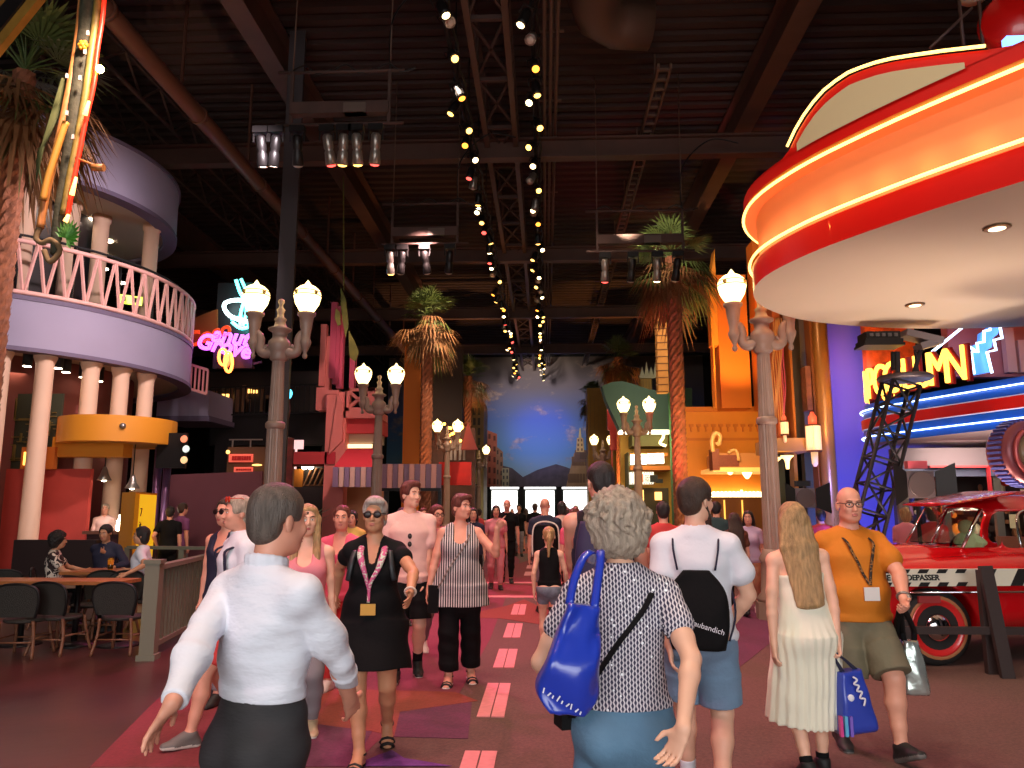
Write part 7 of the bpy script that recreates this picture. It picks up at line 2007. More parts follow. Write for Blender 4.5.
                c.seg(base_ + d_ * 0.09 * s + u_ * .042 * s, A_ - d_ * 0.005 + u_ * (0.0 if kd == 'shoes' else 0.05) * s, 0.038 * s, 0.046 * s); c.seg(hl, A_ - d_ * .01 * s + u_ * (0.0 if kd == 'shoes' else 0.06) * s, 0.036 * s, 0.043 * s, flat=False)
                c.cut(base_, -u_); c.cut(A_ + u_ * (0.025 if kd == 'shoes' else 0.09) * s, u_)
                sole = it.get('sole')
                mm_ = [m, sole or m]
                sdf_obj('shoe', c, min(vox, 0.009), mm_, root, 1, (lambda q, b=base_, u=u_: ((q - b) @ u < 0.024 * s).astype(int)) if sole else None)
        elif kd == 'socks':
            for sx in (1, -1):
                c = Sdf(0.01); add_leg(c, sx, it.get('f0', 0.8), 1.0, 0.004, flat=False); c.cut(leg_pt(sx, it.get('f0', .8)), unit(knees[sx] - ank[sx])); sdf_obj('sock', c, min(vox, 0.009), m, root, 1)
        elif kd == 'sandals':
            for sx in (1, -1):
                a = MB(); ud = np.cross(fdir[sx], fup[sx]); A_ = ank[sx]; d_, u_ = fdir[sx], fup[sx]; base_ = A_ - u_ * 0.085 * s
                pts = []
                for f_, w_ in ((-0.065, 0.02), (-0.04, 0.036), (0.03, 0.036), (0.1, 0.047), (0.15, 0.042), (0.178, 0.02)): pts.append((f_, w_))
                poly_ = [base_ + (d_ * f_ + ud * w_) * s for f_, w_ in pts] + [base_ + (d_ * f_ - ud * w_) * s for f_, w_ in reversed(pts)]
                n_ = len(poly_); lo2 = [p for p in poly_]; hi2 = [p + u_ * 0.016 for p in poly_]
                a.add(lo2 + hi2, [list(range(n_ - 1, -1, -1)), list(range(n_, 2 * n_))] + [(i, (i + 1) % n_, n_ + (i + 1) % n_, n_ + i) for i in range(n_)], 1)
                for f_, h_, w_ in ((0.105, 0.052, 0.047), (0.145, 0.042, 0.043)):
                    c0 = base_ + d_ * f_ * s; a.tube([c0 - ud * w_ * s + u_ * .01, c0 - ud * w_ * .7 * s + u_ * h_ * .8 * s, c0 + u_ * h_ * s, c0 + ud * w_ * .7 * s + u_ * h_ * .8 * s, c0 + ud * w_ * s + u_ * .01], 0.012, 6, 0)
                a.tube([A_ + (ud * 0.041 * math.cos(k * PI / 6) + d_ * 0.041 * math.sin(k * PI / 6)) * s for k in range(12)], 0.008, 6, 0, closed=True)
                a.build('sandal', [m, it.get('sole', m_rubber)], root, world=False)
    # ---- hair
    if hair:
        st, hm = hair[0], hair[1]; h = Sdf(0.02)
        Eh = lambda c_, r_, **kw: h.ell(Hd(c_), tuple(v * hs for v in r_), R=HR, **kw)
        amp = {'curly': 0.007, 'short': 0.0025, 'crop': 0.0015}.get(st, 0.003)
        if st in ('short', 'crop', 'quiff', 'thin'):
            t_ = {'short': 0.014, 'crop': 0.008, 'quiff': 0.016, 'thin': 0.006}[st]
            Eh((0, 0.018, 0.046), (0.077 + t_, 0.096 + t_, 0.084 + t_)); Eh((0, 0.055, -0.01), (0.066 + t_ * .7, 0.055 + t_ * .6, 0.075), k=0.02)
            if st == 'quiff': Eh((0, -0.05, 0.105), (0.06, 0.045, 0.035), k=0.02)
        elif st == 'curly':
            Eh((0, 0.015, 0.045), (0.114, 0.124, 0.112)); Eh((0, 0.05, -0.035), (0.108, 0.08, 0.085), k=0.03)
            rr = random.Random(4)
            for _ in range(90):
                a1, a2 = rr.uniform(0, 2 * PI), rr.uniform(-0.7, PI / 2); v = (0.114 * math.cos(a1) * math.cos(a2), 0.02 + 0.115 * math.sin(a1) * math.cos(a2), 0.04 + 0.105 * math.sin(a2) - (0.0))
                Eh(v, (0.02, 0.02, 0.02), k=0.006)
        elif st in ('bob', 'pixie'):
            Eh((0, 0.014, 0.048), (0.090, 0.106, 0.098)); Eh((0, 0.045, -0.035), (0.086 if st == 'bob' else .08, 0.068, 0.095 if st == 'bob' else 0.06), k=0.03)
            if st == 'pixie': Eh((0.01, -0.055, 0.1), (0.07, 0.05, 0.035), k=0.03)
        elif st in ('long', 'longw'):
            ln = hair[2] if len(hair) > 2 else 0.42
            Eh((0, 0.016, 0.046), (0.088, 0.107, 0.094))
            b0, b1, b2_ = Hd((0, 0.045, 0.0)), Hd((0, 0.085, -0.16)), T((0, 0.135 * g, 0.52 - ln))
            wv = 0.105 if st == 'longw' else 0.09
            h.seg(b0, b1, (wv * .95, 0.062), (wv * 1.15, 0.045), side=HR @ np.array([1, 0, 0]), k=0.03); h.seg(b1, b2_, (wv * 1.15, 0.045), (wv * .85, 0.028), side=side, k=0.03)
            for sx in (1, -1):
                if 'front' in hair: h.seg(Hd((sx * 0.075, -0.01, 0.02)), T((sx * 0.09, -0.09, 0.36)), (0.028, 0.03), (0.03, 0.02), k=0.02)
                else: h.seg(Hd((sx * 0.07, 0.02, 0.0)), Hd((sx * 0.085, 0.055, -0.17)), (0.028, 0.04), (0.03, 0.03), k=0.02)
        elif st in ('pony', 'bun'):
            Eh((0, 0.018, 0.046), (0.083, 0.103, 0.091)); Eh((0, 0.05, -0.005), (0.068, 0.058, 0.07), k=0.02)
            if st == 'pony':
                h.seg(Hd((0, 0.115, 0.06)), Hd((0.0, 0.16, -0.02)), 0.026, 0.03, k=0.015); h.seg(Hd((0, 0.16, -0.02)), Hd((0.01, 0.15, -0.25)), 0.03, 0.012, k=0.01)
            else: Eh((0, 0.11, 0.075), (0.045, 0.04, 0.04), k=0.01)
        # strands and curls: real surface relief
        fr_ = 150 if st == 'curly' else 70
        h.warp(lambda X, Y, Z: amp * np.sin(X * fr_ + 2.5 * np.sin(Z * fr_ * .35)) * np.sin(Y * fr_ + 2.5 * np.sin(Z * fr_ * .3 + 1)))
        # open the face, nape and ears
        hl_ = hair[3] if len(hair) > 3 and not isinstance(hair[3], str) else 0.082
        Rf = HR
        h.rbox(Hd((0, -0.125, -0.1 + hl_ - 0.05)), (0.066 * hs if st not in ('short', 'crop', 'thin', 'quiff') else 0.07 * hs, 0.085 * hs, 0.15 * hs), 0.05 * hs, R=Rf, k=0.02, sub=True)
        if st in ('short', 'crop', 'thin', 'quiff', 'pony', 'bun', 'pixie'):
            for sx in (1, -1): h.rbox(Hd((sx * 0.09, -0.035, -0.06)), (0.035 * hs, 0.075 * hs, 0.068 * hs), 0.025 * hs, R=Rf, k=0.01, sub=True)
            h.cut(Hd((0, 0.1, -0.078 if st != 'pixie' else -.09)), HR @ np.array([0, 0.25, -1.0])) if st not in ('pony',) else None
        if st == 'thin': h.ell(Hd((0, -0.015, 0.15)), (0.062 * hs, 0.085 * hs, 0.05 * hs), R=HR, k=0.01, sub=True)
        sdf_obj('hair', h, min(vox, 0.0075) if vox < 0.012 else vox * 0.8, hm, root, 1)
    if beard:
        h = Sdf(0.015); 
        for sx in (1, -1): h.seg(Hd((sx * 0.066, -0.005, -0.03)), Hd((sx * 0.048, -0.05, -0.085)), 0.009 * hs, 0.011 * hs)
        h.seg(Hd((0.043, -0.052, -0.088)), Hd((-0.043, -0.052, -0.088)), 0.014 * hs); h.seg(Hd((0.02, -0.08, -0.084)), Hd((-0.02, -0.08, -0.084)), 0.009 * hs)
        sdf_obj('beard', h, 0.007, beard, root, 1)
    if glasses:
        a = MB(); kd, gm = glasses[0], glasses[1]
        up_ = glasses[2] if len(glasses) > 2 else 0.0
        yo, zo = (-0.099, 0.012) if not up_ else (-0.075, 0.108)
        for sx in (1, -1):
            if kd == 'sun': a.ell(Hd((sx * 0.034, yo, zo)), (0.029 * hs, 0.006 * hs, 0.024 * hs), 0, 14, 6, R=RM)
            else: a.tube([Hd((sx * 0.033 + 0.026 * math.cos(k * PI / 8), yo, zo + 0.017 * math.sin(k * PI / 8))) for k in range(16)], 0.0028, 5, closed=True)
            a.tube([Hd((sx * 0.06, yo + .002, zo + .006)), Hd((sx * 0.08, -0.03 if not up_ else 0, zo + .008)), Hd((sx * 0.081, 0.02, zo))], 0.0028, 5)
        a.tube([Hd((-0.01, yo - .001, zo + .005)), Hd((0.01, yo - .001, zo + .005))], 0.003, 5)
        a.build('sunglasses' if kd == 'sun' else 'glasses', gm, root, world=False)
    return J
# ================================================================= THE CROWD
m_wht = mat('white_cotton', (226, 226, 234), 0.75, bump=0.4, bscale=11)
m_blk = mat('black_cloth', (11, 10, 12), 0.85, spec=0.25, bump=0.15, bscale=30)
m_char = mat('charcoal_trousers', (48, 46, 48), 0.8, bump=0.2, bscale=30, stretch=(1, 1, 3))
m_jean = mat('light_blue_denim', (92, 128, 156), 0.8, noise=0.14, nscale=7, bump=0.2, bscale=60)
m_dshort = mat('denim_shorts_blue', (118, 146, 174), 0.8, noise=0.1, nscale=7, bump=0.2, bscale=60)
m_gshort = mat('faded_denim', (112, 122, 136), 0.8, noise=0.2, nscale=20)
m_pinkT = mat('pale_pink_cotton', (232, 190, 178), 0.75, bump=0.4, bscale=11)
m_orT = mat('orange_tshirt', (208, 120, 20), 0.8, bump=0.45, bscale=11)
m_olive = mat('olive_shorts', (112, 104, 82), 0.8, bump=0.15, bscale=40)
m_ivory = mat('ivory_dress', (236, 230, 208), 0.8, bump=0.2, bscale=22, stretch=(1, 1, .35))
m_navy = mat('navy_cloth', (34, 34, 58), 0.8)
m_grey = mat('grey_cloth', (132, 124, 128), 0.8)
m_pk1 = mat('bright_pink_cloth', (232, 92, 120), 0.75); m_pk2 = mat('dusty_pink_cloth', (222, 132, 142), 0.75); m_redc = mat('red_cloth', (196, 52, 50), 0.75)
m_bk = mat('black_shoe', (28, 27, 28), 0.6); m_wsole = mat('white_sole', (226, 222, 212), 0.6); m_wshoe = mat('white_shoe', (222, 212, 200), 0.6)
m_tshoe = mat('tan_shoe', (196, 172, 140), 0.6); m_gshoe = mat('grey_trainer', (110, 104, 100), 0.6)
m_lens_d = mat('sunglass_lens', (40, 24, 22), 0.35, spec=0.3); m_frame = mat('spectacle_frame', (30, 26, 28), 0.4)
def pattern_mat(name, kind, c0, c1, sc):
    m = bpy.data.materials.new(name); m.use_nodes = True; nt, b = nodes_of(m); b.inputs['Roughness'].default_value = 0.8
    src = tex_src(nt, (1, 1, 1)); sp = nt.nodes.new('ShaderNodeSeparateXYZ'); nt.links.new(src, sp.inputs[0])
    if kind == 'stripe':
        f = math_node(nt, 'FRACT', math_node(nt, 'MULTIPLY', sp.outputs[0], sc)); out = ramp(nt, f, [(0, c0), (0.55, c1)], 'CONSTANT')
    elif kind == 'dash':
        x = math_node(nt, 'MULTIPLY', sp.outputs[0], sc); z = math_node(nt, 'MULTIPLY', sp.outputs[2], sc * 0.6)
        off = math_node(nt, 'MULTIPLY', math_node(nt, 'MODULO', math_node(nt, 'FLOOR', math_node(nt, 'ADD', x, 100)), 2), 0.5)
        fx = math_node(nt, 'ABSOLUTE', math_node(nt, 'SUBTRACT', math_node(nt, 'FRACT', math_node(nt, 'ADD', x, 100)), 0.5))
        fz = math_node(nt, 'ABSOLUTE', math_node(nt, 'SUBTRACT', math_node(nt, 'FRACT', math_node(nt, 'ADD', math_node(nt, 'ADD', z, 100), off)), 0.5))
        a_ = math_node(nt, 'LESS_THAN', math_node(nt, 'ADD', fx, math_node(nt, 'MULTIPLY', fz, 0.75)), 0.44); out = ramp(nt, a_, [(0, c0), (0.5, c1)], 'CONSTANT')
        v = nt.nodes.new('ShaderNodeTexVoronoi'); v.inputs['Scale'].default_value = 30; nt.links.new(src, v.inputs['Vector'])
        d_ = math_node(nt, 'LESS_THAN', v.outputs['Distance'], 0.14); mx = nt.nodes.new('ShaderNodeMix'); mx.data_type = 'RGBA'
        nt.links.new(d_, mx.inputs[0]); nt.links.new(out, mx.inputs[6]); mx.inputs[7].default_value = (0.95, 0.95, 0.98, 1); out = mx.outputs[2]
    else:
        n = nt.nodes.new('ShaderNodeTexNoise'); n.inputs['Scale'].default_value = sc; n.inputs['Detail'].default_value = 1; n.inputs['Distortion'].default_value = 1.5; nt.links.new(src, n.inputs['Vector'])
        out = ramp(nt, n.outputs['Fac'], [(0, c0), (0.52, c1)], 'CONSTANT')
    nt.links.new(out, b.inputs['Base Color']); return m
m_stripe = pattern_mat('striped_blouse', 'stripe', (34, 32, 36), (218, 208, 208), 46)
m_dash = pattern_mat('patterned_blouse', 'dash', (214, 206, 212), (52, 48, 74), 92)
m_floral = pattern_mat('floral_shirt', 'noise', (50, 30, 28), (226, 206, 190), 13)
hb = hair_mat('brown', (62, 42, 30)); hdk = hair_mat('dark', (34, 26, 24)); hgr = hair_mat('grey', (168, 150, 132), 0.35); hbl = hair_mat('blonde', (176, 138, 92)); hsil = hair_mat('silver', (176, 164, 154), 0.25)
hred = hair_mat('auburn', (98, 44, 32)); hdg = hair_mat('dark_grey', (92, 80, 72)); hlb = hair_mat('light_brown', (140, 104, 70)); hst = hair_mat('stubble', (60, 46, 36), 0.2)
def bag(name, label, cat, mats, L, R, d0, d1, wr_=0.006, n=9, pw=3.0, par=None, seed=1.0):
    """soft bag: L and R are lists of world points down its two side edges; d0..d1 its depth"""
    k = 20; a = MB(); vs = []; Ls, Rs = crom(L, 6), crom(R, 6); N = len(Ls)
    for i in range(N):
        t = i / (N - 1); c = (Ls[i] + Rs[i]) / 2; ax_ = (Rs[i] - Ls[i]) / 2; dp = Vector((-ax_.y, ax_.x, 0)); dp = dp.normalized() if dp.length > 1e-5 else Vector((0, 1, 0))
        d = d0 + (d1 - d0) * math.sin(min(1, t * 1.15) * PI / 2)
        if i == N - 1: d *= 0.8
        for j in range(k):
            an = 2 * PI * j / k; cx, cy = math.cos(an), math.sin(an)
            sx = math.copysign(abs(cx) ** (2 / pw), cx); sy = math.copysign(abs(cy) ** (2 / pw), cy)
            w_ = wr_ * math.sin(7 * t + 3 * sx + seed) * math.cos(9 * sx * t + seed) * 2
            vs.append(c + ax_ * sx + dp * (d * sy + w_))
    fs = [(i * k + j, i * k + (j + 1) % k, (i + 1) * k + (j + 1) % k, (i + 1) * k + j) for i in range(N - 1) for j in range(k)]
    a.add(vs, fs, 0, True); a.f.append([j for j in reversed(range(k))]); a.mi.append(0); a.sm.append(False); a.f.append([(N - 1) * k + j for j in range(k)]); a.mi.append(0); a.sm.append(False)
    if par is None: par = thing(name, label, cat, (Ls[-1] + Rs[-1]) / 2)
    a.build('body', mats, par); return par
V_ = Vector
# ---- 1 man in white shirt striding past on the near left
A = person('man in white dress shirt and black trousers striding away on the near left', 266, 2.6, 1.67, 152, [
    dict(k='top', m=mat('shirt_poplin', (226, 228, 238), 0.7, bump=0.7, bscale=9, stretch=(1, 1, 2.2)), sleeve=0.97, hem=0.12, neck='collar', infl=0.014, send=0.001, cuff=True, fold=0.006, seed=.7), dict(k='legs', m=m_char, len=0.97, infl=0.010, waist=0.16, straight=(0.075, 0.08), fold=0.004), dict(k='shoes', m=m_bk)],
    ('crop', hdg), 'pink', 0.006, (-8, 4, 0), 1.0, 0.0, armL=('px', 172, 704, -1, 1.0), armR=('px', 350, 699, 1, .97), footL=(0.22, 0, 0), footR=(-0.25, 0, 22), handL=dict(curl=0.22, splay=0.34, d=(0.5, 0.2, -0.78)), handR=dict(curl=0.35), thL=(0.6, -0.5, -0.4), thR=(0, -1, 0.2), brow=(60, 50, 44), poleL=(0.6, 0.5, 0.5), poleR=(-0.8, 0.4, 0.2))
# ---- 2 curly grey haired woman, centre foreground
B = person('woman with curly grey hair in dotted blouse and blue jeans walking away in front', 621, 2.8, 1.62, 182, [
    dict(k='top', m=m_dash, sleeve=0.24, hem=0.06, neck='crew', infl=0.014, send=0.006, fold=0.002, seed=2.0), dict(k='legs', m=m_jean, len=0.97, infl=0.006, waist=0.12), dict(k='shoes', m=m_bk)],
    ('curly', hgr), 'fair', 0.006, (0, 2, 0), 1.0, 0.03, bust=0.3, fem=True, armL=('px', 553, 676, 1, .8), armR=('px', 683, 729, -1), footL=(0.1, 0, 0), footR=(-0.15, 0, 12), handR=dict(curl=0.5, d=(0.35, -0.1, -0.8)), thR=(0.6, -0.6, 0), poleR=(-0.9, 0.3, 0), brow=(120, 100, 90))
yb = 2.45
tb = bag('tote_bag', 'large shiny royal blue tote bag on the grey haired woman\'s left shoulder', 'bag', mat('royal_blue_film', (36, 60, 176), 0.28, coat=0.4, bump=0.3, bscale=7), [W(567, 602, yb), W(558, 628, yb - .02), W(545, 660, yb - .03), W(535, 688, yb - .02), W(548, 708, yb)], [W(599, 607, yb + .02), W(600, 630, yb), W(600, 660, yb - .02), W(598, 692, yb), W(588, 712, yb)], 0.03, 0.085, 0.013)
a = MB()
for p in (((569, 604), (574, 580), (583, 558), (592, 552)), ((594, 608), (597, 585), (600, 562), (600, 551))):
    pts = [W(x_, y_, yb + .0 + 0.035 * i) for i, (x_, y_) in enumerate(p)]; pts.append(pts[-1] + V_((0.0, 0.12, -0.04))); a.tube(crom(pts, 4), 0.015, 6, flat=0.35)
a.build('strap', MATS['royal_blue_film'], tb)
a = MB()
for k in range(9):
    q = W(543 + k * 4.6, 693 + k * 2.7, yb - .1); a.bar(q, q + V_((0.004 + .006 * (k % 2), 0, 0.008 + .006 * (k % 3 == 0))), 0.004)
a.build('printed_mark', m_wht, tb)
t = thing('crossbody_bag', 'small black crossbody bag with wide black strap across the dotted blouse', 'bag', B['world'](B['T']((0.16, 0.1, -0.02))))
q = B['world'](B['T']((0.215, -0.03, 0.02))); a = MB(); a.tube(crom([B['world'](p) for p in B['drape']([(-0.10, 0.47), (-0.07, 0.42), (-0.03, 0.37), (0.02, 0.31), (0.07, 0.24), (0.12, 0.16), (0.17, 0.06)], 0.006, True)] + [q], 4), 0.016, 8, flat=0.3); a.build('strap', m_blk, t)
a = MB(); q = B['world'](B['T']((0.215, -0.03, 0.02))); a.box(q, (0.05, 0.09, 0.09), rz=0.3); a.build('pouch', m_blk, t)
# ---- 3 man with black drawstring bag
Cc = person('man in white t-shirt and blue denim shorts with black drawstring bag walking away', 697, 4.5, 1.76, 168, [
    dict(k='top', m=m_wht, sleeve=0.27, hem=-0.05, neck='crew', infl=0.016, send=0.02, fold=0.004, seed=3.1), dict(k='legs', m=m_dshort, len=0.44, infl=0.014, waist=0.1, straight=(0.1, 0.105)), dict(k='socks', m=m_wht, f0=0.88), dict(k='shoes', m=m_bk, sole=m_wsole)],
    ('short', hb), 'fair', 0.007, (-40, 0, 0), 1.08, armL=('px', 670, 648, 1, .9), armR=('px', 726, 628, 1, .9), footL=(0.2, 0, 0), footR=(-0.16, 0, 18), beard=hst, brow=(50, 36, 28), poleR=(-0.9, 0.3, 0))
T3 = lambda p: Cc['world'](Cc['T'](p))
dsb = thing('drawstring_bag', 'black drawstring backpack with white hashtag lettering on the man in white t-shirt', 'bag', T3((0, 0.2, 0.0)))
bag('', '', '', m_blk, [T3((0.07, 0.165, 0.33)), T3((0.15, 0.17, 0.22)), T3((0.165, 0.175, 0.06)), T3((0.14, 0.175, -0.08))], [T3((-0.07, 0.165, 0.33)), T3((-0.15, 0.17, 0.22)), T3((-0.165, 0.175, 0.06)), T3((-0.14, 0.175, -0.08))], 0.03, 0.06, 0.006, par=dsb)
a = MB()
for sx in (1, -1):
    a.tube(crom([T3((sx * 0.1, 0.16, 0.33)), T3((sx * 0.12, 0.13, 0.44)), T3((sx * 0.125, 0.03, 0.515)), T3((sx * 0.13, -0.08, 0.45)), T3((sx * 0.165, -0.12, 0.3)), T3((sx * 0.2, 0.0, 0.1)), T3((sx * 0.16, 0.16, -0.03))], 4), 0.006, 6)
a.build('cord', m_navy, dsb)
vs, fs = text_mesh('#glaubandich', 0.04, 0.001); R3 = Matrix([list(r_) for r_ in (Cc['Rh'] @ Cc['Rt'])]).to_4x4()
a = MB(); a.add([Matrix.Translation(T3((-0.035, 0.262, 0.05))) @ R3 @ Matrix.Rotation(PI, 4, 'Z') @ Matrix.Rotation(PI / 2, 4, 'X') @ Matrix.Rotation(-0.28, 4, 'Z') @ v for v in vs], fs); a.build('lettering', m_wht, dsb)
# ---- 4 woman in ivory dress
D = person('young woman with long fair hair in sleeveless ivory dress walking away on the right', 802, 4.95, 1.61, 186, [
    dict(k='dress', n='dress', m=m_ivory, sleeve=0, neck='strap', topz=0.36, infl=0.012, skirt=0.66, flare=0.06, fold=0.003, seed=1.2, pleat=0.004, wz=0.2), dict(k='shoes', m=m_bk, sole=m_wsole), dict(k='socks', m=m_blk, f0=0.93)],
    ('longw', hbl, 0.35), 'fair', 0.007, (0, 0, 0), 0.97, lean=(0, 4, 0), fem=True, bust=0.2, armL=('px', 774, 660, -1), armR=('px', 839, 648, -1), footL=(-0.09, 0.0, 12), footR=(0.08, 0, 0), handR=dict(curl=0.9), handL=dict(curl=0.5), poleR=(-.8, .4, 0), poleL=(.8, .4, 0))
m_bb = mat('blue_shopper', (44, 66, 170), 0.4, coat=0.3); yq = 4.85
sb = bag('shopping_bag', 'blue glossy shopping bag with white lettering held by woman in ivory dress', 'bag', m_bb, [W(838, 672, yq), W(837, 700, yq), W(838, 734, yq)], [W(858, 668, yq + .04), W(866, 697, yq + .04), W(875, 728, yq + .04)], 0.04, 0.075, 0.004, pw=6)
hp_ = D['world'](D['palm-1'])
a = MB()
for dx in (0, 0.06): a.tube(crom([W(842 + dx * 40, 673, yq), hp_ + V_((-0.01, dx * .3, 0.0)), hp_ + V_((0.02, dx * .3, 0.0)), W(855 + dx * 40, 670, yq + .03)], 4), 0.008, 6)
a.build('handle', m_navy, sb)
a = MB(); a.tube(crom([W(x_, y_, yq - .07) for x_, y_ in ((853, 677), (857, 680), (854, 684), (859, 686), (857, 691), (862, 692), (860, 698), (865, 699), (864, 706))], 4), 0.006, 5); q = W(851, 698, yq - .055); a.ell(q, (0.02, 0.006, 0.02)); a.build('printed_mark', m_wht, sb)
a = MB(); 
for k, (x_, c_) in enumerate(((838.5, 0), (843.5, 1), (848.5, 2))):
    q0, q1 = W(x_, 716, yq - .06), W(x_ + 4, 736, yq - .055); a.bbox(q0.x, q1.x, q0.y - .02, q0.y + .01, q1.z, q0.z, c_)
a.build('print', [mat('print_magenta', (206, 60, 130), 0.4), mat('print_cyan', (90, 170, 210), 0.4), mat('print_violet', (120, 90, 190), 0.4)], sb)
# ---- 5 man in orange t-shirt
O = person('bald man with glasses in orange t-shirt and olive shorts walking towards us by the car', 852, 5.45, 1.76, 4, [
    dict(k='top', m=m_orT, sleeve=0.28, hem=-0.05, neck='crew', infl=0.016, send=0.022, fold=0.003, seed=5.0, flare=.01), dict(k='legs', m=m_olive, len=0.47, infl=0.016, waist=0.1, straight=(0.105, 0.11)), dict(k='shoes', m=m_bk, sole=m_gshoe)],
    None, 'pink', 0.007, (-6, 3, 0), 1.22, 0.16, armL=('px', 904, 600, -1), armR=('px', 812, 600, 1), footL=(0.26, 0.03, -22), footR=(-0.12, 0.0, 10), glasses=('clear', m_frame), brow=(150, 110, 90), handL=dict(curl=1.0), poleL=(.9, .3, 0), poleR=(-.9, .3, 0))
a = MB(); TO = lambda p: O['T'](p)
for sx in (1, -1): a.tube(crom([TO((sx * 0.085, 0.03, 0.525))] + O['drape']([(sx * .085, .46), (sx * .07, .4), (.01 + sx * .045, .33), (.015 + sx * .025, .26), (.02, .19)], 0.008), 4), 0.010, 6, flat=0.4)
ly = a.build('lanyard', pattern_mat('lanyard_camo', 'noise', (40, 32, 26), (150, 104, 54), 40), O['root'], world=False)
a = MB(); a.box(O['drape']([(.02, .135)], .014)[0], (0.1, 0.008, 0.085)); a.build('badge', mat('badge_white', (222, 218, 212), 0.4), ly, world=False)
a = MB(); w_ = O['wr'][1]; e_ = O['el'][1]; c_ = w_ + (e_ - w_) * 0.12; u_ = unit(w_ - e_); s1 = unit(np.cross(u_, [0, 1, 0])); s2 = np.cross(u_, s1)
a.tube([c_ + (s1 * math.cos(k * PI / 8) + s2 * math.sin(k * PI / 8)) * 0.036 for k in range(16)], 0.008, 6, closed=True); a.ell(c_ + unit([0.5, -1, 0]) * .036, (0.018, 0.018, 0.018)); a.build('watch', m_can2, O['root'], world=False)
yq = 5.35; hp_ = O['world'](O['palm1'])
m_holo = mat('silver_film', (196, 206, 200), 0.25, 0.7, noise=0.25, nscale=9, bump=0.3, bscale=12)
sb = bag('carrier_bag', 'shiny silver carrier bag with black handles held by man in orange', 'bag', m_holo, [W(903, 640, yq), W(901, 665, yq), W(901, 693, yq)], [W(917, 640, yq), W(924, 665, yq), W(929, 694, yq)], 0.03, 0.08, 0.006)
a = MB(); a.tube(crom([W(904, 640, yq), W(902, 628, yq), hp_, W(913, 628, yq), W(914, 641, yq)], 4), 0.018, 6); a.build('handle', m_blk, sb)
sb = bag('carrier_bag', 'small lilac film carrier bag hanging behind the silver bag', 'bag', mat('lilac_film', (120, 100, 190), 0.3, 0.3), [W(896, 640, yq + .16), W(895, 660, yq + .16), W(896, 681, yq + .16)], [W(905, 640, yq + .16), W(905, 660, yq + .16), W(904, 680, yq + .16)], 0.02, 0.04, 0.004)
a = MB(); a.tube(crom([W(897, 640, yq + .16), hp_ + V_((0, .03, 0)), W(904, 641, yq + .16)], 5), 0.014, 6); a.build('handle', m_blk, sb)
# ---- 6 woman in black dress
K = person('smiling woman with short silver hair, sunglasses and black dress walking towards us', 374, 5.2, 1.67, 6, [
    dict(k='dress', m=m_blk, sleeve=0.14, send=0.014, neck='v', infl=0.014, skirt=0.38, flare=0.04, fold=0.004, seed=2.5), dict(k='sandals', m=m_bk)],
    ('pixie', hsil), 'tan', 0.007, (-4, 0, 0), 1.09, 0.08, bust=0.5, fem=True, armL=('px', 410, 594, -1), armR=('px', 337, 592, 1), footL=(-0.26, 0, 30), footR=(0.2, -0.05, 0), glasses=('sun', m_lens_d), handL=dict(curl=0.35), poleL=(.9, .2, 0), brow=(130, 110, 100))
TK = lambda p: K['T'](p)
a = MB()
for sx in (1, -1): a.tube(crom([TK((sx * 0.075, 0.03, 0.53))] + K['drape']([(sx * .08, .46), (sx * .065, .4), (sx * .045, .34), (-.01 + sx * .015, .27), (-.01, .2), (-.01, .13)], 0.01), 4), [0.022, .022, .022, .022, .022, .022, .022, .022, .022, .02, .019, .018, .017, .016, .015, .014, .013, .012, .011, .01, .01, .01, .01, .01, .01], 6, flat=0.4)
ly = a.build('lanyard', pattern_mat('lanyard_pink', 'noise', (206, 96, 140), (206, 214, 196), 30), K['root'], world=False)
a = MB(); a.box(K['drape']([(-.01, .085)], .014)[0], (0.095, 0.008, 0.07)); a.build('badge', mat('badge_gold', (206, 156, 54), 0.5), ly, world=False)
for sx in (1, -1): a = MB(); a.tube(crom(K['drape']([(sx * .12, .465), (sx * .13, .42), (sx * .14, .35), (sx * .155, .27)], 0.005), 4), 0.018, 6, flat=0.4); a.build('backpack_strap', mat('dark_leather_strap', (34, 40, 44), 0.5), K['root'], world=False)
a = MB(); w_ = K['wr'][1]; e_ = K['el'][1]; c_ = w_ + (e_ - w_) * 0.1; u_ = unit(w_ - e_); s1 = unit(np.cross(u_, [0, 1, 0])); s2 = np.cross(u_, s1)
a.tube([c_ + (s1 * math.cos(k * PI / 8) + s2 * math.sin(k * PI / 8)) * 0.033 for k in range(16)], 0.007, 6, closed=True); a.build('bracelet', mat('pale_bracelet', (226, 206, 190), 0.4), K['root'], world=False)
# ---- 7 tall man in pale pink t-shirt
U = person('tall young man in pale pink t-shirt and black shorts looking aside', 409, 7.55, 1.86, 8, [
    dict(k='top', m=m_pinkT, sleeve=0.3, hem=-0.08, neck='crew', infl=0.014, send=0.02, fold=0.004, seed=4.0), dict(k='legs', m=m_blk, len=0.44, infl=0.016, waist=0.1, straight=(0.1, 0.105)), dict(k='socks', m=m_blk, f0=0.85), dict(k='shoes', m=m_bk, sole=m_wsole)],
    ('quiff', hred), 'fair', 0.008, (38, 0, 0), 1.08, armL=('px', 423, 598, -1), footR=(0.2, 0, 0), footL=(-0.15, 0, 15), brow=(110, 64, 44), handL=dict(curl=0.6))
a = MB(); TU = lambda p: U['T'](p)
for z_ in (0.335, 0.265): a.ell(U['drape']([(.01, z_)], .006)[0], (0.02, 0.006, 0.026))
a.build('hung_sunglasses', m_lens_d, U['root'], world=False)
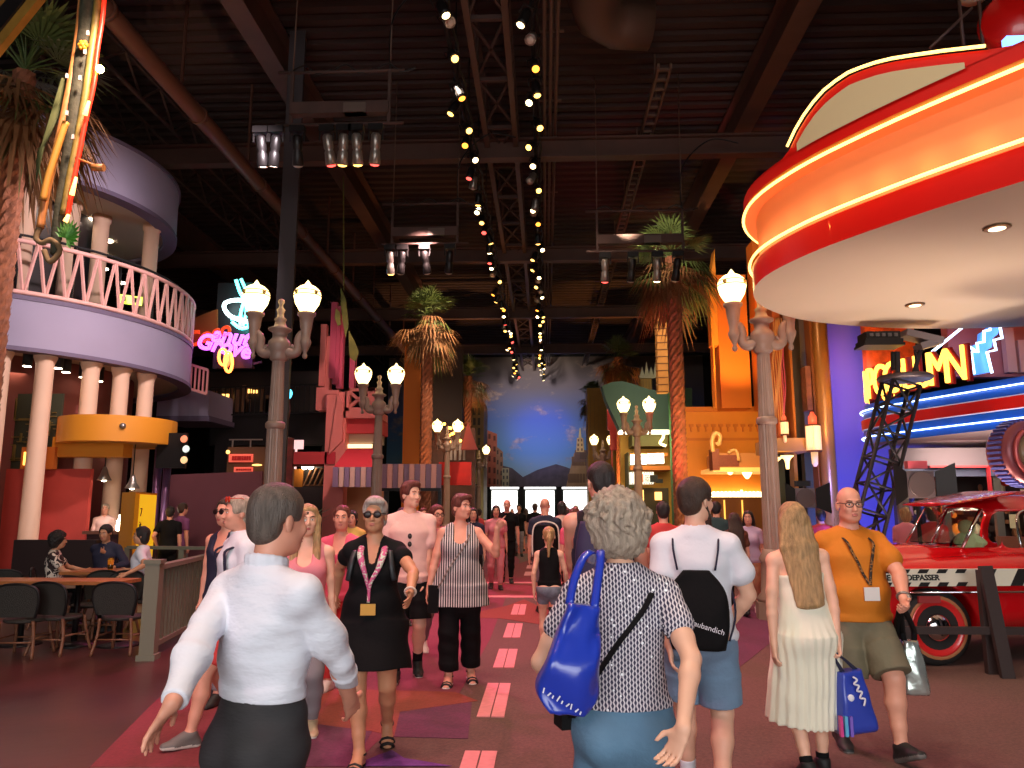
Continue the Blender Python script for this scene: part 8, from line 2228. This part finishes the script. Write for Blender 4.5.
# ---- 8 woman in striped blouse pointing
Z = person('woman in black and white striped blouse and black trousers pointing to the side', 460, 7.3, 1.71, 6, [
    dict(k='top', m=m_stripe, sleeve=0, hem=-0.21, neck='tank', infl=0.018, flare=0.06, fold=0.004, seed=6.0), dict(k='legs', m=m_blk, len=0.93, infl=0.012, waist=0.1, straight=(0.085, 0.075)), dict(k='sandals', m=m_bk, sole=m_wsole)],
    ('pixie', hred), 'pink', 0.008, (42, 0, 0), 1.12, 0.06, bust=0.4, fem=True, armL=('px', 497, 528, -1, .52), armR=('px', 428, 592, -1), poleL=(0.1, 0.2, -1), handL=dict(point=True, d=(0.72, -0.12, 0.68), curl=0.5), thL=(-0.6, -0.45, 0.65), footR=(0.03, 0, 0), footL=(-0.13, 0.02, 6), brow=(80, 44, 32))
t = thing('shoulder_bag', 'small black shoulder bag with chain strap on woman in striped blouse', 'bag', Z['world'](Z['T']((-0.24, -0.05, -0.1))))
a = MB(); a.tube(crom([Z['world'](p) for p in Z['drape']([(.09, .45), (.06, .38), (.02, .31), (-.04, .23), (-.1, .14), (-.15, .05), (-.2, -.04)], 0.008)], 5), 0.007, 6); a.build('strap', mat('chain_strap', (150, 130, 120), 0.4, 0.4), t)
a = MB(); a.box(Z['world'](Z['T']((-0.25, -0.05, -0.14))), (0.09, 0.2, 0.24), rz=0.2); a.build('pouch', m_blk, t)
# ---- 9-11 people half hidden on the left
person('woman with long blonde hair in pink sleeveless top half hidden behind white shirt man', 306, 5.7, 1.64, 10, [dict(k='top', m=m_pk2, sleeve=0, neck='tank', hem=-0.08), dict(k='legs', m=m_grey, len=0.95), dict(k='shoes', m=m_tshoe, sole=m_wsole)], ('long', hbl, 0.34, 'front'), 'fair', 0.010, (10, 0, 0), fem=True, bust=0.3, footR=(0.25, 0, -8))
person('auburn haired woman in red and pink top between white shirt man and black dress woman', 341, 7.0, 1.60, -4, [dict(k='top', m=m_pk1, sleeve=0.2, neck='scoop', hem=-0.08), dict(k='legs', m=m_redc, len=0.95), dict(k='shoes', m=m_wshoe)], ('pony', hred), 'pink', 0.010, (12, 0, 0), 1.1, fem=True, bust=0.4)
Q = person('grey haired man in white polo with red sunglasses on his head facing the terrace', 238, 5.6, 1.71, -52, [dict(k='top', m=m_wht, sleeve=0.28, hem=-0.08, neck='collar', infl=0.02, send=0.02, fold=.004), dict(k='legs', m=m_redc, len=0.42, infl=.015, straight=(.1, .1)), dict(k='shoes', m=m_gshoe, sole=m_wshoe)], ('short', hgr), 'pink', 0.009, (0, 0, 0), 1.05, footR=(-.1, 0, 0), footL=(0.3, 0, -5), glasses=('sun', mat('red_mirror_lens', (220, 70, 50), 0.15, spec=0.8), 1), brow=(120, 100, 90))
for sx in (1, -1): a = MB(); a.tube(crom([Q['T']((sx * .12, .05, .49))] + Q['drape']([(sx * .12, .45), (sx * .13, .38), (sx * .14, .3), (sx * .15, .22)], .006), 4), 0.02, 6, flat=0.4); a.build('backpack_strap', m_navy, Q['root'], world=False)
# ---- 12 girl with ponytail
person('girl with ponytail in black tank top and denim shorts walking away', 549, 8.9, 1.36, 180, [dict(k='top', m=m_blk, sleeve=0, neck='tank', hem=0.0, infl=.01), dict(k='legs', m=m_gshort, len=0.2, infl=0.008, waist=0.09), dict(k='shoes', m=m_wshoe)], ('pony', hbl), 'fair', 0.008, (0, 0, 0), 0.92, fem=True, armL=('px', 534, 592, -1), armR=('px', 566, 588, 1), footL=(0.1, 0, 0), footR=(-.08, 0, 15))
# ---- 13 tall man in navy vest, 14 bald man with carrier
X = person('very tall man in dark sleeveless vest with navy backpack seen from behind', 604, 5.0, 1.88, 176, [dict(k='top', m=m_navy, sleeve=0, neck='tank', hem=-0.08, infl=.016), dict(k='legs', m=m_blk, len=0.46, infl=.015, straight=(.1, .1)), dict(k='shoes', m=m_bk)], ('crop', hdk), 'pink', 0.009, (20, 8, 0), 1.08, armL=('px', 583, 584, 1), footL=(0.1, 0, 0))
TX = lambda p: X['world'](X['T'](p))
bp = thing('backpack', 'navy backpack on the very tall man in dark vest', 'bag', TX((0, 0.2, 0.1)))
bag('', '', '', mat('backpack_navy', (44, 36, 70), 0.7), [TX((0.13, 0.2, 0.47)), TX((0.16, 0.22, 0.3)), TX((0.16, 0.22, 0.02))], [TX((-0.13, 0.2, 0.47)), TX((-0.16, 0.22, 0.3)), TX((-0.16, 0.22, 0.02))], 0.06, 0.085, 0.002, par=bp)
a = MB()
for sx in (1, -1): a.tube(crom([TX((sx * 0.12, 0.16, 0.46)), TX((sx * 0.125, 0.02, 0.52)), TX((sx * 0.13, -0.1, 0.42)), TX((sx * 0.165, -0.08, 0.2)), TX((sx * 0.16, 0.15, 0.08))], 4), 0.025, 6, flat=0.4)
a.build('strap', m_blk, bp)
Y_ = person('bald man in dark t-shirt with child carrier frame on his back', 545, 12.2, 1.75, 180, [dict(k='top', m=m_navy, hem=-.08, infl=.02), dict(k='legs', m=m_grey, len=.5, straight=(.1, .1)), dict(k='shoes', m=m_bk)], None, 'pink', 0.012, (0, 0, 0), 1.15, footL=(.12, 0, 0))
TY_ = lambda p: Y_['world'](Y_['T'](p))
cr = thing('child_carrier', 'dark child carrier with white tubular frame on the bald man\'s back', 'carrier', TY_((0, 0.25, 0)))
bag('', '', '', m_blk, [TY_((0.17, 0.25, 0.42)), TY_((0.18, 0.27, 0.2)), TY_((0.17, 0.25, -0.12))], [TY_((-0.19, 0.25, 0.42)), TY_((-0.2, 0.27, 0.2)), TY_((-0.19, 0.25, -0.12))], 0.08, 0.11, 0.002, par=cr)
a = MB(); a.tube(crom([TY_(p) for p in ((0.19, 0.37, -0.05), (0.19, 0.38, 0.25), (0.15, 0.36, 0.42), (0, 0.35, 0.47), (-0.17, 0.36, 0.42), (-0.21, 0.38, 0.25), (-0.21, 0.37, -0.05))], 5), 0.013, 6); a.box(TY_((0, 0.39, 0.0)), (0.3, 0.02, 0.04)); a.build('frame', m_wshoe, cr)
# ---- further people ----------------------------------------------------------
def folk(label, px, y, H, hd, top, bot, hair, skin='pink', fem=False, **kw):
    o = [dict(k='top', m=top, sleeve=kw.pop('sleeve', 0.27), hem=-0.08, neck=kw.pop('neck', 'crew'), infl=0.018), dict(k='legs', m=bot, len=kw.pop('len', 0.95), infl=0.012), dict(k='shoes', m=kw.pop('shoe', m_bk))]
    return person(label, px, y, H, hd, o, hair, skin, kw.pop('vox', 0.014), kw.pop('head', (0, 0, 0)), fem=fem, bust=0.3 if fem else 0, footL=(0.12, 0, 0), footR=(-0.1, 0, 14), **kw)
folk('dark haired woman in dusty pink tracksuit walking towards us behind the pointing woman', 496, 15.8, 1.66, 6, m_pk2, m_pk2, ('long', hdk, 0.3), fem=True, shoe=m_bk)
folk('bald man in black behind the dusty pink tracksuit woman', 507, 17.2, 1.80, 0, m_blk, m_blk, None)
folk('woman with auburn hair and pink top behind the tall man in pale pink', 436, 8.9, 1.62, 30, m_pk2, m_grey, ('bob', hred), fem=True, shoe=m_wshoe, glasses=('clear', m_frame))
folk('dark haired woman in dark clothes behind the pointing woman\'s shoulder', 473, 14.0, 1.60, 10, m_navy, m_blk, ('long', hdk, .3), fem=True)
folk('woman in red sleeveless top left of the end door glare', 479, 20, 1.60, 180, m_redc, m_grey, ('bun', hb), fem=True, sleeve=0)
folk('man in dark shirt silhouetted in the left end door', 519, 27, 1.74, 0, m_blk, m_grey, ('short', hdk))
folk('woman in pale top and short skirt near the middle end door', 526, 30, 1.62, 180, m_grey, m_blk, ('long', hb, .3), fem=True, len=0.3)
folk('man in black leaning figure before the middle end door', 535, 24, 1.76, 170, m_blk, m_navy, ('short', hb))
folk('woman with dark bob and pale pink shirt right of the bald man', 562, 14.5, 1.72, 182, m_pinkT, m_navy, ('bob', hdk), fem=True)
folk('woman in bright pink top and pink trousers beside the child carrier', 575, 11.2, 1.60, 180, m_pk1, m_pk2, ('long', hred, .3), fem=True)
folk('long haired woman in dark red between pink woman and end door', 568, 16.2, 1.60, 182, m_redc, m_blk, ('long', hb, .34), fem=True)
folk('grey haired man in grey shirt near the right end door', 576, 25, 1.70, 180, m_grey, m_blk, ('short', hgr))
folk('man in white shirt far off in the right end door', 566, 33, 1.72, 0, m_wht, m_blk, ('short', hb))
folk('woman in pale dress far off at the left end door', 512, 38, 1.62, 0, m_wshoe, m_grey, ('long', hbl, .3), fem=True)
folk('person in dark jacket far off beside the left shop windows', 470, 30, 1.68, 170, m_blk, m_navy, ('short', hdk))
folk('man in crimson and purple top behind the grey haired woman\'s shoulder', 664, 9.5, 1.66, 176, m_redc, m_navy, ('crop', hdk))
folk('woman in pink beside the drawstring bag man\'s face', 706, 10.5, 1.52, 200, m_pk2, m_grey, ('bob', hb), fem=True)
folk('man in dark teal jacket and cap before the theatre bulbs', 717, 13.5, 1.70, 160, mat('teal_jacket', (44, 66, 70), 0.8), m_blk, ('short', hdk), sleeve=.95)
folk('brown haired woman in brown top with back to us by the theatre', 735, 12.0, 1.52, 190, mat('brown_top', (92, 48, 30), .8), m_blk, ('longw', hb, .34), fem=True)
Lm = folk('dark haired woman in lilac top and cardigan facing us by the theatre', 749, 12.6, 1.55, -20, mat('lilac_top', (196, 168, 200), .8), mat('skin_leggings', (176, 110, 84), .7), ('long', hdk, .36), fem=True, len=0.9, shoe=m_wshoe)
folk('person in pink by the right lamp post behind the fair haired woman', 776, 15.0, 1.6, 150, m_pk2, m_grey, ('bob', hb), fem=True)
folk('person in red behind the fair haired woman by the dark studio light', 822, 14.2, 1.55, 170, m_redc, m_blk, ('short', hdk))
folk('woman in orange red jacket browsing under the blue marquee', 934, 12.2, 1.62, 180, m_redc, m_blk, ('bob', hb), fem=True)
folk('pink haired shopper by the shop mullion behind the car', 907, 12.7, 1.60, 170, m_pk2, m_navy, ('bob', hbl), fem=True)
folk('woman with red hair in dark clothes at the stall under striped awning', 423, 15.5, 1.60, 20, m_blk, m_grey, ('bob', hred), fem=True)
folk('person in yellow top behind the black dress woman', 352, 11.5, 1.55, 0, mat('yellow_top', (220, 176, 90), .8), m_blk, ('bob', hdk), fem=True)
folk('dark haired person in grey behind the tall man\'s shoulder', 402, 11.0, 1.58, 20, m_grey, m_blk, ('short', hdk))
folk('person in sunglasses and sleeveless dark top behind the man in white polo', 226, 6.6, 1.66, -20, m_navy, m_grey, ('short', hb), sleeve=0, neck='tank', glasses=('sun', m_lens_d))
# terrace guests
def seated(label, px, y, hd, top, bot, hair, **kw):
    o = [dict(k='top', m=top, sleeve=kw.pop('sleeve', 0.27), hem=-0.06, infl=0.018), dict(k='legs', m=bot, len=0.95, infl=0.012), dict(k='shoes', m=m_bk)]
    return person(label, px, y, kw.pop('H', 1.66), hd, o, hair, kw.pop('skin', 'tan'), 0.011, kw.pop('head', (0, 0, 0)), seat=0.46, **kw)
seated('curly dark haired diner in black and white floral shirt seated at terrace table', 57, 10.5, 118, m_floral, m_blk, ('curly', hdk), H=1.45, armL=('px', 84, 570, 1, .7), armR=('px', 80, 575, 1, .7))
seated('diner in dark jacket with hand to mouth seated behind the orange drink', 107, 11.5, 0, m_navy, m_char, ('short', hdk), armR=('px', 104, 552, -1, .5), armL=('px', 112, 568, -1, .7), sleeve=.9, head=(0, 10, 0))
seated('dark haired woman in white t-shirt seated sideways on the terrace', 143, 10.3, -72, m_wht, m_grey, ('bob', hdk), fem=True, armL=('px', 126, 574, -1, .75), armR=('px', 128, 570, 1, .75))
folk('man in black t-shirt standing at the bar with his back to us', 169, 15.2, 1.62, 200, m_blk, m_blk, ('short', hdk), armL=('px', 157, 546, 1, .8))
Pk = folk('person in violet shirt with round black backpack standing by the maroon hoarding', 181, 15.9, 1.70, 150, mat('violet_shirt', (124, 66, 112), .8), m_grey, ('short', hb))
TP = lambda p: Pk['world'](Pk['T'](p))
rb = thing('backpack', 'big round black backpack worn by the person in violet by the hoarding', 'bag', TP((0, 0.3, 0.1)))
bag('', '', '', m_blk, [TP((0.1, 0.25, 0.46)), TP((0.2, 0.28, 0.25)), TP((0.13, 0.25, -0.02))], [TP((-0.1, 0.25, 0.46)), TP((-0.2, 0.28, 0.25)), TP((-0.13, 0.25, -0.02))], 0.08, 0.15, 0.0, par=rb, pw=2.0)
folk('bartender in pale shirt behind the bar counter under the yellow canopy', 104, 17.62, 1.70, 20, m_pinkT, m_blk, ('short', hgr), sleeve=.9)
